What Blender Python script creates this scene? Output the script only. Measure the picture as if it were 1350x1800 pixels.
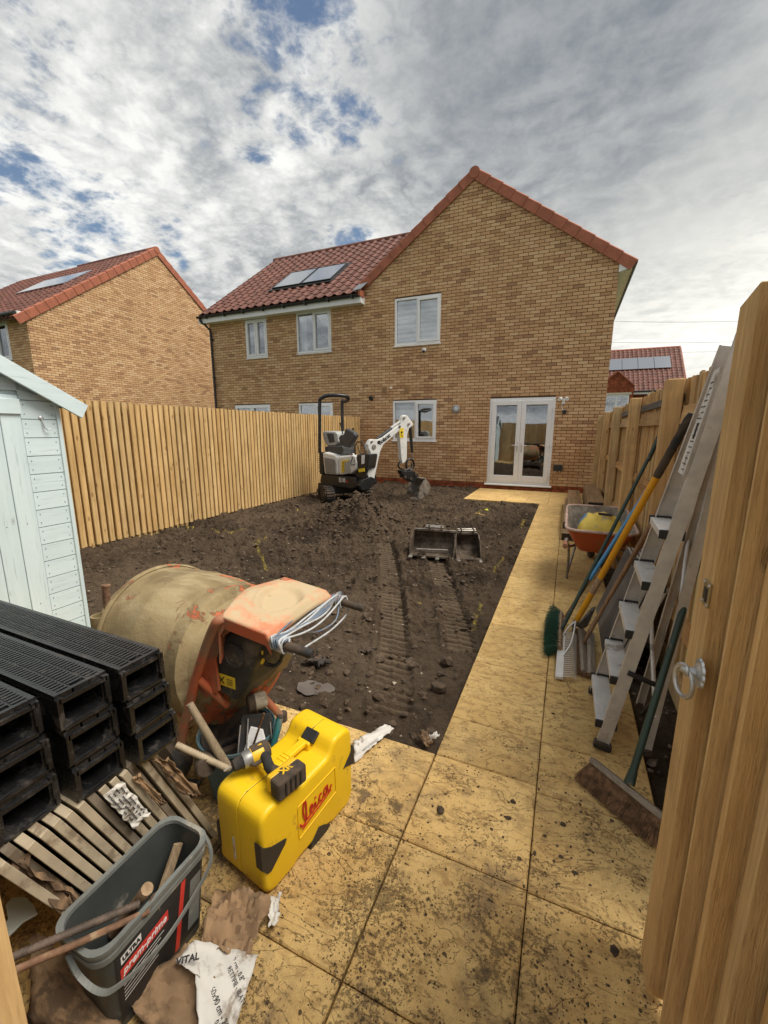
import bpy, math, random
import numpy as np
from mathutils import Vector, Matrix
random.seed(7)
rs = np.random.RandomState(11)
for o in list(bpy.data.objects): bpy.data.objects.remove(o)
scene = bpy.context.scene
col = scene.collection
PI = math.pi
# ------------------------------------------------------------------ camera
EYE = Vector((0.0, 0.0, 1.5))
RT = Vector((0.9166269, 0.39974096, 0.00151137)); UP = Vector((-0.07831599, 0.17587251, 0.98129275)); FW = Vector((-0.3919971, 0.8995977, -0.19251558))
FPX = 734.66
cd = bpy.data.cameras.new('camera'); cam = bpy.data.objects.new('camera', cd); col.objects.link(cam)
cd.sensor_fit = 'VERTICAL'; cd.sensor_height = 24.0; cd.lens = 24.0 * FPX / 1800.0
cd.clip_start = 0.02; cd.clip_end = 3000
B = -FW
cam.matrix_world = Matrix(((RT.x, UP.x, B.x, EYE.x), (RT.y, UP.y, B.y, EYE.y), (RT.z, UP.z, B.z, EYE.z), (0, 0, 0, 1)))
scene.camera = cam
# ------------------------------------------------------------------ light
SUN = Vector((0.50, 0.06, 0.86)).normalized()
sun_el = math.asin(SUN.z); sun_az = math.atan2(SUN.x, SUN.y)
sd = bpy.data.lights.new('sun', 'SUN'); sd.energy = 2.8; sd.angle = math.radians(34); sd.color = (1.0, 0.93, 0.82)
so = bpy.data.objects.new('sun', sd); col.objects.link(so); so.rotation_euler = (-SUN).to_track_quat('-Z', 'Y').to_euler()
scene.view_settings.view_transform = 'Standard'; scene.view_settings.look = 'None'
scene.view_settings.exposure = 0.74; scene.view_settings.gamma = 1.0; scene.view_settings.use_curve_mapping = False
scene.render.resolution_x = 768; scene.render.resolution_y = 1024

class NT:
    """tiny node-tree helper"""
    def __init__(s, nt): s.nt = nt; nt.nodes.clear()
    def n(s, t, ins=None, **kw):
        nd = s.nt.nodes.new(t)
        for k, v in kw.items(): setattr(nd, k, v)
        if ins:
            for k, v in ins.items():
                sock = nd.inputs[k]
                if isinstance(v, bpy.types.NodeSocket): s.nt.links.new(v, sock)
                elif isinstance(v, (tuple, list)) and sock.type == 'RGBA' and len(v) == 3: sock.default_value = (*v, 1)
                else: sock.default_value = v
        return nd
    def math(s, op, a, b=0.0, c=0.0, clamp=False):
        nd = s.nt.nodes.new('ShaderNodeMath'); nd.operation = op; nd.use_clamp = clamp
        for i, v in enumerate((a, b, c)):
            if isinstance(v, bpy.types.NodeSocket): s.nt.links.new(v, nd.inputs[i])
            else: nd.inputs[i].default_value = v
        return nd.outputs[0]
    def mix(s, f, a, b, blend='MIX'):
        nd = s.nt.nodes.new('ShaderNodeMix'); nd.data_type = 'RGBA'; nd.blend_type = blend
        for i, v in ((0, f), (6, a), (7, b)):
            if isinstance(v, bpy.types.NodeSocket): s.nt.links.new(v, nd.inputs[i])
            elif isinstance(v, (tuple, list)): nd.inputs[i].default_value = (*v[:3], 1)
            else: nd.inputs[i].default_value = v
        return nd.outputs[2]
    def noise(s, vec, scale, detail=4, rough=0.55, dist=0.0):
        return s.n('ShaderNodeTexNoise', {'Vector': vec, 'Scale': scale, 'Detail': detail, 'Roughness': rough, 'Distortion': dist}).outputs[0]
    def ramp(s, f, lo, hi):
        nd = s.n('ShaderNodeMapRange', {'Value': f, 'From Min': lo, 'From Max': hi}); nd.clamp = True; nd.interpolation_type = 'SMOOTHSTEP'
        return nd.outputs[0]
    def mapping(s, vec, scale=(1, 1, 1), loc=(0, 0, 0), rot=(0, 0, 0)):
        return s.n('ShaderNodeMapping', {'Vector': vec, 'Scale': scale, 'Location': loc, 'Rotation': rot}).outputs[0]

# ------------------------------------------------------------------ sky with broken cloud
world = bpy.data.worlds.new('World'); scene.world = world; world.use_nodes = True
w = NT(world.node_tree)
sky = w.n('ShaderNodeTexSky', sky_type='NISHITA', sun_disc=False, sun_elevation=sun_el, sun_rotation=sun_az, air_density=1.2, dust_density=1.0, ozone_density=2.0)
tc = w.n('ShaderNodeTexCoord').outputs['Generated']
sep = w.n('ShaderNodeSeparateXYZ', {0: tc})
zz = w.math('ADD', w.math('MAXIMUM', sep.outputs[2], 0.0), 0.16)
pv = w.n('ShaderNodeCombineXYZ', {0: w.math('DIVIDE', sep.outputs[0], zz), 1: w.math('DIVIDE', sep.outputs[1], zz), 2: 3.7}).outputs[0]
big = w.noise(w.mapping(pv, (1, 1, 1), (2.3, 0.9, 0)), 0.55, 3, 0.5)
def puffs(off):
    a = w.noise(w.mapping(pv, (1, 1, 1), (0.4 + off[0], 4.1 + off[1], 0)), 2.2, 3, 0.5, 0.2)
    b = w.noise(w.mapping(pv, (1, 1, 1), (7.4 + off[0], 1.1 + off[1], 0)), 7.0, 10, 0.60, 0.15)
    b = w.math('SUBTRACT', 1.0, w.math('ABSOLUTE', w.math('MULTIPLY_ADD', b, 2.0, -1.0)))      # billowed heads
    return w.math('ADD', w.math('MULTIPLY', a, 0.60), w.math('MULTIPLY', b, 0.37))
puff = puffs((0, 0)); puff2 = puffs((-0.050, -0.040))
relief = w.math('MULTIPLY_ADD', w.math('SUBTRACT', puff, puff2), 5.0, 0.5, clamp=True)
side = w.n('ShaderNodeVectorMath', {0: tc, 1: (-0.60, 0.62, 0.505)}, operation='DOT_PRODUCT').outputs['Value']
gap = w.ramp(side, 0.78, 0.97)
dens = w.math('ADD', w.math('SUBTRACT', w.math('ADD', puff, w.math('MULTIPLY', big, 0.45)), w.math('MULTIPLY', gap, 0.215)), 0.055)
cover = w.ramp(dens, 0.54, 0.68)
soft = w.noise(w.mapping(pv, (1, 1.5, 1), (7.7, 2.2, 0), (0, 0, 0.6)), 0.95, 9, 0.62, 0.4)
calm = w.ramp(side, 0.90, 0.62)                      # smoother sheet away from the broken part
shade = w.math('ADD', w.math('MULTIPLY', relief, w.math('MULTIPLY_ADD', calm, -0.28, 0.60)), w.math('MULTIPLY', w.ramp(soft, 0.36, 0.64), w.math('MULTIPLY_ADD', calm, 0.28, 0.40)))
thin = w.ramp(dens, 0.80, 0.60); shade = w.math('ADD', shade, w.math('MULTIPLY', thin, 0.20), clamp=True)
glow = w.n('ShaderNodeVectorMath', {0: tc, 1: tuple(Vector((0.42, 0.84, 0.34)).normalized())}, operation='DOT_PRODUCT').outputs['Value']
glow = w.math('POWER', w.math('MAXIMUM', w.math('MULTIPLY_ADD', glow, 0.5, 0.5), 0.0), 12.0)
low = w.ramp(sep.outputs[2], 0.55, 0.0)
bank = w.n('ShaderNodeVectorMath', {0: tc, 1: tuple(Vector((0.02, 0.80, 0.60)).normalized())}, operation='DOT_PRODUCT').outputs['Value']
bank = w.ramp(w.math('ADD', bank, w.math('MULTIPLY', w.math('SUBTRACT', soft, 0.5), 0.22)), 0.86, 0.985)
shade = w.math('MULTIPLY', shade, w.math('SUBTRACT', 1.0, w.math('MULTIPLY', bank, 0.70)))
dark = w.mix(w.math('MULTIPLY', low, 0.4), (1.40, 1.57, 1.78), (2.5, 2.6, 2.65))
lite = w.mix(glow, (5.9, 5.9, 5.7), (8.4, 8.2, 7.5))
cl = w.mix(shade, dark, lite)
cl = w.mix(w.math('MULTIPLY', w.math('MULTIPLY', glow, low), 0.9, clamp=True), cl, (8.0, 7.85, 7.1))
blue = w.mix(1.0, sky.outputs[0], (0.68, 0.66, 0.64), 'MULTIPLY')
skycol = w.mix(cover, blue, cl)
bg = w.n('ShaderNodeBackground', {'Color': skycol, 'Strength': 0.1})
w.n('ShaderNodeOutputWorld', {0: bg.outputs[0]})

# ------------------------------------------------------------------ survey helpers: a sight line of the photograph met with a plane of the place
def ray(x, y): return FW + RT * ((x - 675.0) / FPX) - UP * ((y - 900.0) / FPX)
def gz(x, y, z=0.0):
    d = ray(x, y); return EYE + d * ((z - EYE.z) / d.z)
def gy(x, y, Y):
    d = ray(x, y); return EYE + d * (Y / d.y)
def gx(x, y, X):
    d = ray(x, y); return EYE + d * (X / d.x)
def gpl(x, y, P, N):
    d = ray(x, y); return EYE + d * ((Vector(P) - EYE).dot(Vector(N)) / d.dot(Vector(N)))

# ------------------------------------------------------------------ object helpers
def tag(o, label=None, cat=None, group=None, kind=None):
    if label: o['label'] = label
    if cat: o['category'] = cat
    if group: o['group'] = group
    if kind: o['kind'] = kind
    return o
def empty(name, loc=(0, 0, 0), label=None, cat=None, group=None, kind=None):
    o = bpy.data.objects.new(name, None); o.empty_display_size = 0.1; col.objects.link(o); o.location = loc
    return tag(o, label, cat, group, kind)
def setparent(o, p):
    """child keeps its world place; parents here are only moved, never turned"""
    if p is None: return
    o.parent = p
    wl = Vector((0, 0, 0)); q = p
    while q is not None: wl += Vector(q.location); q = q.parent
    o.location = Vector(o.location) - wl
class MB:
    def __init__(s): s.v = []; s.f = []; s.fm = []; s.a = []
    def add(s, vs, fs, m=0, a=0.0):
        b = len(s.v); s.v += [tuple(v) for v in vs]; s.f += [tuple(i + b for i in f) for f in fs]; s.fm += [m] * len(fs); s.a += [a] * len(fs)
        return s
    def box(s, c, size, R=None, m=0, a=0.0, taper=1.0):
        hx, hy, hz = size[0] / 2, size[1] / 2, size[2] / 2
        vs = [Vector((x * hx * (taper if z > 0 else 1), y * hy * (taper if z > 0 else 1), z * hz)) for z in (-1, 1) for y in (-1, 1) for x in (-1, 1)]
        if R is not None: vs = [R @ v for v in vs]
        c = Vector(c)
        return s.add([v + c for v in vs], [(0, 2, 3, 1), (4, 5, 7, 6), (0, 1, 5, 4), (2, 6, 7, 3), (0, 4, 6, 2), (1, 3, 7, 5)], m, a)
    def bar(s, p, q, wd, th, up=(0, 0, 1), m=0, a=0.0):
        """box from p to q, width wd across, thickness th along up"""
        p = Vector(p); q = Vector(q); d = (q - p); L = d.length; d.normalize()
        u = Vector(up); x = d.cross(u)
        if x.length < 1e-5: x = d.orthogonal()
        x.normalize(); u = x.cross(d)
        R = Matrix((x, d, u)).transposed()
        return s.box((p + q) / 2, (wd, L, th), R, m, a)
    def tube(s, pts, r, n=10, m=0, caps=True, a=0.0):
        pts = [Vector(p) for p in pts]; k = len(pts)
        rr = r if isinstance(r, (list, tuple)) else [r] * k
        T = []
        for i in range(k):
            t = (pts[min(i + 1, k - 1)] - pts[max(i - 1, 0)])
            T.append(t.normalized() if t.length > 1e-9 else Vector((0, 0, 1)))
        N = T[0].orthogonal().normalized(); vs = []; 
        for i in range(k):
            N = (N - T[i] * N.dot(T[i]))
            N = N.normalized() if N.length > 1e-6 else T[i].orthogonal().normalized()
            Bn = T[i].cross(N)
            for j in range(n):
                an = 2 * PI * j / n
                vs.append(pts[i] + (N * math.cos(an) + Bn * math.sin(an)) * rr[i])
        fs = [(i * n + j, i * n + (j + 1) % n, (i + 1) * n + (j + 1) % n, (i + 1) * n + j) for i in range(k - 1) for j in range(n)]
        if caps: fs += [tuple(range(n - 1, -1, -1)), tuple(range((k - 1) * n, k * n))]
        return s.add(vs, fs, m, a)
    def lathe(s, prof, n=24, M=None, m=0, a=0.0, capa=True, capb=True):
        """profile [(r, z)] turned about local z, placed by matrix M"""
        vs = []
        for r, z in prof:
            for j in range(n):
                an = 2 * PI * j / n; v = Vector((r * math.cos(an), r * math.sin(an), z)); vs.append(M @ v if M is not None else v)
        k = len(prof)
        fs = [(i * n + j, i * n + (j + 1) % n, (i + 1) * n + (j + 1) % n, (i + 1) * n + j) for i in range(k - 1) for j in range(n)]
        if capa: fs.append(tuple(range(n - 1, -1, -1)))
        if capb: fs.append(tuple(range((k - 1) * n, k * n)))
        return s.add(vs, fs, m, a)
    def prism(s, poly, off, m=0, a=0.0):
        """closed polygon of 3D points pushed along off"""
        P = [Vector(p) for p in poly]; off = Vector(off); n = len(P)
        nr = Vector((0, 0, 0))
        for i in range(n): nr += P[i].cross(P[(i + 1) % n])
        if nr.dot(off) > 0: P = P[::-1]
        vs = P + [p + off for p in P]
        fs = [tuple(range(n)), tuple(range(2 * n - 1, n - 1, -1))] + [(i, i + n, (i + 1) % n + n, (i + 1) % n) for i in range(n)]
        return s.add(vs, fs, m, a)
    def mesh(s, name):
        me = bpy.data.meshes.new(name); me.from_pydata(s.v, [], s.f); me.update()
        if any(s.fm): me.polygons.foreach_set('material_index', s.fm)
        at = me.attributes.new('pv', 'FLOAT', 'FACE'); at.data.foreach_set('value', s.a)
        return me
    def build(s, name, mat, parent=None, smooth=None, bevel=0, seg=2, solid=0, sub=0):
        me = s.mesh(name)
        for mt in (mat if isinstance(mat, (list, tuple)) else [mat]): me.materials.append(mt)
        if smooth:
            me.shade_smooth()
            if smooth < 180: me.set_sharp_from_angle(angle=math.radians(smooth))
        o = bpy.data.objects.new(name, me); col.objects.link(o); setparent(o, parent)
        if solid: md = o.modifiers.new('s', 'SOLIDIFY'); md.thickness = solid; md.offset = 0
        if bevel: md = o.modifiers.new('b', 'BEVEL'); md.width = bevel; md.segments = seg; md.limit_method = 'ANGLE'; md.angle_limit = math.radians(40); md.harden_normals = False
        if sub: md = o.modifiers.new('u', 'SUBSURF'); md.levels = sub; md.render_levels = sub
        return o
def rotm(rx=0, ry=0, rz=0): return Matrix.Rotation(rz, 3, 'Z') @ Matrix.Rotation(ry, 3, 'Y') @ Matrix.Rotation(rx, 3, 'X')
def frame(loc, zdir, xhint=(1, 0, 0)):
    z = Vector(zdir).normalized(); x = Vector(xhint) - z * Vector(xhint).dot(z); x.normalize(); y = z.cross(x)
    M = Matrix((x, y, z)).transposed().to_4x4(); M.translation = Vector(loc); return M
def inst(name, me, loc, parent=None, rz=0.0, mats=None):
    o = bpy.data.objects.new(name, me); col.objects.link(o); o.location = loc; o.rotation_euler.z = rz
    setparent(o, parent); return o
def text(name, body, size, mat, M, parent, shear=0.0, ext=0.0008, align='CENTER', sx=1.0, bold=0.0):
    cu = bpy.data.curves.new(name, 'FONT'); cu.body = body; cu.size = size; cu.extrude = ext; cu.shear = shear; cu.align_x = align; cu.align_y = 'CENTER'; cu.offset = bold
    cu.materials.append(mat); o = bpy.data.objects.new(name, cu); col.objects.link(o)
    M = M @ Matrix.Diagonal((sx, 1, 1, 1))
    if parent is not None:
        wl = Vector((0, 0, 0)); q = parent
        while q is not None: wl += Vector(q.location); q = q.parent
        M = Matrix.Translation(-wl) @ M
    bpy.context.view_layer.update()
    me = bpy.data.meshes.new_from_object(o); me.transform(M); bpy.data.objects.remove(o)
    if not me.materials: me.materials.append(mat)
    o = bpy.data.objects.new(name, me); col.objects.link(o); o.parent = parent
    return o

# ------------------------------------------------------------------ materials
def sr(r, g, b):
    f = lambda c: (c / 255 / 12.92) if c / 255 <= 0.04045 else ((c / 255 + 0.055) / 1.055) ** 2.4
    return (f(r), f(g), f(b))
def newmat(name):
    m = bpy.data.materials.new(name); m.use_nodes = True; return m, NT(m.node_tree)
def finish(t, colr, rough=0.6, metal=0.0, height=None, bump=0.3, dist=0.01, spec=0.5, coat=0.0, normal=None):
    ins = {'Base Color': colr, 'Roughness': rough, 'Metallic': metal, 'Specular IOR Level': spec, 'Coat Weight': coat}
    b = t.n('ShaderNodeBsdfPrincipled', ins)
    if height is not None:
        bp = t.n('ShaderNodeBump', {'Height': height, 'Strength': bump, 'Distance': dist}); t.nt.links.new(bp.outputs[0], b.inputs['Normal'])
    t.n('ShaderNodeOutputMaterial', {0: b.outputs[0]})
def coords(t, rnd=True):
    c = t.n('ShaderNodeTexCoord').outputs['Object']
    if rnd:
        r = t.n('ShaderNodeObjectInfo').outputs['Random']
        off = t.n('ShaderNodeCombineXYZ', {0: t.math('MULTIPLY', r, 37.0), 1: t.math('MULTIPLY', r, 91.0), 2: t.math('MULTIPLY', r, 53.0)}).outputs[0]
        c = t.n('ShaderNodeVectorMath', {0: c, 1: off}, operation='ADD').outputs[0]
        return c, r
    return c, None
def plain(name, c, rough=0.5, metal=0.0, var=0.12, scale=8, dirt=None, dirtamt=0.5, dscale=6, bump=0.15, bscale=60, dist=0.002, spec=0.5, coat=0.0):
    """worn surface: slight colour drift, patches of dirt, fine relief"""
    m, t = newmat(name); v, r = coords(t)
    n1 = t.noise(v, scale, 5, 0.6)
    base = t.mix(t.ramp(n1, 0.3, 0.7), tuple(x * (1 - var) for x in c), tuple(min(1, x * (1 + var)) for x in c))
    rg = t.math('ADD', rough - 0.08, t.math('MULTIPLY', n1, 0.16))
    if dirt is not None:
        d = t.ramp(t.noise(v, dscale, 8, 0.68, 0.3), 0.62 - dirtamt * 0.28, 0.70 - dirtamt * 0.2)
        base = t.mix(t.math('MULTIPLY', d, 0.92), base, dirt)
        rg = t.math('ADD', rg, t.math('MULTIPLY', d, 0.25), clamp=True)
    h = t.noise(v, bscale, 5, 0.6)
    finish(t, base, rg, metal, h, bump, dist, spec, coat)
    return m
def wood(name, c1, c2, axis='z', gs=1.0, knots=0.6, grey=0.0, rough=0.78, bump=0.35, stain=0.3, rv=1.0):
    m, t = newmat(name); v, r = coords(t)
    sc = {'z': (26, 26, 1.3), 'x': (1.3, 26, 26), 'y': (26, 1.3, 26)}[axis]; sc = tuple(a * gs for a in sc)
    kc = {'z': (11, 11, 4.6), 'x': (4.6, 11, 11), 'y': (11, 4.6, 11)}[axis]
    g = t.noise(t.mapping(v, sc), 1.0, 6, 0.62, 0.8)
    g2 = t.noise(t.mapping(v, tuple(a * 5 for a in sc)), 1.0, 3, 0.6)
    drift = t.noise(v, 2.3, 4, 0.6)
    f = t.math('ADD', t.math('MULTIPLY', g, 0.75), t.math('MULTIPLY', drift, 0.4)); f = t.ramp(f, 0.38, 0.74)
    c = t.mix(f, c1, c2)
    c = t.mix(t.math('MULTIPLY', t.ramp(g2, 0.42, 0.30), 0.45), c, tuple(x * 0.55 for x in c1))
    hs = t.n('ShaderNodeHueSaturation', {'Hue': t.math('MULTIPLY_ADD', r, 0.016 * rv, 0.5 - .008 * rv), 'Saturation': t.math('MULTIPLY_ADD', r, -0.22 * rv, 1 + .08 * rv), 'Value': t.math('MULTIPLY_ADD', t.math('FRACT', t.math('MULTIPLY', r, 7.31)), 0.42 * rv, 1 - .22 * rv), 'Color': c}).outputs[0]
    vo = t.n('ShaderNodeTexVoronoi', {'Vector': t.mapping(v, kc), 'Scale': 1.0, 'Randomness': 1.0})
    kd = t.math('ADD', vo.outputs['Distance'], t.math('MULTIPLY', t.noise(v, 30, 3), 0.10))
    kk = t.math('MULTIPLY', t.ramp(kd, 0.25, 0.15), t.math('MULTIPLY_ADD', t.math('SINE', t.math('MULTIPLY', kd, 150.0)), 0.18, 0.82))
    pick = t.math('GREATER_THAN', t.n('ShaderNodeSeparateColor', {0: vo.outputs['Color']}).outputs[0], 1.0 - knots * 0.55)
    kk = t.math('MULTIPLY', kk, pick)
    hs = t.mix(t.math('MULTIPLY', kk, 0.68), hs, tuple(x * f_ for x, f_ in zip(c1, (0.36, 0.26, 0.20))))
    st = t.ramp(t.noise(v, 1.7, 7, 0.65, 0.4), 0.56, 0.78)
    hs = t.mix(t.math('MULTIPLY', st, stain), hs, tuple(x * 0.35 for x in c1))
    if grey: hs = t.mix(t.math('MULTIPLY', t.ramp(t.noise(v, 5, 6, 0.6), 0.4, 0.7), grey), hs, (0.22, 0.19, 0.15))
    h = t.math('ADD', t.math('MULTIPLY', g2, 0.5), t.math('ADD', g, t.math('MULTIPLY', kk, -0.6)))
    finish(t, hs, rough, 0, h, bump, 0.004, 0.3)
    return m
def brickmat(name, mortar=False):
    m, t = newmat(name)
    pos = t.n('ShaderNodeNewGeometry').outputs['Position']
    if mortar:
        c = t.mix(t.ramp(t.noise(pos, 30, 4), 0.3, 0.7), (0.085, 0.052, 0.027), (0.13, 0.085, 0.045)); finish(t, c, 0.95, 0, t.noise(pos, 150, 3), 0.5, 0.003, 0.2); return m
    a = t.n('ShaderNodeAttribute', attribute_name='pv').outputs['Fac']; r = t.n('ShaderNodeObjectInfo').outputs['Random']
    q = t.math('FRACT', t.math('ADD', a, r))
    nd = t.n('ShaderNodeValToRGB'); t.nt.links.new(q, nd.inputs[0]); cr = nd.color_ramp; cr.interpolation = 'CONSTANT'
    cols = [(0, (0.62, 0.395, 0.215)), (.22, (0.57, 0.355, 0.19)), (.44, (0.51, 0.305, 0.162)), (.60, (0.66, 0.445, 0.255)), (.82, (0.43, 0.25, 0.135)), (.90, (0.55, 0.34, 0.18)), (.97, (0.36, 0.21, 0.12))]
    cr.elements[0].position, cr.elements[0].color = 0, (*cols[0][1], 1); cr.elements[1].position, cr.elements[1].color = cols[1][0], (*cols[1][1], 1)
    for p_, c_ in cols[2:]: e = cr.elements.new(p_); e.color = (*c_, 1)
    c = nd.outputs[0]
    patch = t.ramp(t.noise(pos, 0.9, 5, 0.6), 0.42, 0.68)
    c = t.mix(t.math('MULTIPLY', patch, 0.26), c, (0.36, 0.215, 0.12))
    spk = t.ramp(t.noise(pos, 45, 4, 0.7), 0.52, 0.72)
    c = t.mix(t.math('MULTIPLY', spk, 0.3), c, (0.24, 0.14, 0.075))
    finish(t, c, 0.92, 0, t.noise(pos, 90, 4, 0.65), 0.6, 0.004, 0.2)
    return m
M = {}
M['brick'] = brickmat('buff_brick'); M['mortar'] = brickmat('mortar', True)
M['redbrick'] = plain('red_brick', (0.27, 0.075, 0.035), 0.9, var=0.4, scale=7, bscale=90, bump=0.5, spec=0.2)
M['tile'] = plain('red_brown_roof_tile', (0.135, 0.052, 0.037), 0.60, var=0.35, scale=3, dirt=(0.085, 0.032, 0.024), dirtamt=0.3, dscale=5, bump=0.3, spec=0.35)
M['verge'] = plain('terracotta_verge', (0.34, 0.115, 0.065), 0.62, var=0.14, scale=5, bump=0.2, spec=0.3)
M['upvc'] = plain('white_upvc', (0.78, 0.79, 0.80), 0.3, var=0.03, bump=0.03)
M['soffit'] = plain('white_soffit_board', (0.70, 0.70, 0.66), 0.45, var=0.05, bump=0.05)
M['black'] = plain('black_plastic', (0.018, 0.018, 0.019), 0.42, var=0.3, bump=0.15)
M['blackmetal'] = plain('black_painted_steel', (0.014, 0.015, 0.017), 0.38, var=0.3, dirt=(0.10, 0.085, 0.065), dirtamt=0.15, bump=0.1)
M['rubber'] = plain('black_rubber', (0.02, 0.02, 0.02), 0.8, var=0.3, dirt=(0.085, 0.06, 0.042), dirtamt=0.75, bump=0.5)
M['lead'] = plain('grey_lead', (0.25, 0.26, 0.28), 0.5, metal=0.5, var=0.2)
M['grey_plastic'] = plain('grey_plastic', (0.32, 0.34, 0.35), 0.4, var=0.08)
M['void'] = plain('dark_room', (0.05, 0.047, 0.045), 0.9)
M['curtain'] = plain('pale_curtain', (0.84, 0.84, 0.82), 0.9, var=0.08)
M['chrome'] = plain('chrome_handle', (0.75, 0.75, 0.76), 0.25, metal=0.9, var=0.05, bump=0.02)
M['fence_new'] = wood('fresh_treated_fence_wood', (0.44, 0.275, 0.105), (0.66, 0.45, 0.205), 'z', gs=1.3, knots=1.1, stain=0.22, rv=.35)
M['fence_old'] = wood('weathered_treated_fence_wood', (0.42, 0.26, 0.11), (0.66, 0.45, 0.21), 'z', gs=1.3, knots=0.9, grey=0.2, stain=0.4, rv=.7)
M['fence_rail'] = wood('fence_rail_wood', (0.33, 0.18, 0.07), (0.54, 0.33, 0.14), 'y', knots=0.6, stain=0.35)
M['gate_wood'] = wood('gate_wood', (0.47, 0.29, 0.12), (0.68, 0.46, 0.205), 'z', gs=3.0, knots=0.7, stain=0.42, bump=0.9, rv=.5)
M['grey_batten'] = wood('grey_weathered_batten', (0.085, 0.078, 0.068), (0.20, 0.185, 0.165), 'y', knots=0.2, stain=0.5)
M['sleeper'] = wood('sleeper_wood', (0.20, 0.115, 0.05), (0.38, 0.24, 0.115), 'y', knots=0.3, grey=0.35, stain=0.6)
M['sleeper_end'] = plain('dark_end_grain', (0.03, 0.019, 0.012), 0.8, var=0.5, scale=20)  # end faces much darker than the long sides
M['shed'] = wood('pale_blue_shed_paint', (0.55, 0.665, 0.695), (0.62, 0.73, 0.755), 'y', gs=0.8, knots=0.2, rough=0.6, bump=0.12, stain=0.06, rv=.12)
M['shedv'] = wood('pale_blue_shed_door_paint', (0.55, 0.665, 0.695), (0.62, 0.73, 0.755), 'z', gs=0.8, knots=0.2, rough=0.6, bump=0.12, stain=0.06, rv=.12)
def glassmat(name, tint=(0.03, 0.035, 0.04), mixf=0.5):
    m, t = newmat(name)
    lw = t.n('ShaderNodeFresnel', {'IOR': 1.6}).outputs[0]
    f = t.math('MULTIPLY_ADD', lw, 0.75, 0.19, clamp=True)
    tr = t.n('ShaderNodeBsdfTransparent', {'Color': (0.90, 0.92, 0.93, 1)})
    pos = t.n('ShaderNodeNewGeometry').outputs['Position']
    bp = t.n('ShaderNodeBump', {'Height': t.noise(pos, 1.2, 2), 'Strength': 0.05, 'Distance': 0.05})
    gl = t.n('ShaderNodeBsdfGlossy', {'Color': (0.95, 0.97, 1.0, 1), 'Roughness': 0.02, 'Normal': bp.outputs[0]})
    mx = t.n('ShaderNodeMixShader', {0: f, 1: tr.outputs[0], 2: gl.outputs[0]})
    t.n('ShaderNodeOutputMaterial', {0: mx.outputs[0]}); return m
M['glass'] = glassmat('window_glass')
def solarmat():
    m, t = newmat('solar_panel_glass'); v, r = coords(t, False)
    finish(t, (0.42, 0.44, 0.48), 0.16, 0.85, t.noise(v, 3, 2), 0.03, 0.01, 0.9, 0.6); return m
M['solar'] = solarmat()
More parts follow.
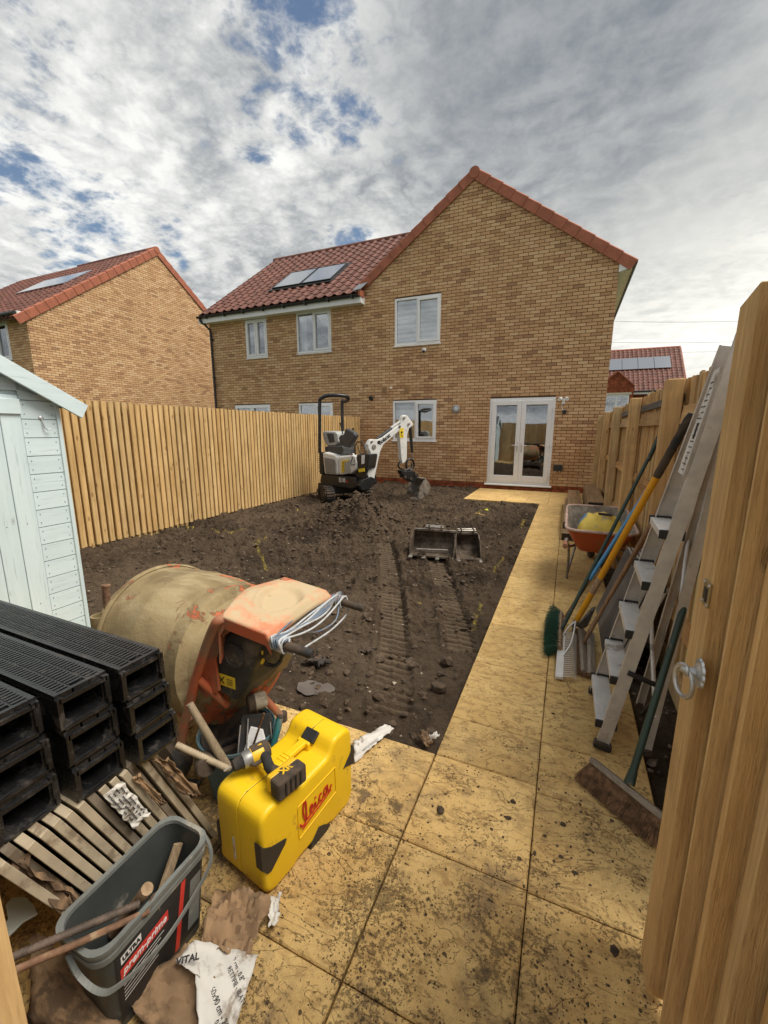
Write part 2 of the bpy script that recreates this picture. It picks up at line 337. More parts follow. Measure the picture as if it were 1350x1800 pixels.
# ================================================================== GROUND
def pavemat():
    m, t = newmat('riven_golden_paving'); v = t.n('ShaderNodeNewGeometry').outputs['Position']
    r = t.n('ShaderNodeObjectInfo').outputs['Random']
    off = t.n('ShaderNodeCombineXYZ', {0: t.math('MULTIPLY', r, 13.0), 1: t.math('MULTIPLY', r, 29.0), 2: 0.0}).outputs[0]
    vv = t.n('ShaderNodeVectorMath', {0: v, 1: off}, operation='ADD').outputs[0]
    q = t.mapping(vv, (2.3, 4.6, 1))
    n = t.noise(q, 1.35, 5, 0.55, 0.5)
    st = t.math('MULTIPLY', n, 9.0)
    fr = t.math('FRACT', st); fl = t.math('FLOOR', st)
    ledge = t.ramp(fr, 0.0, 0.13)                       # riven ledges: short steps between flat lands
    land = t.math('MULTIPLY_ADD', ledge, 1.0, fl)
    n2 = t.noise(t.mapping(vv, (11, 19, 1)), 1.2, 8, 0.68, 0.5)
    pit = t.noise(v, 85, 4, 0.65)
    h = t.math('ADD', t.math('MULTIPLY', land, 0.42), t.math('ADD', t.math('MULTIPLY', n2, 0.9), t.math('MULTIPLY', pit, 0.42)))
    c = t.mix(t.ramp(t.noise(vv, 3.0, 6, 0.6, 0.3), 0.3, 0.7), (0.57, 0.37, 0.138), (0.71, 0.495, 0.205))
    c = t.mix(t.math('MULTIPLY', t.ramp(n2, 0.46, 0.66), 0.8), c, (0.38, 0.235, 0.09))
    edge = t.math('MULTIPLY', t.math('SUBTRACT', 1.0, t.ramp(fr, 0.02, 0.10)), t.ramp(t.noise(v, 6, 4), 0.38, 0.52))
    c = t.mix(t.math('MULTIPLY', edge, 0.6), c, (0.15, 0.09, 0.045))  # shade of the ledge relief put into the colour as thin dark lines
    # trodden soil: dense by the gate, thinning out along the path
    sp = t.n('ShaderNodeSeparateXYZ', {0: v}); Y = sp.outputs[1]; X = sp.outputs[0]
    near = t.ramp(Y, 2.3, 0.9)
    mid = t.ramp(Y, 6.5, 2.0)
    dn = t.noise(t.mapping(v, (1.0, 0.8, 1)), 2.1, 6, 0.62, 0.4)
    film = t.ramp(t.math('ADD', t.math('MULTIPLY', dn, 0.6), t.math('MULTIPLY', t.noise(v, 11, 7, 0.7, 0.3), 0.45)), 0.50, 0.66)
    film = t.math('MULTIPLY', film, t.math('MULTIPLY_ADD', near, 0.72, t.math('MULTIPLY_ADD', mid, 0.12, 0.06)))
    c = t.mix(film, c, (0.215, 0.145, 0.08))
    spk = t.math('ADD', t.math('MULTIPLY', t.noise(v, 75, 5, 0.70, 0.2), 0.60), t.math('MULTIPLY', t.noise(v, 3.6, 6, 0.68), 0.56))
    thr = t.math('SUBTRACT', 0.730, t.math('MULTIPLY_ADD', near, 0.080, t.math('MULTIPLY', mid, 0.03)))
    s1 = t.math('MULTIPLY', t.ramp(t.math('SUBTRACT', spk, thr), 0.0, 0.03), 0.55)
    dens_ = t.math('MULTIPLY_ADD', near, 0.42, t.math('MULTIPLY_ADD', mid, 0.16, 0.04))
    patchy = t.ramp(t.math('ADD', t.math('MULTIPLY', t.noise(v, 3.1, 5, 0.6), 0.7), t.math('MULTIPLY', t.noise(v, 12, 3, 0.6), 0.3)), 0.40, 0.62)
    for sc_, rr0 in ((55.0, 0.30), (120.0, 0.34), (24.0, 0.22)):
        wv = t.n('ShaderNodeVectorMath', {0: v, 1: t.n('ShaderNodeVectorMath', {0: t.n('ShaderNodeTexNoise', {'Vector': v, 'Scale': sc_ * 1.6, 'Detail': 3.0}).outputs['Color'], 1: (0.55 / sc_,) * 3}, operation='MULTIPLY').outputs[0]}, operation='ADD').outputs[0]
        vo_ = t.n('ShaderNodeTexVoronoi', {'Vector': wv, 'Scale': sc_}); cc_ = t.n('ShaderNodeSeparateColor', {0: vo_.outputs['Color']})
        rad = t.math('MULTIPLY', cc_.outputs[1], rr0)
        dot_ = t.ramp(t.math('SUBTRACT', rad, vo_.outputs['Distance']), -0.02, 0.05)
        on_ = t.math('GREATER_THAN', t.math('MULTIPLY', t.math('MULTIPLY', dens_, patchy), 1.6 if sc_ > 30 else 0.7), cc_.outputs[0])
        s1 = t.math('MAXIMUM', s1, t.math('MULTIPLY', dot_, on_))
    c = t.mix(t.math('MULTIPLY', s1, 0.9), c, (0.045, 0.032, 0.022))
    big = t.math('ADD', t.math('MULTIPLY', t.noise(v, 13, 9, 0.72, 0.3), 0.65), t.math('MULTIPLY', t.noise(v, 1.9, 4, 0.5), 0.5))
    thr2 = t.math('SUBTRACT', 0.710, t.math('MULTIPLY', near, 0.085))
    s2 = t.ramp(t.math('SUBTRACT', big, thr2), 0.0, 0.09)
    c = t.mix(t.math('MULTIPLY', s2, 0.78), c, (0.115, 0.083, 0.056))
    h = t.math('ADD', h, t.math('MULTIPLY', t.math('MAXIMUM', s1, s2), 0.5))
    hs = t.n('ShaderNodeHueSaturation', {'Hue': 0.5, 'Saturation': 1.0, 'Value': t.math('MULTIPLY_ADD', r, 0.22, 0.88), 'Color': c}).outputs[0]
    finish(t, hs, t.math('MULTIPLY_ADD', pit, 0.25, 0.62), 0, h, 0.9, 0.012, 0.3)
    return m
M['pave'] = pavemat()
M['grout'] = plain('dark_joint_sand', (0.17, 0.11, 0.05), 0.95, var=0.3, scale=30, bscale=200, bump=0.6)
def soilmat():
    m, t = newmat('dug_soil'); v = t.n('ShaderNodeNewGeometry').outputs['Position']
    a = t.noise(v, 1.1, 7, 0.65, 0.3); b = t.noise(v, 14, 9, 0.72); f = t.noise(v, 70, 6, 0.7)
    c = t.mix(t.ramp(t.math('ADD', t.math('MULTIPLY', a, 0.6), t.math('MULTIPLY', b, 0.4)), 0.36, 0.64), (0.034, 0.022, 0.0135), (0.128, 0.088, 0.055))
    c = t.mix(t.math('MULTIPLY', t.ramp(f, 0.5, 0.75), 0.45), c, (0.115, 0.083, 0.056))
    sp = t.n('ShaderNodeSeparateXYZ', {0: v})
    dry = t.math('MULTIPLY', t.ramp(sp.outputs[1], 4.2, 2.2), t.ramp(a, 0.35, 0.62))
    c = t.mix(t.math('MULTIPLY', dry, 0.55), c, (0.135, 0.096, 0.062))
    crumb = t.n('ShaderNodeTexVoronoi', {'Vector': v, 'Scale': 120.0}); pe = t.math('MULTIPLY', t.ramp(crumb.outputs['Distance'], 0.28, 0.12), t.math('GREATER_THAN', t.n('ShaderNodeSeparateColor', {0: crumb.outputs['Color']}).outputs[0], 0.955))
    c = t.mix(t.math('MULTIPLY', pe, 0.7), c, (0.33, 0.27, 0.20))
    # yellow marking spray on the soil (its own shape, painted lines and crosses)
    spray = None
    for (x0, y0, x1, y1, wd) in SPRAY:
        dx, dy = x1 - x0, y1 - y0; L2 = dx * dx + dy * dy
        u = t.math('DIVIDE', t.math('ADD', t.math('MULTIPLY', t.math('SUBTRACT', sp.outputs[0], x0), dx), t.math('MULTIPLY', t.math('SUBTRACT', sp.outputs[1], y0), dy)), L2, clamp=True)
        ex = t.math('SUBTRACT', sp.outputs[0], t.math('MULTIPLY_ADD', u, dx, x0)); ey = t.math('SUBTRACT', sp.outputs[1], t.math('MULTIPLY_ADD', u, dy, y0))
        dd = t.math('SQRT', t.math('ADD', t.math('MULTIPLY', ex, ex), t.math('MULTIPLY', ey, ey)))
        dd = t.math('ADD', dd, t.math('MULTIPLY', t.math('SUBTRACT', b, 0.5), wd * 1.6))
        k = t.ramp(dd, wd, wd * 0.3)
        spray = k if spray is None else t.math('MAXIMUM', spray, k)
    spray = t.math('MULTIPLY', spray, t.ramp(t.noise(v, 26, 5, 0.7), 0.40, 0.62))
    c = t.mix(t.math('MULTIPLY', spray, 0.62), c, (0.52, 0.40, 0.07))
    pk = t.n('ShaderNodeAttribute', attribute_name='packed').outputs['Fac']
    c = t.mix(t.math('MULTIPLY', pk, 0.5), c, (0.115, 0.083, 0.054))
    h = t.math('MULTIPLY', t.math('ADD', t.math('MULTIPLY', b, 1.0), t.math('MULTIPLY', f, 0.45)), t.math('MULTIPLY_ADD', pk, -0.75, 1.0))
    finish(t, c, 0.88, 0, h, 1.0, 0.055, 0.25); return m
def g2(x, y): v = gz(x, y, 0.0); return (v.x, v.y)
SPRAY = []
for a, b, wd in (((833, 1072), (846, 1078), .03), ((846, 1060), (832, 1100), .022), ((885, 975), (868, 1005), .02), ((712, 1052), (738, 1058), .02), ((923, 910), (917, 925), .03), ((836, 900), (852, 905), .03), ((328, 920), (410, 938), .028), ((410, 938), (452, 931), .028), ((450, 950), (470, 1003), .025), ((455, 948), (468, 944), .03), ((515, 896), (540, 902), .03), ((862, 892), (840, 899), .03), ((500, 1020), (575, 1032), .02)):
    SPRAY.append((*g2(*a), *g2(*b), wd))
M['soil'] = soilmat()
M['clod'] = plain('soil_clod', (0.075, 0.05, 0.031), 0.9, var=0.5, scale=25, bump=0.9, bscale=90, dist=0.006)
M['stone'] = plain('small_stone', (0.30, 0.25, 0.19), 0.85, var=0.5, scale=20, bump=0.4)

GRIDS = {}
def vnoise(X, Y, scale, seed, octaves=4, gain=0.5):
    out = np.zeros_like(X); amp = 1.0; tot = 0
    for o in range(octaves):
        if seed + o not in GRIDS: GRIDS[seed + o] = np.random.RandomState(seed + o).rand(256, 256)
        G = GRIDS[seed + o]
        x = X * scale * 2 ** o + 31.7 * o; y = Y * scale * 2 ** o + 17.3 * o
        xi = np.floor(x).astype(int); yi = np.floor(y).astype(int); fx = x - xi; fy = y - yi
        fx = fx * fx * (3 - 2 * fx); fy = fy * fy * (3 - 2 * fy)
        g = lambda i, j: G[(xi + i) % 256, (yi + j) % 256]
        out += amp * ((g(0, 0) * (1 - fx) + g(1, 0) * fx) * (1 - fy) + (g(0, 1) * (1 - fx) + g(1, 1) * fx) * fy); tot += amp; amp *= gain
    return out / tot - 0.5
# the worn ruts left by the digger's tracks, as centre lines
RUTS = [[g2(*p) for p in ((688, 1245), (692, 1150), (690, 1060), (683, 985), (675, 950))], [g2(*p) for p in ((812, 1135), (800, 1080), (785, 1040), (772, 1000), (765, 975))]]
def soil_h(X, Y, detail=True):
    h = -0.035 + 0.050 * vnoise(X, Y, 0.7, 5, 3) * 2 + 0.030 * vnoise(X, Y, 3.2, 15, 3) * 2
    rough = 0.35 + 0.65 * np.clip((Y - 2.0) / 2.5, 0, 1)
    if detail:
        h += rough * 0.095 * vnoise(X, Y, 8, 25, 4, 0.62) * 2
        h += rough * 0.045 * np.clip(vnoise(X, Y, 13, 225, 3, 0.55) * 3, 0, .6) + rough * 0.016 * np.clip(vnoise(X, Y, 34, 325, 2, 0.55) * 3, -.3, .8)
        h += rough * 0.045 * np.maximum(vnoise(X, Y, 21, 45, 3, 0.6), 0) * 2
    # heap of spoil in front of the digger
    mx, my = MOUND
    d = np.sqrt(((X - mx) / 1.0) ** 2 + ((Y - my) / 0.75) ** 2)
    h += 0.60 * np.clip(1 - d, 0, 1) ** 1.15 * (1 + 1.5 * vnoise(X, Y, 5, 63, 4, .6))
    d2 = np.sqrt(((X + 3.2) / 1.0) ** 2 + ((Y - 9.6) / 0.9) ** 2); h += 0.17 * np.clip(1 - d2, 0, 1) ** 1.3 * (1 + 0.9 * vnoise(X, Y, 4, 83, 3))
    d3 = np.sqrt(((X + 4.3) / 1.0) ** 2 + ((Y - 9.4) / 0.8) ** 2); h += 0.12 * np.clip(1 - d3, 0, 1) ** 1.2
    d4 = np.sqrt(((X + 1.75) / .5) ** 2 + ((Y - 9.6) / .35) ** 2); h += 0.06 * np.clip(1 - d4, 0, 1)
    for rut, hw in zip(RUTS, (0.105, 0.10)):
        for k in range(len(rut) - 1):
            (x0, y0), (x1, y1) = rut[k], rut[k + 1]; dx, dy = x1 - x0, y1 - y0; L = math.hypot(dx, dy)
            u = ((X - x0) * dx + (Y - y0) * dy) / L; v = np.abs((X - x0) * dy - (Y - y0) * dx) / L
            on = (u >= 0) & (u < L)
            mask = np.clip((hw + 0.02 - v) / 0.03, 0, 1) * on
            bars = 0.5 + 0.5 * np.sin((Y) * 2 * PI / 0.066)
            bars = np.clip((bars - .32) / .26, 0, 1); prof = -0.064 + 0.054 * bars + 0.008 * (np.abs(v) < .008) + 0.006 * vnoise(X, Y, 12, 7, 2)
            fade = np.clip((vnoise(X, Y, 2.4, 97, 2) + 0.42) * 3, 0.25, 1)
            h = h * (1 - mask * 0.9 * fade) + mask * 0.9 * fade * (prof - 0.025)
            rim = np.clip(1 - np.abs(v - hw - 0.035) / 0.03, 0, 1) * on
            h += 0.022 * rim
    # settle to the slab edges, fence and wall
    e = np.minimum(np.clip((-0.46 - X) / 0.10, 0, 1), np.clip((Y - 1.68) / 0.10, 0, 1))
    h = np.where(h > -0.02, -0.02 + (h + 0.02) * e, h)
    pt = np.clip(np.minimum((X + 2.16) / .10, (Y - 9.06) / .10), 0, 1); h = h * (1 - pt) + np.minimum(h, -0.03) * pt
    return h
MOUND = g2(628, 925)
def sheet(name, xs, ys, hf, mat, kind=None, parent=None):
    X, Y = np.meshgrid(xs, ys, indexing='ij'); Z = hf(X, Y)
    V = np.stack([X, Y, Z], -1).reshape(-1, 3); nx, ny = len(xs), len(ys)
    i, j = np.meshgrid(np.arange(nx - 1), np.arange(ny - 1), indexing='ij'); a = (i * ny + j).ravel()
    F = np.stack([a, a + ny, a + ny + 1, a + 1], -1)
    me = bpy.data.meshes.new(name); me.vertices.add(len(V)); me.vertices.foreach_set('co', V.ravel().astype(np.float32))
    me.loops.add(F.size); me.loops.foreach_set('vertex_index', F.ravel().astype(np.int32))
    me.polygons.add(len(F)); me.polygons.foreach_set('loop_start', np.arange(0, F.size, 4, dtype=np.int32)); me.polygons.foreach_set('loop_total', np.full(len(F), 4, dtype=np.int32))
    me.update(calc_edges=True); me.shade_smooth(); me.materials.append(mat)
    o = bpy.data.objects.new(name, me); col.objects.link(o)
    if kind: o['kind'] = kind
    setparent(o, parent); return o
# open ground to the horizon, well below the worked surfaces
M['grass'] = plain('distant_ground', (0.07, 0.085, 0.035), 0.95, var=0.3, scale=0.3)
g = MB(); g.add([(-900, -900, -0.30), (900, -900, -0.30), (900, 1500, -0.30), (-900, 1500, -0.30)], [(0, 1, 2, 3)]); tag(g.build('ground', M['grass']), kind='structure')
ysoil = [1.60]
while ysoil[-1] < 11.12: ysoil.append(ysoil[-1] + 0.0065 + 0.0011 * (ysoil[-1] - 1.6))
xs = np.linspace(-5.60, -0.452, 500)
def rut_mask(X, Y):
    m = np.zeros_like(X)
    for rut, hw in zip(RUTS, (0.105, 0.10)):
        for k in range(len(rut) - 1):
            (x0, y0), (x1, y1) = rut[k], rut[k + 1]; dx, dy = x1 - x0, y1 - y0; L = math.hypot(dx, dy)
            u = ((X - x0) * dx + (Y - y0) * dy) / L; v = np.abs((X - x0) * dy - (Y - y0) * dx) / L
            m = np.maximum(m, np.clip((hw - v) / 0.02, 0, 1) * ((u >= 0) & (u < L)))
    return m * np.clip((vnoise(X, Y, 2.4, 97, 2) + 0.42) * 3, 0.25, 1)
garden = sheet('garden_soil', xs, np.array(ysoil), soil_h, M['soil'], 'structure')
sheet('side_soil', np.linspace(-5.6, -3.40, 30), np.linspace(-1, 1.62, 30), lambda X, Y: soil_h(X, Y + 1) * .5 - .03, M['soil'], 'structure')
_X, _Y = np.meshgrid(xs, np.array(ysoil), indexing='ij'); _a = garden.data.attributes.new('packed', 'FLOAT', 'POINT'); _a.data.foreach_set('value', rut_mask(_X, _Y).ravel().astype(np.float32))
def strip_h(X, Y): return -0.045 + 0.05 * vnoise(X, Y, 5, 5, 3) + 0.03 * vnoise(X, Y, 22, 9, 3)
sheet('soil_strip', np.linspace(0.44, 0.80, 50), np.linspace(0.2, 11.1, 700), strip_h, M['soil'], 'structure')

# paving: every slab its own piece over a dark joint bed
patio = tag(MB().box((-1.51, 0.07, -0.075), (3.90, 3.21, 0.075)).box((-0.01, 6.38, -0.075), (0.90, 9.41, 0.075)).box((-1.27, 10.14, -0.075), (1.62, 1.88, 0.075)).build('patio', M['grout']), kind='structure')
GAP = 0.0035
slabmesh = {}
def slab(x0, x1, y0, y1):
    key = (round(x1 - x0, 3), round(y1 - y0, 3))
    if key not in slabmesh:
        sx, sy = key[0] - GAP, key[1] - GAP; c = 0.004
        b = MB()
        P = [(-sx / 2, -sy / 2), (sx / 2, -sy / 2), (sx / 2, sy / 2), (-sx / 2, sy / 2)]
        Q = [(-sx / 2 + c, -sy / 2 + c), (sx / 2 - c, -sy / 2 + c), (sx / 2 - c, sy / 2 - c), (-sx / 2 + c, sy / 2 - c)]
        b.add([(*p, -0.034) for p in P] + [(*p, -0.005) for p in P] + [(*p, 0) for p in Q], [(0, 1, 5, 4), (1, 2, 6, 5), (2, 3, 7, 6), (3, 0, 4, 7), (4, 5, 9, 8), (5, 6, 10, 9), (6, 7, 11, 10), (7, 4, 8, 11), (8, 9, 10, 11)])
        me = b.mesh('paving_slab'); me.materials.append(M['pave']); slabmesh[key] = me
    o = inst('paving_slab', slabmesh[key], ((x0 + x1) / 2, (y0 + y1) / 2, 0), patio)
    o.rotation_euler = (rs.normal(0, 0.0012), rs.normal(0, 0.0012), rs.normal(0, 0.0015)); return o
rowsA = [-0.13, 0.32, 0.77, 1.22, 1.675, 1.963, 2.56, 3.16, 3.76, 4.36, 4.96, 5.56, 6.16, 6.76, 7.36, 7.96, 8.56, 9.16]
for k in range(len(rowsA) - 1): slab(-0.46, -0.01, rowsA[k], rowsA[k + 1])
rowsB = [-0.13, 0.32, 0.77, 1.215, 1.64, 1.955, 2.40, 3.00, 3.60, 4.20, 4.80, 5.40, 6.00, 6.60, 7.20, 7.80, 8.40, 9.00, 9.16]
for k in range(len(rowsB) - 1): slab(-0.0098, 0.44, rowsB[k], rowsB[k + 1])
rowsC = [-0.13, 0.32, 0.77, 1.22, 1.675]
for k in range(4):
    for x0, x1 in ((-1.06, -0.463), (-1.66, -1.06), (-2.26, -1.66), (-2.86, -2.26), (-3.46, -2.86)): slab(x0, x1, rowsC[k], rowsC[k + 1])
for x0, x1 in ((-2.06, -1.62), (-1.62, -1.18), (-1.18, -0.74), (-0.74, -0.30), (-0.30, 0.14), (0.14, 0.58)):
    for y0, y1 in ((9.165, 9.80), (9.80, 10.43), (10.43, 11.07)): slab(x0, x1, y0, y1)

# crumbs, clods and pebbles
def blobs(name, pts, mat, kind='stuff', **kw):
    b = MB()
    ico = [(-.5257, 0, .8507), (.5257, 0, .8507), (-.5257, 0, -.8507), (.5257, 0, -.8507), (0, .8507, .5257), (0, .8507, -.5257), (0, -.8507, .5257), (0, -.8507, -.5257), (.8507, .5257, 0), (-.8507, .5257, 0), (.8507, -.5257, 0), (-.8507, -.5257, 0)]
    fc = [(0, 4, 1), (0, 9, 4), (9, 5, 4), (4, 5, 8), (4, 8, 1), (8, 10, 1), (8, 3, 10), (5, 3, 8), (5, 2, 3), (2, 7, 3), (7, 10, 3), (7, 6, 10), (7, 11, 6), (11, 0, 6), (0, 1, 6), (6, 1, 10), (9, 0, 11), (9, 11, 2), (9, 2, 5), (7, 2, 11)]
    I = [Vector(v) for v in ico]
    for x, y, z, s in pts:
        R = rotm(random.random() * 6, random.random() * 6, random.random() * 6); k = (random.uniform(.6, 1.3), random.uniform(.6, 1.3), random.uniform(.35, .8))
        vs = []
        for v in I:
            q = R @ (v * s * random.uniform(0.65, 1.25)); vs.append((x + q.x * k[0], y + q.y * k[1], z + q.z * k[2]))
        b.add(vs, fc)
    o = b.build(name, mat); tag(o, kind=kind); return o
def soil_pts(n, xr, yr, smin, smax, power=2.2):
    X = rs.uniform(*xr, n); Y = yr[0] + (yr[1] - yr[0]) * rs.rand(n) ** 1.3; Z = soil_h(X, Y); S = smin + (smax - smin) * rs.rand(n) ** power
    return [(X[i], Y[i], Z[i] + S[i] * 0.15, S[i]) for i in range(n)]
c1 = soil_pts(140, (-5.2, -0.6), (1.8, 10.0), 0.03, 0.06, 2.0) + soil_pts(5200, (-5.4, -0.52), (1.75, 10.9), 0.006, 0.032, 2.5)
mx, my = MOUND
A_ = rs.rand(1900) * 6.28; D_ = np.abs(rs.normal(0, 0.62, 1900)); X_ = mx + np.cos(A_) * D_ * 1.1; Y_ = my + np.sin(A_) * D_ * 0.85
S_ = 0.006 + 0.030 * rs.rand(1900) ** 2.8; Z_ = soil_h(X_, Y_) + S_ * 0.2
c1 += list(zip(X_, Y_, Z_, S_))
tag(blobs('soil_clods', c1, M['clod']), 'dark crumbly clods of soil scattered over the dug garden')
tag(blobs('pebbles', soil_pts(900, (-5.4, -0.55), (1.75, 10.5), 0.004, 0.014, 2.5), M['stone']), 'pale pebbles scattered through the dug garden soil')
cr = []
for (cx, cy, sx, sy, n, smx) in ((0.10, 1.50, .16, .10, 90, .012), (0.13, 1.35, .05, .05, 26, .018), (0.16, 1.02, .045, .08, 130, .008), (0.19, 0.93, .03, .03, 20, .014), (-0.25, 1.5, .12, .12, 40, .010), (-0.05, 0.75, .2, .2, 60, .007), (-0.6, 1.2, .2, .25, 60, .007), (-0.2, 2.2, .2, .5, 60, .008), (0.2, 1.75, .15, .1, 40, .008)):
    for k in range(n):
        s_ = 0.0011 + smx * .55 * rs.rand() ** 3.5; cr.append((cx + rs.normal() * sx, cy + rs.normal() * sy, s_ * .15, s_))
for q, s_ in (((775, 1424), .026), ((902, 1410), .018), ((893, 1438), .018), ((947, 1387), .012), ((990, 1450), .015), ((1080, 1672), .020), ((972, 1255), .012), ((940, 1500), .014)):
    v = gz(*q); cr.append((v.x, v.y, s_ * .1, s_ * .7))
cr = [c for c in cr if c[0] < 0.42]
tag(blobs('soil_crumbs', cr, M['clod']), 'dark crumbs of soil trodden onto the golden paving')
cr = []
for k in range(420):
    X = rs.uniform(0.46, 0.66); Y = 1.2 + 5 * rs.rand() ** 1.4; s_ = 0.005 + 0.022 * rs.rand() ** 2.5; cr.append((X, Y, -0.03 + s_ * .3, s_ * .8))
tag(blobs('gravel', cr, plain('damp_gravel', (0.13, 0.105, 0.08), .8, var=.6, scale=25)), 'grey and brown gravel in the strip under the right fence')
# ================================================================== HOUSES
BW, BH, BJ = 0.225, 0.075, 0.0120
def brick_rects(u0, u1, z0, z1, holes, left=None, right=None, phase=0.0):
    """stretcher bond: list of (ua, ub, za, zb); left/right give the wall's limits at a height"""
    out = []; k = 0; z = z0
    while z < z1 - 0.02:
        za, zb = z, min(z + BH - BJ, z1)
        a = left(zb) if left else u0; b = right(zb) if right else u1
        a0 = u0 - 0.3 + (BW / 2 if k % 2 else 0) + phase; n = int((u1 - u0 + 1) / BW) + 2
        for i in range(n):
            s_, e_ = a0 + i * BW, a0 + i * BW + BW - BJ
            s_, e_ = max(s_, a), min(e_, b)
            if e_ - s_ < 0.008: continue
            segs = [(s_, e_)]
            for (h0, h1, g0, g1) in holes:
                if zb > g0 + 0.012 and za < g1 - 0.012:
                    ns = []
                    for (p, q) in segs:
                        if q <= h0 or p >= h1: ns.append((p, q)); continue
                        if p < h0: ns.append((p, h0))
                        if q > h1: ns.append((h1, q))
                    segs = ns
            for p, q in segs:
                if q - p > 0.008: out.append((p, q, za, zb))
        z += BH; k += 1
    return out
def put_wall(house, rects, W, N, holes, poly_bands, proud=0.012, nind=300, red=False, names=('brick', 'brickwork')):
    """W(u, z) -> point on the mortar face, N outward normal"""
    mat = M['redbrick'] if red else M['brick']
    N = Vector(N); cand = []
    for rc in rects:
        c = W((rc[0] + rc[1]) / 2, (rc[2] + rc[3]) / 2); v = Vector(c) - EYE
        # apparent size from the photograph's own viewpoint; in view only
        x = 675 + FPX * v.dot(RT) / v.dot(FW); y = 900 - FPX * v.dot(UP) / v.dot(FW)
        cand.append((0 if not (0 < x < 1350 and 0 < y < 1800) else abs(N.dot(v)) / v.length ** 3, rc))
    cand.sort(key=lambda c: -c[0])
    full = BW - BJ
    chosen = set(); k = 0
    for s_, rc in cand:
        if k >= nind or s_ == 0: break
        if abs(rc[1] - rc[0] - full) < 1e-4 and abs(rc[3] - rc[2] - (BH - BJ)) < 1e-4 and not hidden(W, rc): chosen.add(rc); k += 1
    U = (Vector(W(1, 0)) - Vector(W(0, 0)))
    def bk(b, cu, cz, L, H, a):
        c = Vector(W(cu, cz)); c0 = c + N * proud * 0.5 - N * 0.004
        c0 += N * random.uniform(-0.0015, 0.0015)
        R = Matrix((U, -N, Vector((0, 0, 1)))).transposed()
        b.box(c0, (L, proud + 0.008, H), R, 0, a)
    if nind:
        b = MB(); R = Matrix((U, -N, Vector((0, 0, 1)))).transposed(); b.box((0, 0, 0), (full, proud + 0.008, BH - BJ), R); bm = b.mesh(names[0]); bm.materials.append(mat)
    rest = MB()
    for _, rc in cand:
        cu, cz = (rc[0] + rc[1]) / 2, (rc[2] + rc[3]) / 2
        if rc in chosen:
            inst(names[0], bm, Vector(W(cu, cz)) + N * (proud * 0.5 - 0.004 + random.uniform(-.0015, .0015)), house)
        else: bk(rest, cu, cz, rc[1] - rc[0], rc[3] - rc[2], random.random())
    o = rest.build(names[1], mat, house); o['kind'] = 'stuff'
    return o
def hidden(W, rc): 
    return False
def mortar_wall(name, house, W, N, u0, u1, z0, z1, holes, left=None, right=None, depth=0.10, mat=None, apex=None):
    """mortar-coloured wall face with real openings and reveals"""
    b = MB(); zs = sorted(set([z0, z1] + [h[2] for h in holes] + [h[3] for h in holes] + ([apex] if apex else [])))
    zs = [z for z in zs if z0 <= z <= z1]
    extra = []
    for a, c in zip(zs[:-1], zs[1:]): extra.append((a, c))
    L = left or (lambda z: u0); Rr = right or (lambda z: u1)
    for a, c in extra:
        hs = sorted([(h[0], h[1]) for h in holes if h[2] < (a + c) / 2 < h[3]])
        cur = None; edges = [('L', None)] 
        xs_ = [(L(a), L(c))]
        for h0, h1 in hs: xs_ += [(h0, h0), (h1, h1)]
        xs_.append((Rr(a), Rr(c)))
        for i in range(0, len(xs_), 2):
            (pa, pc), (qa, qc) = xs_[i], xs_[i + 1]
            b.add([W(pa, a), W(qa, a), W(qc, c), W(pc, c)], [(0, 1, 2, 3)])
    N = Vector(N)
    for h in holes:
        P = [Vector(W(h[0], h[2])), Vector(W(h[1], h[2])), Vector(W(h[1], h[3])), Vector(W(h[0], h[3]))]
        b.add([p + N * 0.008 for p in P] + [p - N * depth for p in P], [(0, 1, 5, 4), (1, 2, 6, 5), (2, 3, 7, 6), (3, 0, 4, 7)])
    return b.build(name, mat or M['mortar'], house)

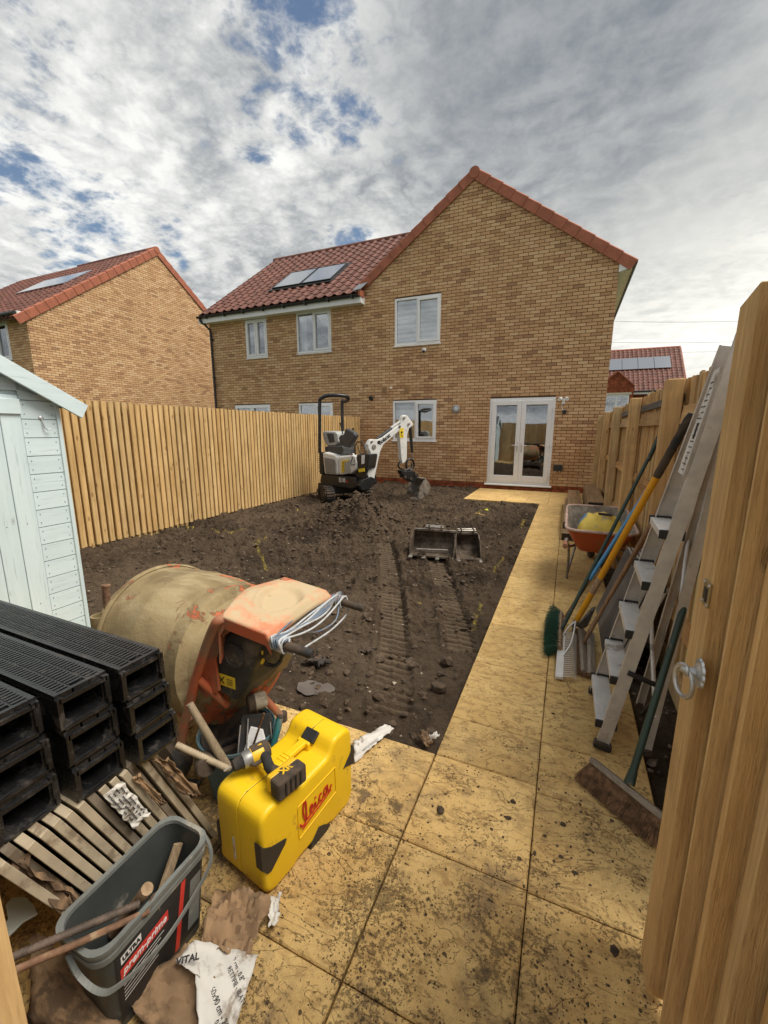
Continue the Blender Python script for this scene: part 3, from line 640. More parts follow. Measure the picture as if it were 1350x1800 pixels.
def window(house, u0, u1, z0, z1, Y, mull=0.5, sashes=(0, 1), blind=None, label=None, sill=True, room=True, dr=1):
    """white two-light casement set in the front wall (faces -y)"""
    f = MB(); t = 0.055; yy = Y - 0.005; d = 0.06
    f.box(((u0 + u1) / 2, yy, z0 + t / 2), (u1 - u0, d, t)); f.box(((u0 + u1) / 2, yy, z1 - t / 2), (u1 - u0, d, t))
    for x in (u0 + t / 2, u1 - t / 2): f.box((x, yy, (z0 + z1) / 2), (t, d, z1 - z0 - 2 * t))
    um = u0 + (u1 - u0) * mull; f.box((um, yy, (z0 + z1) / 2), (t * 0.9, d, z1 - z0 - 2 * t))
    fo = f.build('window_frame', M['upvc'], house, bevel=0.006, seg=1)
    if label: fo['label'] = label
    for k, (a, b_) in enumerate(((u0 + t, um - t * .45), (um + t * .45, u1 - t))):
        s_ = MB()
        if k in sashes:
            q = 0.05; yo = yy - 0.014
            s_.box(((a + b_) / 2, yo, z0 + t + q / 2), (b_ - a + .02, d, q)); s_.box(((a + b_) / 2, yo, z1 - t - q / 2), (b_ - a + .02, d, q))
            for x in (a + q / 2 - .01, b_ - q / 2 + .01): s_.box((x, yo, (z0 + z1) / 2), (q, d, z1 - z0 - 2 * t - 2 * q))
            so_ = s_.build('sash', M['upvc'], fo, bevel=0.005, seg=1)
        g_ = MB(); g_.box(((a + b_) / 2, yy + 0.012, (z0 + z1) / 2), (b_ - a, 0.008, z1 - z0 - 2 * t)); g_.build('pane', M['glass'], fo)
    if sill:
        s_ = MB(); s_.prism([(u0 - .03, yy - .055, z0 - .035), (u0 - .03, yy - .055, z0 - .012), (u0 - .03, yy + .01, z0 + .004), (u0 - .03, yy + .01, z0 - .035)], (u1 - u0 + .06, 0, 0)); s_.build('window_sill', M['upvc'], house, bevel=.004, seg=1)
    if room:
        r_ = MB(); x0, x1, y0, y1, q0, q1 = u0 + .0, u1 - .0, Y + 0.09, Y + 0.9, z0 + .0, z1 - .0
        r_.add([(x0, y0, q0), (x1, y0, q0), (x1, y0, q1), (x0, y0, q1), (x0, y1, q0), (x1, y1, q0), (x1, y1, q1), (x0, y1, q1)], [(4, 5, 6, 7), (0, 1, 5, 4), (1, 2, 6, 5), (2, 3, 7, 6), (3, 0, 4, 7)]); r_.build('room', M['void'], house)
    return fo

# ---- the pair of houses facing the garden: gabled half on the right, eaves half on the left
YW = 11.10; XR = 0.70; XJ = -5.50; XL = -11.10
house = empty('semi_detached_house', (XR, YW, 0), 'buff brick pair of houses with one tall gable and red tiled roof across the garden', 'house')
AX, AZ, EZ = -2.52, 7.42, 5.03         # gable apex and eaves
sl_r = (AZ - EZ) / (0.90 - AX); sl_l = sl_r
wl = lambda z: XJ if z <= AZ - (AX - XJ) * sl_l else AX - (AZ - z) / sl_l
wr = lambda z: XR if z <= AZ - (XR - AX) * sl_r else AX + (AZ - z) / sl_r
zl = AZ - (AX - XJ) * sl_l; zr = AZ - (XR - AX) * sl_r
H_DOOR = (-1.90, -0.36, 0.10, 2.28); H_UP = (-4.53, -3.26, 3.73, 4.91); H_LO = (-4.57, -3.31, 1.22, 2.29)
H1 = (-9.61, -8.78, 3.73, 4.86); H2 = (-7.68, -6.50, 3.74, 4.89); H3 = (-10.23, -8.79, 0.15, 2.29); H4 = (-7.70, -6.50, 1.23, 2.29)
Wf = lambda u, z: (u, YW + 0.010, z)
holesR = [H_DOOR, H_UP, H_LO]; holesL = [H1, H2, H3, H4]
mortar_wall('gable_wall', house, Wf, (0, -1, 0), XJ, XR, 0, AZ, holesR, wl, wr, apex=zl)
b = MB()
for a_, c_ in ((zl, zr),): pass
mortar_wall('side_wing_wall', house, Wf, (0, -1, 0), XL, XJ, 0, 5.05, holesL)
put_wall(house, brick_rects(XJ, XR, 0.15, AZ - 0.02, holesR, lambda z: wl(z), lambda z: wr(z)), Wf, (0, -1, 0), holesR, None, nind=300)
put_wall(house, brick_rects(XL, XJ, 0.15, 5.03, holesL, phase=0.05), Wf, (0, -1, 0), holesL, None, nind=0)
put_wall(house, brick_rects(XL, XR, 0.0, 0.15, [(H_DOOR[0], H_DOOR[1], .1, .2)], phase=0.09), Wf, (0, -1, 0), [], None, proud=0.016, nind=24, red=True, names=('plinth_brick', 'plinth'))
# returns and back of the block
b = MB(); b.add([(XR, YW + .01, 0), (XR, YW + 9, 0), (XR, YW + 9, 5.0), (XR, YW + .01, 5.0)], [(0, 1, 2, 3)]); b.add([(XL, YW + .01, 0), (XL, YW + 9, 0), (XL, YW + 9, 5.0), (XL, YW + .01, 5.0)], [(0, 1, 2, 3)]); b.add([(XL, YW + 9, 0), (XR, YW + 9, 0), (XR, YW + 9, 5.0), (XL, YW + 9, 5.0)], [(0, 1, 2, 3)])
ridge_y = 14.85; b.add([(XL, YW + .01, 5.0), (XL, 18.9, 5.0), (XL, ridge_y, 7.9)], [(0, 1, 2)])
b.build('return_wall', M['mortar'], house)
Wr = lambda u, z: (XR - 0.002, u, z)
put_wall(house, brick_rects(YW + .02, YW + 8.9, 0.0, 5.0, []), Wr, (1, 0, 0), [], None, nind=0)
# roofs -------------------------------------------------------------
def tile_mesh(name='roof_tile', wd=0.30, ln=0.375, th=0.016, mat=None):
    """pan and roll interlocking tile, local x across, y up the slope, z off the roof"""
    prof = [(-.5, .000), (-.40, .003), (-.28, .001), (-.14, .004), (-.02, .012), (.10, .034), (.20, .047), (.30, .047), (.40, .034), (.47, .016), (.52, .006)]
    b = MB(); n = len(prof); vs = []
    for y, dz in ((0, 0.020), (ln, 0.0)):
        for x, z in prof: vs.append((x * wd, y, z + dz))
    for x, z in prof: vs.append((x * wd, 0, z + 0.020 - th))
    b.add(vs, [(i, i + 1, n + i + 1, n + i) for i in range(n - 1)] + [(2 * n + i, 2 * n + i + 1, i + 1, i) for i in range(n - 1)])
    me = b.mesh(name); me.materials.append(mat or M['tile']); me.shade_smooth(); me.set_sharp_from_angle(angle=math.radians(45)); return me
TM = tile_mesh()
def roof_plane(house, name, O, X, S, W_, L_, tiles='parts', skip=None, thick=0.06, gauge=0.335, tw=0.30):
    """O lower corner, X unit along eaves, S unit up the slope"""
    O = Vector(O); X = Vector(X).normalized(); S = Vector(S).normalized(); N = X.cross(S).normalized()
    if N.z < 0: N = -N
    b = MB(); P = [O, O + X * W_, O + X * W_ + S * L_, O + S * L_]
    b.prism([p - N * 0.005 for p in P], -N * thick); ro = b.build(name, M['tile'], house)
    R = Matrix((X, S, X.cross(S))).transposed()
    flip = X.cross(S).z < 0
    if flip: R = Matrix((-X, S, N)).transposed()
    nx = int(round(W_ / tw)); ny = int(math.ceil(L_ / gauge)); sx = W_ / nx
    joined = MB()
    tv = [v.co.copy() for v in TM.vertices]; tf = [tuple(p.vertices) for p in TM.polygons]
    for j in range(ny):
        for i in range(nx):
            c = O + X * (sx * (i + 0.5)) + S * (gauge * j - 0.03)
            if skip and skip(c): continue
            if gauge * j + 0.375 > L_ + 0.06: c = O + X * (sx * (i + 0.5)) + S * (L_ - 0.36)
            if tiles == 'parts':
                o = bpy.data.objects.new('roof_tile', TM); col.objects.link(o)
                mw = R.to_4x4(); mw.translation = c; o.matrix_world = mw; setparent(o, ro)
            else: joined.add([R @ v + c for v in tv], tf)
    if tiles != 'parts':
        o = joined.build('roof_tiles', M['tile'], ro, smooth=45); o['kind'] = 'stuff'
    return ro
rp = math.radians(36.0)
# left half: slope facing the garden
ey, ez = YW - 0.30, 5.10
S = Vector((0, math.cos(rp), math.sin(rp))); Lr = (ridge_y - ey) / math.cos(rp)
roof_plane(house, 'roof', (XL - 0.10, ey, ez), (1, 0, 0), S, XJ - 0.0 - XL + 0.10, Lr - 0.02, 'parts', skip=lambda c: False)
rz = ez + Lr * math.sin(rp)
# wedge of the same slope running on behind the gable's left rake
roof_plane(house, 'roof', (XJ, ey + 1.2, ez + 1.2 * math.tan(rp)), (1, 0, 0), S, 1.5, Lr - 1.2 / math.cos(rp) - .02, 'joined', skip=lambda c: c.x > XJ + 0.02 and (AZ - abs(c.x - AX) * sl_l) > c.z + 0.15)
Sb = Vector((0, -math.cos(rp), math.sin(rp)))
b = MB(); b.prism([(XL - .1, ridge_y + .01, rz), (XJ + 3, ridge_y + .01, rz), (XJ + 3, 18.9, rz - 4.05 * math.tan(rp)), (XL - .1, 18.9, rz - 4.05 * math.tan(rp))], (0, 0, -0.06)); b.build('rear_roof', M['tile'], house)
# gabled half: two slopes running back from the garden gable
cg, sg = 1 / math.hypot(1, sl_r), sl_r / math.hypot(1, sl_r)
Lg = (0.98 - AX) / cg
roof_plane(house, 'gable_roof', (0.98, YW + 0.02, AZ - (0.98 - AX) * sl_r + .06), (0, 1, 0), (-cg, 0, sg), 8.6, Lg, 'joined')
b = MB(); b.prism([(AX, YW + .03, AZ + .02), (AX, YW + 8.6, AZ + .02), (XJ + .02, YW + 8.6, zl + .02), (XJ + .02, YW + .03, zl + .02)], (0, 0, -.06)); b.build('gable_roof_back', M['tile'], house)
# ridge caps
for k in range(15):
    b = MB(); x0 = XL - .1 + k * .42; b.lathe([(0.10, 0), (0.10, 0.43), (0.085, 0.43)], 14, frame((x0, ridge_y, rz - 0.02), (1, 0, 0), (0, 0, 1))); b.build('ridge_tile', M['tile'], house, smooth=40)
def verge(house, P0, P1, n, facing, drop=0.17, top=0.13, th=0.03):
    """run of dry-verge caps from P0 (eaves) to P1 (apex): a face against the gable and a lip over the tiles"""
    P0 = Vector(P0); P1 = Vector(P1); d = (P1 - P0); L = d.length; d.normalize(); Fv = Vector(facing)
    up = Fv.cross(d); up = up if up.z > 0 else -up
    g_ = L / n
    for k in range(n):
        a = P0 + d * (g_ * k - 0.02); b_ = MB(); ln = g_ + 0.03
        lift = 0.014
        # lower end stands proud of the cap below
        q = [a + Fv * 0.045 - up * drop, a + Fv * 0.045 + up * (0.035 + lift), a + Fv * 0.02 + up * (0.058 + lift), a - Fv * top + up * (0.058 + lift), a - Fv * top + up * (0.035 + lift), a + Fv * 0.018 + up * (0.03 + lift), a + Fv * 0.018 - up * drop]
        e = [p + d * ln - up * lift - Fv * 0.012 for p in q]; nn = len(q)
        e[0] += up * 0.02; e[-1] += up * 0.02
        b_.add(q + e, [(i, (i + 1) % nn, nn + (i + 1) % nn, nn + i) for i in range(nn)] + [(0, 1, 5, 6), (1, 2, 3, 4, 5), (nn + 6, nn + 5, nn + 1, nn)])
        b_.build('verge_cap', M['verge'], house)
zr98 = AZ - (0.98 - AX) * sl_r
verge(house, (1.0, YW - .005, zr98 + .06 - .015), (AX + .04, YW - .005, AZ + .045), 12, (0, -1, 0))
verge(house, (XJ - .02, YW - .005, zl + .045), (AX - .04, YW - .005, AZ + .045), 10, (0, -1, 0))
b = MB(); b.lathe([(0.0, -.07), (0.125, -.065), (0.13, 0.0), (0.13, .45), (0.12, .45)], 22, frame((AX, YW + .01, AZ + .015), (0, 1, 0), (0, 0, 1)), capa=False); b.build('ridge_end_cap', M['verge'], house, smooth=50)
for k in range(12):
    b = MB(); b.lathe([(0.105, 0), (0.105, 0.45)], 14, frame((AX, YW + .45 + k * .44, AZ + .0), (0, 1, 0), (0, 0, 1))); b.build('ridge_tile', M['tile'], house, smooth=40)
# eaves: white boxed end, soffit and gutter along the right flank
b = MB(); b.prism([(XR + .003, YW - .03, 4.86), (0.93, YW - .03, 4.92), (0.93, YW - .03, 5.14), (XR + .003, YW - .03, 5.28)], (0, 0.03, 0)); b.build('boxed_eave_end', M['upvc'], house)
b = MB(); b.box((0.815, YW + 4.4, 4.885), (0.23, 8.78, 0.018), rotm(ry=-0.2)); b.build('soffit', M['soffit'], house)
b = MB(); b.box((0.945, YW + 4.4, 4.985), (0.02, 8.8, 0.17)); b.build('fascia', M['upvc'], house)
b = MB(); b.tube([(1.0, YW - .0, 5.03), (1.0, YW + 8.8, 5.03)], 0.055, 10); b.build('gutter', M['black'], house, smooth=60)
# eaves of the left half
b = MB(); b.box(((XL + XJ) / 2 - .05, ey + 0.055, 4.965), (XJ - XL + .25, 0.022, 0.20)); b.build('fascia', M['upvc'], house)
b = MB(); b.box(((XL + XJ) / 2 - .05, ey + 0.18, 4.875), (XJ - XL + .25, 0.24, 0.014)); b.build('soffit', M['soffit'], house)
b = MB(); b.box((XJ + .07, ey + .17, 4.96), (.02, .25, .19)); b.box((XL - .17, ey + .17, 4.96), (.02, .25, .19)); b.build('fascia_end', M['upvc'], house)
g_ = MB(); n = 9
prof = [(0.058 * math.cos(PI + PI * i / 8), 0.058 * math.sin(PI + PI * i / 8)) for i in range(9)]; prof2 = [(0.05 * math.cos(PI + PI * i / 8), 0.05 * math.sin(PI + PI * i / 8)) for i in range(9)][::-1]
g_.prism([(XL - .18, ey - .005 + a, 5.055 + c) for a, c in prof + prof2], (XJ - XL + .24, 0, 0)); g_.build('gutter', M['black'], house, smooth=60)
for k in range(8):
    b = MB(); b.box((XL + .2 + k * .75, ey - .005, 5.02), (.035, .135, .09)); b.build('gutter_bracket', M['black'], house)
b = MB(); b.tube([(XL - .06, ey - .01, 5.0), (XL - .06, ey + .0, 4.93), (XL + .02, ey + .12, 4.82), (XL + .09, YW - .06, 4.68), (XL + .10, YW - .055, 4.5), (XL + .10, YW - .055, .1)], 0.034, 12); b.build('downpipe', M['black'], house, smooth=60)
for z in (3.2, 4.4, 1.6): b = MB(); b.box((XL + .10, YW - .04, z), (.10, .06, .045)); b.build('pipe_clip', M['black'], house)
b = MB(); b.prism([(XJ - .12, ey - .05, 5.16), (XJ + .12, ey - .03, 5.19), (XJ + .20, YW - .02, 5.44), (XJ - .06, YW - .02, 5.42)], (0, 0, -.02)); b.build('lead_flashing', M['lead'], house)
b = MB(); b.prism([(XJ + .03, ey - .02, 5.02), (XJ + .10, ey - .02, 5.02), (XJ + .10, ey - .02, 5.18), (XJ + .03, ey - .02, 5.20)], (0, .24, 0)); b.build('verge_foot', M['verge'], house)
# solar panels set into the left roof
Nr = Vector((0, -math.sin(rp), math.cos(rp)))
def onroof(x, y): return gpl(x, y, (XL, ey, ez + .085), Nr)
c00, c10, c11, c01 = onroof(481, 507), onroof(575, 497), onroof(612, 463), onroof(516, 479)
bx0, bx1 = min(c00.x, c01.x), max(c10.x, c11.x)
base = Vector(((c00.x), ey, ez + 0.085)); s0 = (c00.y - ey) / math.cos(rp); s1 = (c11.y - ey) / math.cos(rp)
xa = (c00.x + c01.x) / 2; xb = (c10.x + c11.x) / 2; xm = (xa + xb) / 2
R = Matrix(((1, 0, 0), tuple(S), tuple(Nr))).transposed()
def roofp(x, s, n=0.0): return Vector((x, ey, ez)) + S * s + Nr * n
b = MB(); b.box(roofp((xa + xb) / 2, (s0 + s1) / 2, 0.055), (xb - xa + .22, s1 - s0 + .24, 0.03), R); tray = b.build('panel_tray', M['black'], house)
for x0, x1 in ((xa, xm - .03), (xm + .03, xb)):
    b = MB(); b.box(roofp((x0 + x1) / 2, (s0 + s1) / 2, 0.088), (x1 - x0, s1 - s0, 0.03), R); sp_ = b.build('solar_panel', M['solar'], house)
    b = MB()
    for s_ in (s0, s1): b.box(roofp((x0 + x1) / 2, s_, 0.09), (x1 - x0 + .02, .03, .04), R)
    for x in (x0, x1): b.box(roofp(x, (s0 + s1) / 2, 0.0905), (.03, s1 - s0 - .03, .04), R)
    b.build('panel_frame', M['blackmetal'], sp_)
# windows and door
window(house, *H_UP[:2], *H_UP[2:], YW + 0.03, 0.5, sashes=(1,), label='upper window with striped day and night blind')
window(house, *H_LO[:2], *H_LO[2:], YW + 0.03, 0.53, sashes=(1,), label='kitchen window left of the light with a pot plant inside')
window(house, *H1[:2], *H1[2:], YW + 0.03, 0.5, sashes=(0, 1)); window(house, *H2[:2], *H2[2:], YW + 0.03, 0.5, sashes=(1,))
window(house, *H4[:2], *H4[2:], YW + 0.03, 0.5, sashes=(1,))
window(house, *H3[:2], *H3[2:], YW + 0.03, 0.5, sashes=(0, 1), sill=False)
z = 4.84; k = 0
while z > 3.8:
    b = MB(); b.box((-3.895, YW + 0.056, z - .035), (1.15, 0.006, 0.078)); b.build('blind_slat', M['curtain'], house); z -= 0.118
b = MB(); b.box((-3.895, YW + 0.075, 4.3), (1.18, 0.004, 1.1)); b.build('blind_backing', plain('grey_sheer_blind', (0.55, 0.60, 0.65), 0.9), house)
for x0, x1, z0, z1 in ((-7.60, -7.42, 3.8, 4.85), (-9.54, -9.42, 3.8, 4.8)):
    b = MB(); n = 12
    for i in range(n): b.box((x0 + (x1 - x0) * (i + .5) / n, YW + .13 + (.012 if i % 2 else 0), (z0 + z1) / 2), ((x1 - x0) / n * 1.05, .012, z1 - z0))
    b.build('curtain', M['curtain'], house)
b = MB(); b.box((-3.94, YW + .14, 2.12), (1.1, .01, .26)); b.build('roller_blind', plain('beige_blind', (0.42, 0.38, 0.31), 0.9), house)
lf = plain('house_plant_leaf', (0.05, 0.11, 0.03), 0.6)
b = MB()
for k in range(26):
    a_ = random.random() * 6.28; r_ = random.uniform(.04, .16); p0 = Vector((-3.55, YW + .25, 1.33)); p1 = p0 + Vector((math.cos(a_) * r_, math.sin(a_) * r_ * .6, random.uniform(.02, .2)))
    s_ = Vector((-math.sin(a_), math.cos(a_), 0)) * .022; mdp = (p0 + p1) / 2 + Vector((0, 0, .03)); b.add([p0, mdp - s_, p1, mdp + s_], [(0, 1, 2, 3)])
b.build('pot_plant', lf, house)
dz0 = 0.13
d = empty('french_door', (-1.13, YW, 0.1)); setparent(d, house)
x0, x1, z0, z1 = H_DOOR; y = YW + .028; t = .06
b = MB(); b.box(((x0 + x1) / 2, y, z1 - t / 2), (x1 - x0, .07, t)); b.box(((x0 + x1) / 2, y, z0 + .05 + t / 2), (x1 - x0, .07, t))
for x in (x0 + t / 2, x1 - t / 2): b.box((x, y, (z0 + z1) / 2 + .025), (t, .07, z1 - z0 - 2 * t - .05))
b.build('door_frame', M['upvc'], d, bevel=.005, seg=1)
b = MB(); b.prism([(x0 - .05, y - .09, z0 - .0), (x0 - .05, y - .09, z0 + .03), (x0 - .05, y, z0 + .052), (x0 - .05, y, z0)], (x1 - x0 + .10, 0, 0)); b.build('door_sill', M['upvc'], d, bevel=.004, seg=1)
xm = (x0 + x1) / 2; q = 0.105; zb, zt = z0 + .05 + t, z1 - t
for k, (a, c) in enumerate(((x0 + t, xm - .002), (xm + .002, x1 - t))):
    b = MB(); yo = y - .018
    for xx in (a + q / 2, c - q / 2): b.box((xx, yo, (zb + zt) / 2), (q, .068, zt - zb))
    b.box(((a + c) / 2, yo, zb + .075), (c - a - 2 * q, .068, .15)); b.box(((a + c) / 2, yo, zt - .055), (c - a - 2 * q, .068, .11))
    lv = b.build('door_leaf', M['upvc'], d, bevel=.006, seg=1)
    b = MB(); b.box(((a + c) / 2, yo + .012, (zb + zt) / 2), (c - a - 2 * q + .01, .01, zt - zb - .25)); b.build('door_pane', M['glass'], d)
    hx = (c - .05) if k == 0 else (a + .05); sgn = -1 if k == 0 else 1
    b = MB(); b.box((hx, yo - .04, 1.08), (.028, .012, .22)); b.tube([(hx, yo - .04, 1.13), (hx, yo - .085, 1.13), (hx + sgn * .02, yo - .09, 1.13), (hx + sgn * .13, yo - .09, 1.13)], .0095, 8); b.build('door_handle', M['chrome'], d, smooth=50)
    hh = (x0 + .045) if k == 0 else (x1 - .045)
    for z in (.35, 1.15, 2.0): b = MB(); b.tube([(hh, yo - .04, z - .05), (hh, yo - .04, z + .05)], .013, 8); b.build('hinge', M['upvc'], d, smooth=50)
b = MB(); x0_, x1_, y0_, y1_ = x0 + .02, x1 - .02, YW + .12, YW + 3.2
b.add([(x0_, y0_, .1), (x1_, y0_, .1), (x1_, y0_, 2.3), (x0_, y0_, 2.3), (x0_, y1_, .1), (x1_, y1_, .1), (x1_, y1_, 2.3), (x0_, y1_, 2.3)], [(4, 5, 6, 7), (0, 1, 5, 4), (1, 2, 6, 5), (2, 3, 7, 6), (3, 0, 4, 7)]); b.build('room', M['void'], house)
# things fixed to the wall
b = MB(); b.lathe([(0.062, 0), (0.062, .05), (.05, .07), (.045, .03)], 20, frame((-5.23, YW - .002, 2.38), (0, -1, 0), (1, 0, 0))); b.build('flue_vent', M['black'], house, smooth=40)
for x in (-4.83, -4.15):
    b = MB(); b.box((x, YW - .006, 2.595), (.16, .016, .15));
    for k in range(5): b.box((x, YW - .016, 2.54 + k * .028), (.13, .01, .010))
    b.build('air_brick', plain('buff_air_brick', (.36, .22, .11), .8), house)
b = MB(); b.lathe([(0.028, 0), (0.028, .05), (.02, .07)], 12, frame((-4.62, YW - .002, 2.64), (0, -1, 0), (1, 0, 0))); b.build('outdoor_sensor', M['upvc'], house, smooth=40)
cm = empty('dome_camera', (-3.68, YW, 3.56)); setparent(cm, house)
b = MB(); b.lathe([(0.055, 0), (0.055, .05), (.048, .07), (.03, .075)], 18, frame((-3.68, YW - .002, 3.57), (0, -1, -.15), (1, 0, 0))); b.build('camera_body', M['upvc'], cm, smooth=40)
b = MB(); b.lathe([(0.036, .05), (0.032, .085), (.018, .1), (.0, .104)], 16, frame((-3.68, YW - .02, 3.545), (0, -1, -.3), (1, 0, 0))); b.build('camera_lens', M['black'], cm, smooth=40)
sl_ = empty('bulkhead_light', (-2.77, YW, 2.04)); setparent(sl_, house)
b = MB(); b.lathe([(0.085, 0), (0.10, .02), (.10, .05), (.075, .065), (.07, .045)], 24, frame((-2.77, YW - .002, 2.04), (0, -1, 0), (1, 0, 0))); b.build('light_housing', M['grey_plastic'], sl_, smooth=40)
b = MB(); b.lathe([(0.068, .045), (0.05, .075), (.0, .082)], 20, frame((-2.77, YW - .002, 2.04), (0, -1, 0), (1, 0, 0))); b.build('light_lens', plain('frosted_lens', (.55, .58, .60), .3), sl_, smooth=40)
fl = empty('twin_security_light', (-.19, YW, 2.2)); setparent(fl, house)
b = MB(); b.box((-.19, YW - .03, 2.17), (.07, .06, .13)); b.build('sensor_body', M['upvc'], fl, bevel=.01)
for s_ in (-1, 1): b = MB(); b.lathe([(.02, 0), (.038, .02), (.042, .09), (.03, .09)], 14, frame((-.19 + s_ * .05, YW - .07, 2.245), (s_ * .5, -1, -.4), (0, 0, 1))); b.build('lamp_head', M['upvc'], fl, smooth=40)
b = MB(); b.tube([(-.21, YW - .02, 2.12), (-.225, YW - .015, 2.05), (-.18, YW - .015, 1.98), (-.16, YW - .015, 1.96)], .008, 6); b.build('cable', M['upvc'], fl, smooth=60)
b = MB(); b.box((-.15, YW - .025, 1.93), (.09, .05, .09)); b.build('junction_box', M['black'], house, bevel=.008)
b = MB(); b.box((-.19, YW - .035, .60), (.20, .07, .13)); sk = b.build('outdoor_socket', M['black'], house, bevel=.012)
for s_ in (-1, 1): b = MB(); b.tube([(-.19 + s_ * .045, YW - .04, .53), (-.19 + s_ * .045, YW - .04, .49)], .018, 10); b.build('plug_cap', M['grey_plastic'], sk, smooth=50)

# ---- neighbour on the left, gable end towards the garden
XG = -15.55; hy0, hya, hy1 = 8.19, 13.09, 17.99; gz_a, gz_e = 8.40, 4.93
h2 = empty('neighbouring_house', (XG, hy0, 0), 'buff brick house with its blank gable end behind the left fence', 'house')
sl2 = (gz_a - gz_e) / (hya - hy0)
Wg = lambda u, z: (XG - 0.010, u, z)
l2 = lambda z: hy0 if z <= gz_e else hya - (gz_a - z) / sl2
r2 = lambda z: hy1 if z <= gz_e else hya + (gz_a - z) / sl2
mortar_wall('gable_wall', h2, Wg, (1, 0, 0), hy0, hy1, 0, gz_a, [], l2, r2, apex=gz_e)
put_wall(h2, brick_rects(hy0, 16.5, 1.2, gz_a - .02, [], l2, r2), Wg, (1, 0, 0), [], None, nind=0)
Wg2 = lambda u, z: (u, hy0 + .010, z)
HW = (-17.95, -16.62, 3.72, 4.88)
mortar_wall('front_wall', h2, Wg2, (0, -1, 0), -20.5, XG, 0, 4.95, [HW])
put_wall(h2, brick_rects(-19.5, XG, 1.5, 4.93, [HW]), Wg2, (0, -1, 0), [HW], None, nind=0)
window(h2, *HW[:2], *HW[2:], hy0 + .03, .5, sashes=(0, 1))
p2 = math.atan2(gz_a - gz_e, hya - hy0)
S2 = Vector((0, math.cos(p2), math.sin(p2))); o0 = Vector((-20.6, hy0 - .28, gz_e + .10 - .28 * math.tan(p2)))
L2 = (hya - hy0 + .28) / math.cos(p2)
roof_plane(h2, 'roof', (XG + .02 - 4.8, o0.y, o0.z), (1, 0, 0), S2, 4.8, L2, 'parts')
roof_plane(h2, 'roof', (XG + .02 - 4.8 - 4.5, o0.y, o0.z), (1, 0, 0), S2, 4.5, L2, 'joined')
b = MB(); za = o0.z + L2 * math.sin(p2); b.prism([(-25, hya + .005, za), (XG + .02, hya + .005, za), (XG + .02, hy1 + .3, o0.z), (-25, hy1 + .3, o0.z)], (0, 0, -.06)); b.build('rear_roof', M['tile'], h2)
verge(h2, (XG + .005, hy0 - .30, gz_e + .085 - .3 * sl2), (XG + .005, hya - .03, gz_a + .085), 17, (1, 0, 0), top=.16, drop=.19)
verge(h2, (XG + .005, hy1 + .30, gz_e + .085 - .3 * sl2), (XG + .005, hya + .03, gz_a + .085), 17, (1, 0, 0), top=.16, drop=.19)
b = MB(); b.lathe([(0.0, -.06), (0.12, -.055), (0.125, 0.0), (0.125, .45)], 18, frame((XG + .0, hya, gz_a + .07), (-1, 0, 0), (0, 0, 1)), capa=False); b.build('ridge_end_cap', M['verge'], h2, smooth=50)
for k in range(10):
    b = MB(); b.lathe([(0.10, 0), (0.10, 0.45)], 12, frame((XG - .4 - k * .44, hya, za), (-1, 0, 0), (0, 0, 1))); b.build('ridge_tile', M['tile'], h2, smooth=40)
b = MB(); b.box((XG - 2.5, hy0 - .22, gz_e - .01), (5.0, .02, .19)); b.box((XG - .0, hy0 - .11, gz_e - .01), (.02, .22, .19)); b.build('fascia', M['upvc'], h2)
b = MB(); b.tube([(XG - 5.2, hy0 - .30, gz_e + .02), (XG - .0, hy0 - .30, gz_e + .02)], .058, 10); b.build('gutter', M['black'], h2, smooth=60)
N2 = Vector((0, -math.sin(p2), math.cos(p2)))
def on2(x, y): return gpl(x, y, (XG, o0.y, o0.z + .07), N2)
pc = [on2(42, 514), on2(120, 497), on2(153, 479), on2(75, 495)]
xa2, xb2 = (pc[0].x + pc[3].x) / 2, (pc[1].x + pc[2].x) / 2; sa2 = (pc[0].y + pc[1].y) / 2; sb2 = (pc[2].y + pc[3].y) / 2
R2 = Matrix(((1, 0, 0), tuple(S2), tuple(N2))).transposed()
def rp2(x, y, n): return Vector((x, o0.y, o0.z)) + S2 * ((y - o0.y) / math.cos(p2)) + N2 * n
b = MB(); b.box(rp2((xa2 + xb2) / 2, (sa2 + sb2) / 2, .08), (xb2 - xa2, (sb2 - sa2) / math.cos(p2), .03), R2); b.build('solar_panel', M['solar'], h2)

# ---- red brick house seen over the right fence
h3 = empty('red_brick_house', (4, 36.5, 0), 'red brick house with small porch gable and solar panels seen beyond the right fence', 'house')
YB, YR, EZ3, RZ3 = 36.0, 40.0, 4.25, 7.75
HB = (2.15, 3.72, 2.55, 4.02)
b = MB(); b.box((3.5, YB + .45, 2.1), (7.4, .3, 4.2)); b.build('wall', M['redbrick'], h3)
Wb = lambda u, z: (u, YB - .52 + .010, z)
mortar_wall('bay_wall', h3, Wb, (0, -1, 0), 1.6, 3.95, 0, 4.55, [HB], mat=M['redbrick'])
b = MB(); b.add([(1.4, YB - .515, 4.55), (3.95, YB - .515, 4.55), (2.95, YB - .515, 5.55), (2.75, YB - .515, 5.65)], [(0, 1, 2, 3)]); b.box((3.955, YB + .0, 2.2), (.02, 1.0, 4.4)); b.build('porch_gable', M['redbrick'], h3)
put_wall(h3, brick_rects(3.97, 7.1, 1.5, 4.2, []), lambda u, z: (u, YB + .29, z), (0, -1, 0), [], None, nind=0, red=True)
put_wall(h3, brick_rects(1.6, 3.95, 1.5, 4.55, [HB]), Wb, (0, -1, 0), [HB], None, nind=0, red=True)
b = MB(); b.box((2.9, YB - .55, 4.10), (1.9, .06, .15)); b.build('lintel', plain('pale_stone', (.55, .48, .36), .8), h3)
wf = window(h3, *HB[:2], *HB[2:], YB - .5, .5, sashes=(0, 1))
b = MB()
for x in (2.15 + .39, 2.93 + .40): b.box((x, YB - .54, 3.28), (.03, .02, 1.3))
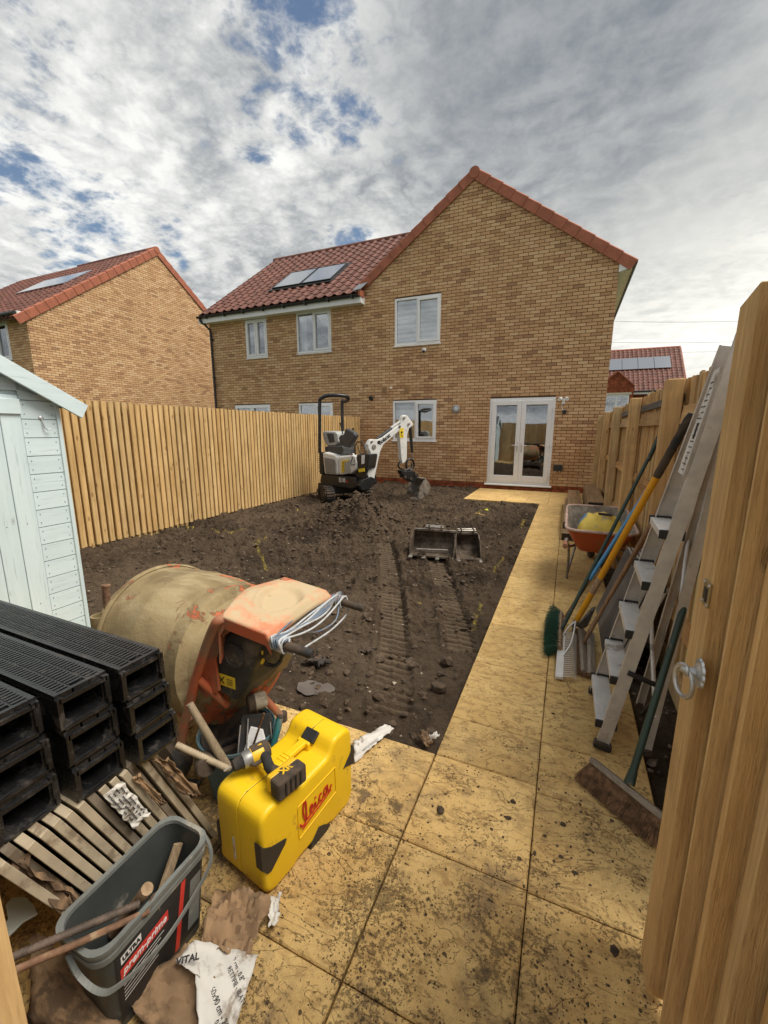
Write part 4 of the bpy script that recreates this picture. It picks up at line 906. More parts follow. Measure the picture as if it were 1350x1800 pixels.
for z in (2.95, 3.3, 3.62): b.box((2.93, YB - .54, z), (1.45, .02, .03))
b.build('glazing_bars', M['upvc'], h3)
S3 = Vector((0, YR - YB, RZ3 - EZ3)).normalized(); L3 = math.hypot(YR - YB, RZ3 - EZ3)
roof_plane(h3, 'roof', (0.5, YB - .05, EZ3), (1, 0, 0), S3, 6.75, L3, 'joined')
b = MB(); b.tube([(0.5, YR, RZ3), (7.25, YR, RZ3)], .11, 8); b.tube([(7.27, YB - .1, EZ3), (7.27, YR, RZ3)], .05, 6); b.build('ridge', M['verge'], h3)
b = MB(); b.prism([(7.2, YR + .01, RZ3), (7.2, YB, EZ3), (7.2, YR + 4, EZ3)], (-.1, 0, 0)); b.build('end_wall', M['redbrick'], h3)
b = MB(); b.box((5.4, YB - .10, EZ3 - .10), (3.3, .03, .2)); b.build('fascia', M['upvc'], h3)
b = MB(); b.tube([(3.9, YB - .18, EZ3 + .0), (7.2, YB - .18, EZ3 + .0)], .06, 8); b.build('gutter', M['black'], h3)
for s_ in (1, -1):
    b = MB(); A3 = Vector((2.85, YB - .62, 5.62)); E3 = Vector((2.85 + s_ * 1.15, YB - .62, 4.55)); b.prism([A3, E3, E3 + Vector((0, 2.0, 0)), A3 + Vector((0, 2.0, 0))], (0, 0, .10)); b.build('porch_roof', M['verge'], h3)
N3 = Vector((0, -S3.z, S3.y))
P3 = [gpl(x, y, (0, YB, EZ3 + .12), N3) for x, y in ((1068, 651), (1177, 646), (1168, 628), (1070, 632))]
R3 = Matrix(((1, 0, 0), tuple(S3), tuple(N3))).transposed()
xe = P3[1].x + .1; sA = (P3[0].y - YB) / S3.y; sB = (P3[3].y - YB) / S3.y
for k in range(4):
    b = MB(); b.box(Vector((xe - .52 - k * 1.06, YB, EZ3)) + S3 * ((sA + sB) / 2) + N3 * .13, (1.03, sB - sA, .05), R3); b.build('solar_panel', M['solar'], h3)
# overhead wires beyond
for k, (y0_, y1_) in enumerate(((556, 557), (594, 592), (610, 609))):
    a_ = gy(900, y0_, 60); c_ = gy(1500, y1_, 60); b = MB(); b.tube([a_ + (c_ - a_) * (i / 12) - Vector((0, 0, 1)) * 0.6 * math.sin(PI * i / 12) for i in range(13)], .016, 5); o = b.build('overhead_wire', M['black'])
    tag(o, ('highest', 'middle', 'lowest')[k] + ' of the three thin overhead wires in the sky right of the gable', 'wire', 'overhead wires')
# ================================================================== FENCES, GATE, SHED
def wedge_board(name, W_, H_, t0, t1, mat, along='y', face=1, topcut=0.0):
    """feather-edged board: local width along +y from -W/2, thick edge t0 at -y, thin t1 at +y, face to +x*face"""
    b = MB(); f = face
    P = [(0, -W_ / 2, 0), (f * t0, -W_ / 2, 0), (f * t1, W_ / 2, 0), (0, W_ / 2, 0)]
    Q = [(x, y, H_ + (topcut if y > 0 else 0)) for x, y, z in P]
    fs = [(0, 1, 2, 3), (7, 6, 5, 4), (0, 4, 5, 1), (1, 5, 6, 2), (2, 6, 7, 3), (3, 7, 4, 0)]
    if f < 0: fs = [tuple(reversed(q)) for q in fs]
    b.add(P + Q, fs); me = b.mesh(name); me.materials.append(mat); return me
lf = empty('boundary_fence', (-5.57, 6.2, 0), 'fresh golden featheredge fence along the left side of the dug garden', 'fence')
def round_board(name, W_, H_, t_, mat):
    b = MB(); h_ = W_ / 2; c = .007
    P = [(0, -h_, 0), (t_ - c, -h_, 0), (t_ - .0015, -h_ + c, 0), (t_, -h_ * .4, 0), (t_, h_ * .4, 0), (t_ - .0015, h_ - c, 0), (t_ - c, h_, 0), (0, h_, 0)]; n = len(P)
    Q = [(x, y, H_) for x, y, z in P]; b.add(P + Q, [tuple(range(n))[::-1], tuple(range(n, 2 * n))] + [(i, (i + 1) % n, (i + 1) % n + n, i + n) for i in range(n)])
    me = b.mesh(name); me.materials.append(mat); return me
bm_ = [round_board('fence_board', 0.066 + 0.004 * (k % 2), 1.83 + 0.004 * k, 0.034, M['fence_new']) for k in range(5)]
y = 1.25; k = 0
while y < 11.03:
    o = inst('fence_board', bm_[rs.randint(5)], (-5.599 + rs.uniform(0, .008), y, 0.02 + rs.uniform(-.004, .004)), lf); o.rotation_euler = (rs.normal(0, .0012), 0, rs.normal(0, .01)); y += 0.0925 + rs.uniform(-.003, .003)
b = MB(); b.box((-5.640, 6.15, .93), (.006, 9.8, 1.78)); b.build('back_boards', M['gate_wood'], lf)
for z in (.35, 1.0, 1.6):
    b = MB(); b.box((-5.668, 6.15, z), (.04, 9.8, .08)); b.build('fence_rail', M['fence_rail'], lf)
for y in np.arange(1.4, 11, 1.85):
    b = MB(); b.box((-5.745, y, .93), (.1, .1, 1.88)); b.build('fence_post', M['fence_old'], lf)
b = MB(); b.box((-5.618, 6.15, -.06), (.014, 9.8, .17)); b.build('gravel_board', M['fence_new'], lf)

rf = empty('side_fence', (.7, 6.2, 0), 'weathered wooden fence along the right of the path with posts and rails showing', 'fence')
bm2 = [wedge_board('fence_board', 0.096, 1.84 + 0.005 * k, 0.016, 0.007, M['fence_old'], face=-1) for k in range(4)]
y = 1.30
while y < 11.03:
    o = inst('fence_board', bm2[rs.randint(4)], (.708 - rs.uniform(0, .010), y, rs.uniform(-.008, .012)), rf); o.rotation_euler = (rs.normal(0, .0015), 0, rs.normal(0, .012)); y += 0.0935 + rs.uniform(-.003, .003)
posts = [1.6, 3.4, 5.2, 7.05, 8.9, 10.7]
for y in posts:
    b = MB(); s_ = .10; b.box((.61, y, .90), (s_, s_ + .0, 1.86)); o = b.build('fence_post', M['fence_old'], rf, bevel=.004, seg=1)
for i in range(len(posts) - 1):
    y0, y1 = posts[i] + .052, posts[i + 1] - .052
    for z in (.42, 1.02, 1.60):
        if i == 2 and z > 1.5: pass
        b = MB(); w_ = .115 if z > 1.5 else .085
        b.prism([(.655, y0, z - w_ / 2), (.695, y0, z - w_ / 2), (.695, y0, z + w_ / 2), (.668, y0, z + w_ / 2)], (0, y1 - y0, 0)); b.build('fence_rail', M['fence_rail'], rf)
    if i in (1, 2): b = MB(); b.bar((.674, y0, 1.708 + .01 * i), (.674, y1, 1.715), .022, .055, (0, 0, 1)); o = b.build('batten', M['grey_batten'], rf); o['label'] = 'grey weathered batten under the fence top'
b = MB(); b.prism([(.655, 2.35, 1.02), (.695, 2.35, 1.02), (.695, 2.35, 1.26), (.655, 2.35, 1.22)], (0, .25, -.12)); b.build('rail_offcut', M['fence_rail'], rf)
for y0, y1 in ((1.3, 3.35), (3.45, 11.0)):
    b = MB(); b.box((.683, (y0 + y1) / 2, .04), (.022, y1 - y0, .16)); b.build('gravel_board', M['fence_old'], rf)

# --- open gate on the right, close to the eye
GX = 0.30
gate = empty('garden_gate', (GX, .27, 0), 'open featheredge wooden gate with galvanised ring latch at the right edge', 'gate')
y = 1.175 - .0625; k = 0
while y > 0.10:
    me = None; W_ = .119
    b = MB(); zt = 1.785 - (0.012 if k == 0 else 0) - .004 * (k % 3)
    t0, t1 = .043, .004
    P = [(GX + .062, -W_ / 2 + .002, .03), (GX + .045 - t0, -W_ / 2 + .002, .03), (GX + .045 - t1 - .002, W_ / 2 - .001, .03), (GX + .062, W_ / 2 - .001, .03)]
    if k == 0: P = [(GX + .062, -W_ / 2 + .001, .03), (GX + .004, -W_ / 2 + .001, .03), (GX + .004, W_ / 2 - .022, .03), (GX + .016, W_ / 2 - .001, .03), (GX + .062, W_ / 2 - .001, .03)]
    nP = len(P)
    Q = [(x, yy, zt + (.0 if k else (-.02 if yy > .03 else 0))) for x, yy, z in P]
    b.add([(p[0], p[1] + y, p[2]) for p in P] + [(p[0], p[1] + y, p[2]) for p in Q], [tuple(range(nP)), tuple(range(2 * nP - 1, nP - 1, -1))] + [(i, i + nP, (i + 1) % nP + nP, (i + 1) % nP) for i in range(nP)])
    b.build('gate_board', M['gate_wood'], gate, bevel=.0025, seg=1); y -= .125; k += 1
for z in (.3, .95, 1.6): b = MB(); b.box((GX + .0895, .64, z), (.042, 1.05, .09)); b.build('gate_ledge', M['fence_rail'], gate)
b = MB(); b.box((GX + .0655, .64, .93), (.004, 1.06, 1.70)); b.build('back_boards', M['gate_wood'], gate)
b = MB(); b.box((GX + .0895, 1.13, .93), (.042, .08, 1.68)); b.build('gate_stile', M['gate_wood'], gate)
M['galv'] = plain('galvanised_steel', (0.52, 0.54, 0.55), 0.42, metal=0.75, var=0.25, scale=30, bump=0.15)
M['brass'] = plain('worn_brass', (0.36, 0.29, 0.17), 0.4, metal=0.8, var=0.3)
lt = empty('ring_latch', (GX, 1.10, .92)); setparent(lt, gate)
lc = gx(1232, 1184, GX + .004)
b = MB(); n = 10
b.lathe([(0.024, 0), (0.025, .004), (.018, .008), (.011, .012), (.009, .022), (.013, .026), (.010, .030)], 20, frame(lc, (-1, 0, 0), (0, 0, 1)), capa=True); lpl = b.build('latch_plate', M['galv'], lt, smooth=40)
b = MB()
for i in range(n):
    a_ = 2 * PI * i / n; b.lathe([(.0, 0), (.011, .0005), (.009, .005), (.0, .006)], 8, frame(Vector(lc) + Vector((0, math.cos(a_) * .023, math.sin(a_) * .023)), (-1, 0, 0), (0, 0, 1)), capa=False, capb=False)
b.build('rosette', M['galv'], lt, smooth=50)
rc = Vector(lc) + Vector((-.026, .010, -.030)); rr_ = .032; b = MB()
RA = Vector((-.30, .95, 0)).normalized()
b.tube([rc + RA * (rr_ * math.cos(a_)) + Vector((0, 0, 1)) * (rr_ * 1.12 * math.sin(a_)) for a_ in np.linspace(0, 2 * PI, 33)], .0052, 10, caps=False); b.build('ring_handle', M['galv'], lt, smooth=60)
b = MB(); b.tube([Vector(lc) + Vector((-.02, 0, 0)), Vector(lc) + Vector((-.036, .004, .004))], .009, 10); b.build('latch_spindle', M['galv'], lt, smooth=50)
kc = gx(1242, 1043, GX + .002)
b = MB(); b.box(kc, (.004, .042, .055)); ks = b.build('keep_plate', M['brass'], gate, bevel=.001)
b = MB(); b.box(Vector(kc) + Vector((-.0022, .003, 0)), (.002, .014, .026)); b.box(Vector(kc) + Vector((-.0025, -.008, -.002)), (.003, .006, .03)); b.build('keyhole', M['blackmetal'], ks)
for dy, dz in ((-.016, .022), (.016, .022), (-.016, -.022), (.016, -.022)): b = MB(); b.lathe([(.0035, 0), (.003, .002)], 8, frame(Vector(kc) + Vector((-.002, dy, dz)), (-1, 0, 0), (0, 0, 1))); b.build('screw', M['galv'], ks)

# --- near gate post at the bottom left corner
M['osb'] = wood('orange_raw_post_wood', (0.50, 0.27, 0.085), (0.68, 0.41, 0.155), 'z', gs=2.0, knots=0.15, stain=0.15, bump=0.5)
b = MB(); e0 = gy(25, 1680, .26)
b.box((e0.x - .055, e0.y - .055, .88), (.11, .11, 1.76)); 
# the post stops below the sill of the view: only its foot half is in the picture
gp_ = b.build('gate_post', M['osb'], None, bevel=.004, seg=2); tag(gp_, 'raw orange wooden post cutting across the bottom left corner', 'post')

# --- fence carrying on left of the gateway: out of view, met only as a reflection in the door glass and as shade on the stack
ef = empty('gateway_fence', (-3, .16, 0), 'wooden fence running left from the corner post, mirrored in the french door glass', 'fence')
me_ = bm2[0]
x_ = -.92; 
while x_ > -5.5:
    o = bpy.data.objects.new('fence_board', me_); col.objects.link(o); o.location = (x_, .16, .0); o.rotation_euler = (0, 0, -PI / 2); setparent(o, ef); x_ -= .094
for z in (.4, 1.0, 1.6): b = MB(); b.box((-3.2, .13, z), (4.6, .04, .08)); b.build('fence_rail', M['fence_rail'], ef)
# --- pale blue shed
SX = -3.2
shed = empty('garden_shed', (SX, 1.2, 0), 'pale blue painted wooden shed at the left edge in front of the fence', 'shed')
yr_, zr_ = 1.14, 2.08; sp = (zr_ - 1.70) / (1.80 - yr_)
zt = lambda y: zr_ - abs(y - yr_) * sp - .02
def shiplap(y0, y1, z0, z1, top=None, back=SX):
    z = z0; k = 0
    while z < z1 - .01:
        zb = min(z + .118, z1)
        P = [(SX, y0, z), (SX, y1, z), (SX, y1, min(zb, 9)), (SX, y0, min(zb, 9))]
        if top:
            a0, a1 = top(y0), top(y1)
            if z >= max(a0, a1): break
            P = [(SX, y0, min(z, a0)), (SX, y1, min(z, a1)), (SX, y1, min(zb, a1)), (SX, y0, min(zb, a0))]
        b = MB(); P = [Vector(p) for p in P]; h_ = min(.004, (zb - z) * .3)
        Q = [P[0] + Vector((.003, 0, .0)), P[1] + Vector((.003, 0, .0)), P[1] + Vector((.013, 0, h_)), P[0] + Vector((.013, 0, h_)), P[2] + Vector((.0125, 0, -.002)), P[3] + Vector((.0125, 0, -.002)), P[2] + Vector((0, 0, -.001)), P[3] + Vector((0, 0, -.001))]
        b.add(P[:2] + Q, [(0, 1, 3, 2), (2, 3, 4, 5), (5, 4, 6, 7), (7, 6, 8, 9)]); b.build('shiplap_board', M['shed'], shed)
        z = zb; k += 1
shiplap(1.565, 1.765, .03, 1.75, zt)
shiplap(.52, .77, .03, 1.75, zt)
shiplap(.77, 1.565, 1.735, 2.1, zt)
b = MB(); b.box((SX - .9, 1.142, .85), (1.796, 1.25, 1.66)); b.prism([(SX - .004, .52, 1.66), (SX - .004, 1.765, 1.66), (SX - .004, 1.765, zt(1.765)), (SX - .004, yr_, zt(yr_)), (SX - .004, .52, zt(.52))], (-1.8, 0, 0)); b.build('shed_body', M['shed'], shed)
b = MB(); b.box((SX + .008, 1.777, .85), (.034, .024, 1.66)); b.build('corner_trim', M['shedv'], shed, bevel=.002)
for i in range(7):
    w_ = .1115; yy = .78 + w_ * (i + .5)
    b = MB(); b.box((SX + .014, yy, .88), (.022, w_ - .004, 1.66)); b.build('door_board', M['shedv'], shed, bevel=.002, seg=1)
b = MB(); b.box((SX + .028, 1.17, 1.64), (.02, .78, .09)); b.build('door_ledge', M['shed'], shed, bevel=.002)
for s_ in (1, -1):
    b = MB(); A_ = Vector((SX + .07, yr_, zr_ + .045)); E_ = Vector((SX + .07, yr_ + s_ * .80, zr_ + .045 - .80 * sp)); dn = Vector((0, 0, -.105)); d_ = (E_ - A_).normalized(); pn = Vector((0, -d_.z * s_, abs(d_.y))); pn = Vector((0, d_.z, -d_.y)) * (1 if s_ > 0 else -1)
    b.prism([A_, E_, E_ + pn * .10, A_ + dn], (.02, 0, 0)); b.build('barge_board', M['shed'], shed, bevel=.002)
    b = MB(); b.prism([A_ + Vector((0, 0, .006)), E_ + Vector((0, 0, .006)), E_ + Vector((-2.0, 0, .006)), A_ + Vector((-2.0, 0, .006))], (0, 0, -.018)); b.build('roof_felt', plain('grey_roof_felt', (.10, .105, .11), .9), shed)
nl = MB()
for z in np.arange(.09, 1.7, .118):
    for y in (1.585, 1.745):
        for dz in (-.028, .03): nl.lathe([(.0032, 0), (.0028, .0022)], 6, frame((SX + .0135, y, z + dz), (1, 0, 0), (0, 0, 1)))
for yy in (.95, 1.06, 1.17, 1.28, 1.39, 1.5):
    for z in (.35, .9, 1.62): nl.lathe([(.0035, 0), (.003, .0022)], 6, frame((SX + .0245, yy, z), (1, 0, 0), (0, 0, 1)))
o = nl.build('nail_heads', M['grey_batten'], shed); o['kind'] = 'stuff'
b = MB(); hk = Vector((SX + .014, 1.675, 1.575)); b.lathe([(.016, 0), (.014, .004), (.006, .008)], 12, frame(hk, (1, 0, 0), (0, 0, 1))); b.tube([hk + Vector((.008, 0, 0)), hk + Vector((.012, .003, -.04)), hk + Vector((.014, .006, -.065)), hk + Vector((.02, .02, -.078)), hk + Vector((.022, .035, -.072))], .004, 8); b.build('cabin_hook', M['galv'], shed, smooth=50)
# ================================================================== DIGGER AND ITS BUCKETS
M['dwhite'] = plain('digger_white_paint', (0.66, 0.66, 0.64), 0.38, var=0.06, dirt=(0.30, 0.25, 0.19), dirtamt=0.12, dscale=5, bump=0.05)
M['dgrey'] = plain('digger_grey_grille', (0.33, 0.33, 0.32), 0.5, var=0.1)
M['seat'] = plain('grey_vinyl_seat', (0.36, 0.37, 0.36), 0.55, var=0.15, scale=14)
M['seatd'] = plain('dark_vinyl_seat', (0.05, 0.052, 0.055), 0.5, var=0.15)
M['rusty'] = plain('muddy_worn_steel', (0.105, 0.078, 0.056), 0.6, metal=0.35, var=0.35, scale=12, dirt=(0.055, 0.040, 0.028), dirtamt=0.5, dscale=9, bump=0.4)
M['steelpol'] = plain('polished_worn_steel', (0.42, 0.39, 0.35), 0.38, metal=0.7, var=0.3, scale=10, dirt=(0.10, 0.075, 0.05), dirtamt=0.35, bump=0.2)
M['yel'] = plain('yellow_label', (0.75, 0.55, 0.03), 0.4, var=0.05, bump=0.02)
M['red'] = plain('red_label', (0.60, 0.04, 0.03), 0.4, var=0.05, bump=0.02)
M['ink'] = plain('black_print', (0.015, 0.015, 0.016), 0.5, var=0.05, bump=0.0)
M['white_print'] = plain('white_print', (0.75, 0.75, 0.75), 0.5, var=0.03, bump=0.0)
dg = empty('mini_digger', (-4.53, 8.13, 0), 'small white and black tracked mini digger with raised boom in front of the house', 'digger', kind='thing')
ph = math.radians(-12)
F = Vector((math.cos(ph), math.sin(ph), 0)); SD = Vector((math.sin(ph), -math.cos(ph), 0))   # forward, right flank
C0 = Vector((-4.53, 8.13, 0)); Z1 = Vector((0, 0, 1))
PF = C0 + SD * 0.36                                     # a point of the right flank
def cp(cx, cy): return (520 + cx / 4.821, 680 + cy / 4.821)
def fl_(cx, cy, off=0.0): return gpl(*cp(cx, cy), PF + SD * off, SD)
def flank(poly, depth, off=0.0): 
    return [fl_(x, y, off) for x, y in poly], -SD * depth
def addflank(name, poly, depth, mat, off=0.0, bevel=.02, parent=dg, seg=2):
    b = MB(); P, o_ = flank(poly, depth, off); b.prism(P, o_); return b.build(name, mat, parent, bevel=bevel, seg=seg)
# tracks
tax = Vector((.66, -.75, 0)).normalized(); tsd = Vector((.75, .66, 0)).normalized()
for s_ in (-1, 1):
    tc_ = C0 + tsd * (.40 * s_) + tax * .05; hl, r_ = .42, .15
    prof = []
    for i in range(13): a_ = -PI / 2 + PI * i / 12; prof.append((hl + r_ * math.cos(a_), r_ + r_ * math.sin(a_)))
    for i in range(13): a_ = PI / 2 + PI * i / 12; prof.append((-hl + r_ * math.cos(a_), r_ + r_ * math.sin(a_)))
    b = MB(); P = [tc_ + tax * a_ + Z1 * (z + .0) - tsd * .09 for a_, z in prof]; b.prism(P, tsd * .18)
    tr = b.build('rubber_track', M['rubber'], dg, bevel=.012, seg=1)
    # tread lugs round the belt
    lg = MB(); per = 4 * hl + 2 * PI * r_; n = 46
    for i in range(n):
        d_ = per * i / n
        if d_ < 2 * hl: a_, z, nx, nz = -hl + d_, 0.0, 0, -1
        elif d_ < 2 * hl + PI * r_: t_ = (d_ - 2 * hl) / r_; a_, z, nx, nz = hl + r_ * math.sin(t_), r_ - r_ * math.cos(t_), math.sin(t_), -math.cos(t_)
        elif d_ < 4 * hl + PI * r_: a_, z, nx, nz = hl - (d_ - 2 * hl - PI * r_), 2 * r_, 0, 1
        else: t_ = (d_ - 4 * hl - PI * r_) / r_; a_, z, nx, nz = -hl - r_ * math.sin(t_), r_ + r_ * math.cos(t_), -math.sin(t_), math.cos(t_)
        nn = tax * nx + Z1 * nz; c_ = tc_ + tax * a_ + Z1 * z + nn * .006
        R = Matrix((tsd, nn.cross(tsd), nn)).transposed()
        lg.box(c_, (.165, .024, .026), R)
    lo = lg.build('track_lugs', M['rubber'], tr); 
    for a_, rr in ((-hl, .115), (hl, .115)):
        w_ = MB(); w_.lathe([(rr, 0), (rr, .02), (rr * .5, .03), (rr * .2, .05)], 18, frame(tc_ + tax * a_ + Z1 * r_ + tsd * s_ * .085, tsd * s_, Z1)); w_.build('track_wheel', M['blackmetal'], tr, smooth=40)
b = MB(); b.box(C0 + Z1 * .22, (.55, .5, .16), rotm(rz=math.atan2(tax.y, tax.x))); b.lathe([(.26, 0), (.26, .08)], 24, Matrix.Translation(C0 + Z1 * .28)); b.build('undercarriage', M['blackmetal'], dg, bevel=.015)
b = MB(); R = Matrix((tsd, -tax, Z1)).transposed(); b.box(C0 - tax * .72 + Z1 * .16, (.92, .03, .20), R); bl = b.build('dozer_blade', M['blackmetal'], dg, bevel=.008)
b = MB(); b.bar(C0 - tax * .25 - tsd * .2 + Z1 * .22, C0 - tax * .70 - tsd * .2 + Z1 * .16, .07, .07); b.bar(C0 - tax * .25 + tsd * .2 + Z1 * .22, C0 - tax * .70 + tsd * .2 + Z1 * .16, .07, .07); b.build('blade_arm', M['blackmetal'], dg)
# upper body
addflank('lower_skirt', [(212, 742), (470, 762), (508, 770), (516, 845), (480, 868), (218, 832), (205, 800)], .72, M['black'])
cw = addflank('counterweight', [(196, 552), (234, 556), (236, 745), (200, 742)], .68, M['black'], off=-.02, bevel=.03)
b = MB()
for i in range(9): P = fl_(198, 572 + i * 18, .0); b.box(Vector(P) - SD * .3 - F * .035, (.02, .55, .014), rotm(rz=ph))
b.build('rear_vents', M['blackmetal'], cw)
ec = addflank('engine_cover', [(222, 560), (250, 553), (330, 575), (356, 595), (362, 748), (240, 740)], .66, M['dwhite'], off=.01, bevel=.04, seg=3)
gr_ = addflank('side_grille', [(237, 592), (322, 610), (336, 632), (340, 738), (252, 734)], .02, M['dgrey'], off=.025, bevel=.004, parent=ec, seg=1)
b = MB()
for i in range(9): b.bar(fl_(244 + i * 1.4, 606 + i * 14.5, .036), fl_(330 + i * .8, 622 + i * 13.2, .036), .012, .006, SD)
b.build('grille_bars', plain('dark_grille_bar', (.2, .2, .2), .5), gr_)
addflank('tank_cover', [(358, 596), (470, 578), (500, 582), (516, 640), (512, 700), (468, 736), (364, 748)], .60, M['dwhite'], off=.005, bevel=.03, seg=3)
pl_ = addflank('side_panel', [(414, 622), (452, 616), (462, 728), (412, 740)], .01, M['dgrey'], off=.018, bevel=.002)
wl_ = addflank('warning_label', [(388, 626), (412, 622), (410, 722), (386, 728)], .006, M['yel'], off=.02, bevel=0)
b = MB()
for i in range(7): b.bar(fl_(393, 640 + i * 12, .024), fl_(406, 638 + i * 12, .024), .008, .002, SD)
b.build('label_print', M['ink'], wl_)
addflank('warning_label', [(418, 620), (444, 617), (444, 632), (418, 636)], .006, M['yel'], off=.022, bevel=0)
addflank('control_housing', [(514, 575), (560, 570), (618, 570), (618, 600), (604, 690), (560, 720), (530, 690), (512, 640)], .3, M['black'], off=-.02, bevel=.02)
addflank('white_label', [(556, 580), (582, 578), (580, 650), (556, 655)], .006, M['white_print'], off=.0, bevel=0)
addflank('warning_label', [(530, 696), (580, 688), (584, 716), (532, 724)], .006, M['yel'], off=.03, bevel=0)
addflank('front_frame', [(500, 720), (590, 705), (600, 760), (596, 840), (560, 858), (512, 850)], .26, M['blackmetal'], off=-.1, bevel=.02)
# model marking on the skirt
Mx = Matrix((F, Z1, F.cross(Z1))).transposed().to_4x4(); Mx.translation = fl_(392, 792, .004)
text('model_lettering', 'E10', .125, M['white_print'], Mx, dg, sx=.95, bold=.003)
Mx2 = Mx.copy(); Mx2.translation = fl_(434, 800, .004); text('model_lettering', 'z', .10, M['red'], Mx2, dg, bold=.002)
# seat and consoles
sb = addflank('seat_back', [(222, 384), (246, 374), (330, 378), (352, 395), (362, 470), (330, 500), (262, 500), (232, 450)], .40, M['seat'], off=-.14, bevel=.03, seg=3)
addflank('seat_pad', [(256, 390), (320, 392), (334, 470), (280, 480)], .30, M['seatd'], off=-.135, bevel=.02, parent=sb)
addflank('seat_cushion', [(238, 512), (270, 498), (392, 500), (402, 530), (392, 572), (330, 575), (250, 552)], .44, M['seatd'], off=-.12, bevel=.03, seg=3)
addflank('arm_console', [(360, 430), (378, 408), (402, 404), (420, 350), (492, 388), (502, 414), (452, 520), (400, 505), (372, 480)], .13, M['seatd'], off=-.02, bevel=.02)
addflank('arm_console', [(352, 452), (372, 408), (402, 404), (412, 450), (392, 500)], .13, M['seatd'], off=-.52, bevel=.02)
b = MB(); b.tube([fl_(398, 400, -.08), fl_(384, 340, -.08), fl_(378, 305, -.08)], [.014, .012, .022], 8); b.tube([fl_(470, 390, -.3), fl_(488, 350, -.3)], [.01, .02], 8); b.build('joystick', M['black'], dg, smooth=60)
b = MB(); b.tube([fl_(505, 590, -.1), fl_(500, 500, -.1), fl_(520, 468, -.1), fl_(560, 466, -.1), fl_(574, 480, -.1), fl_(596, 570, -.1)], .014, 8); b.tube([fl_(548, 575, -.4), fl_(520, 490, -.4), fl_(512, 480, -.4)], .011, 8); b.build('grab_rail', M['blackmetal'], dg, smooth=60)
b = MB(); b.tube([fl_(470, 560, -.05), fl_(480, 600, .02), fl_(465, 640, .03), fl_(470, 665, .03), fl_(500, 655, .02)], .009, 6); b.tube([fl_(480, 570, -.05), fl_(500, 600, .0), fl_(494, 640, .03)], .007, 6); b.build('hose', M['black'], dg, smooth=60)
b = MB(); b.lathe([(.03, 0), (.03, .03)], 10, frame(fl_(470, 590, -.1), Z1, F)); b.build('red_cap', M['red'], dg)
# roll bar: near post, far post and the hoop between
def bx(a_, c_, w_=.055, t_=.055, up=None): bb = MB(); bb.bar(a_, c_, w_, t_, up or SD); return bb
np_t, np_b = fl_(202, 118, -.03), fl_(202, 562, -.03)
fp = np_t - SD * .60; 
farp_t = gpl(*cp(391, 118), PF - SD * .62, SD); farp_b = gpl(*cp(388, 430), PF - SD * .62, SD)
rb = bx(np_b, np_t).build('roll_bar_post', M['blackmetal'], dg, bevel=.008); bx(Vector((farp_t.x, farp_t.y, .95)), farp_t).build('roll_bar_post', M['blackmetal'], dg, bevel=.008)
b = MB(); ctl = [np_t + Z1 * .0, gpl(*cp(212, 100), PF - SD * .03, SD), gpl(*cp(262, 76), PF - SD * .08, SD), gpl(*cp(345, 72), PF - SD * .2, SD), gpl(*cp(425, 80), PF - SD * .38, SD), gpl(*cp(444, 100), PF - SD * .5, SD), gpl(*cp(425, 122), PF - SD * .6, SD), farp_t]
pts = []
for i in range(len(ctl) - 1):
    p0, p1, p2_, p3 = ctl[max(i - 1, 0)], ctl[i], ctl[i + 1], ctl[min(i + 2, len(ctl) - 1)]
    for j in range(5):
        t_ = j / 5; pts.append(0.5 * ((2 * p1) + (p2_ - p0) * t_ + (2 * p0 - 5 * p1 + 4 * p2_ - p3) * t_ * t_ + (3 * p1 - p0 - 3 * p2_ + p3) * t_ ** 3))
pts.append(ctl[-1]); b.tube(pts, .040, 10); b.build('roll_bar_hoop', M['blackmetal'], dg, smooth=60)
for i in range(2): b = MB(); b.lathe([(.03, 0), (.03, .03)], 10, frame(fl_(204, 460 + i * 60, .01), SD, Z1)); b.build('bolt', M['blackmetal'], rb)
# boom, arm and bucket in their own upright plane
B0 = gpl(*cp(620, 800), C0 + SD * .02 + F * .5, Vector((-.5, -.85, 0))); B1 = gy(*cp(975, 860), 8.75)
bdir = Vector((B1.x - B0.x, B1.y - B0.y, 0)).normalized(); BN = Vector((bdir.y, -bdir.x, 0)); 
if BN.y > 0: BN = -BN
def bo(cx, cy, off=0.0): return gpl(*cp(cx, cy), B0 + BN * off, BN)
def boom(name, poly, wd, mat, off=0.0, bevel=.012, parent=dg):
    b = MB(); b.prism([bo(x, y, off + wd / 2) for x, y in poly], -BN * wd); return b.build(name, mat, parent, bevel=bevel, seg=2)
boom('swing_bracket', [(560, 790), (640, 760), (668, 775), (668, 820), (620, 870), (560, 880), (540, 840)], .18, M['blackmetal'])
bm1 = boom('boom', [(584, 812), (588, 795), (612, 720), (628, 640), (634, 560), (614, 520), (612, 488), (632, 452), (652, 444), (690, 448), (730, 432), (860, 335), (884, 322), (894, 345), (880, 372), (742, 492), (716, 548), (696, 640), (668, 770), (664, 815), (650, 820), (640, 780), (628, 772), (616, 800), (606, 830), (590, 832)], .13, M['dwhite'])
arm_ = boom('dipper_arm', [(902, 262), (908, 246), (928, 238), (948, 246), (998, 312), (996, 326), (962, 352), (946, 400), (944, 470), (942, 610), (926, 640), (904, 652), (894, 600), (884, 470), (872, 350), (886, 318)], .11, M['dwhite'])
for x, y, r_ in ((918, 262, .03), (958, 314, .028), (880, 334, .03), (662, 508, .05), (642, 464, .025), (602, 812, .03)):
    b = MB(); b.lathe([(r_, 0), (r_, .012), (r_ * .6, .016)], 14, frame(bo(x, y, .066), BN, Z1)); b.build('pivot_pin', M['steelpol'], bm1, smooth=40)
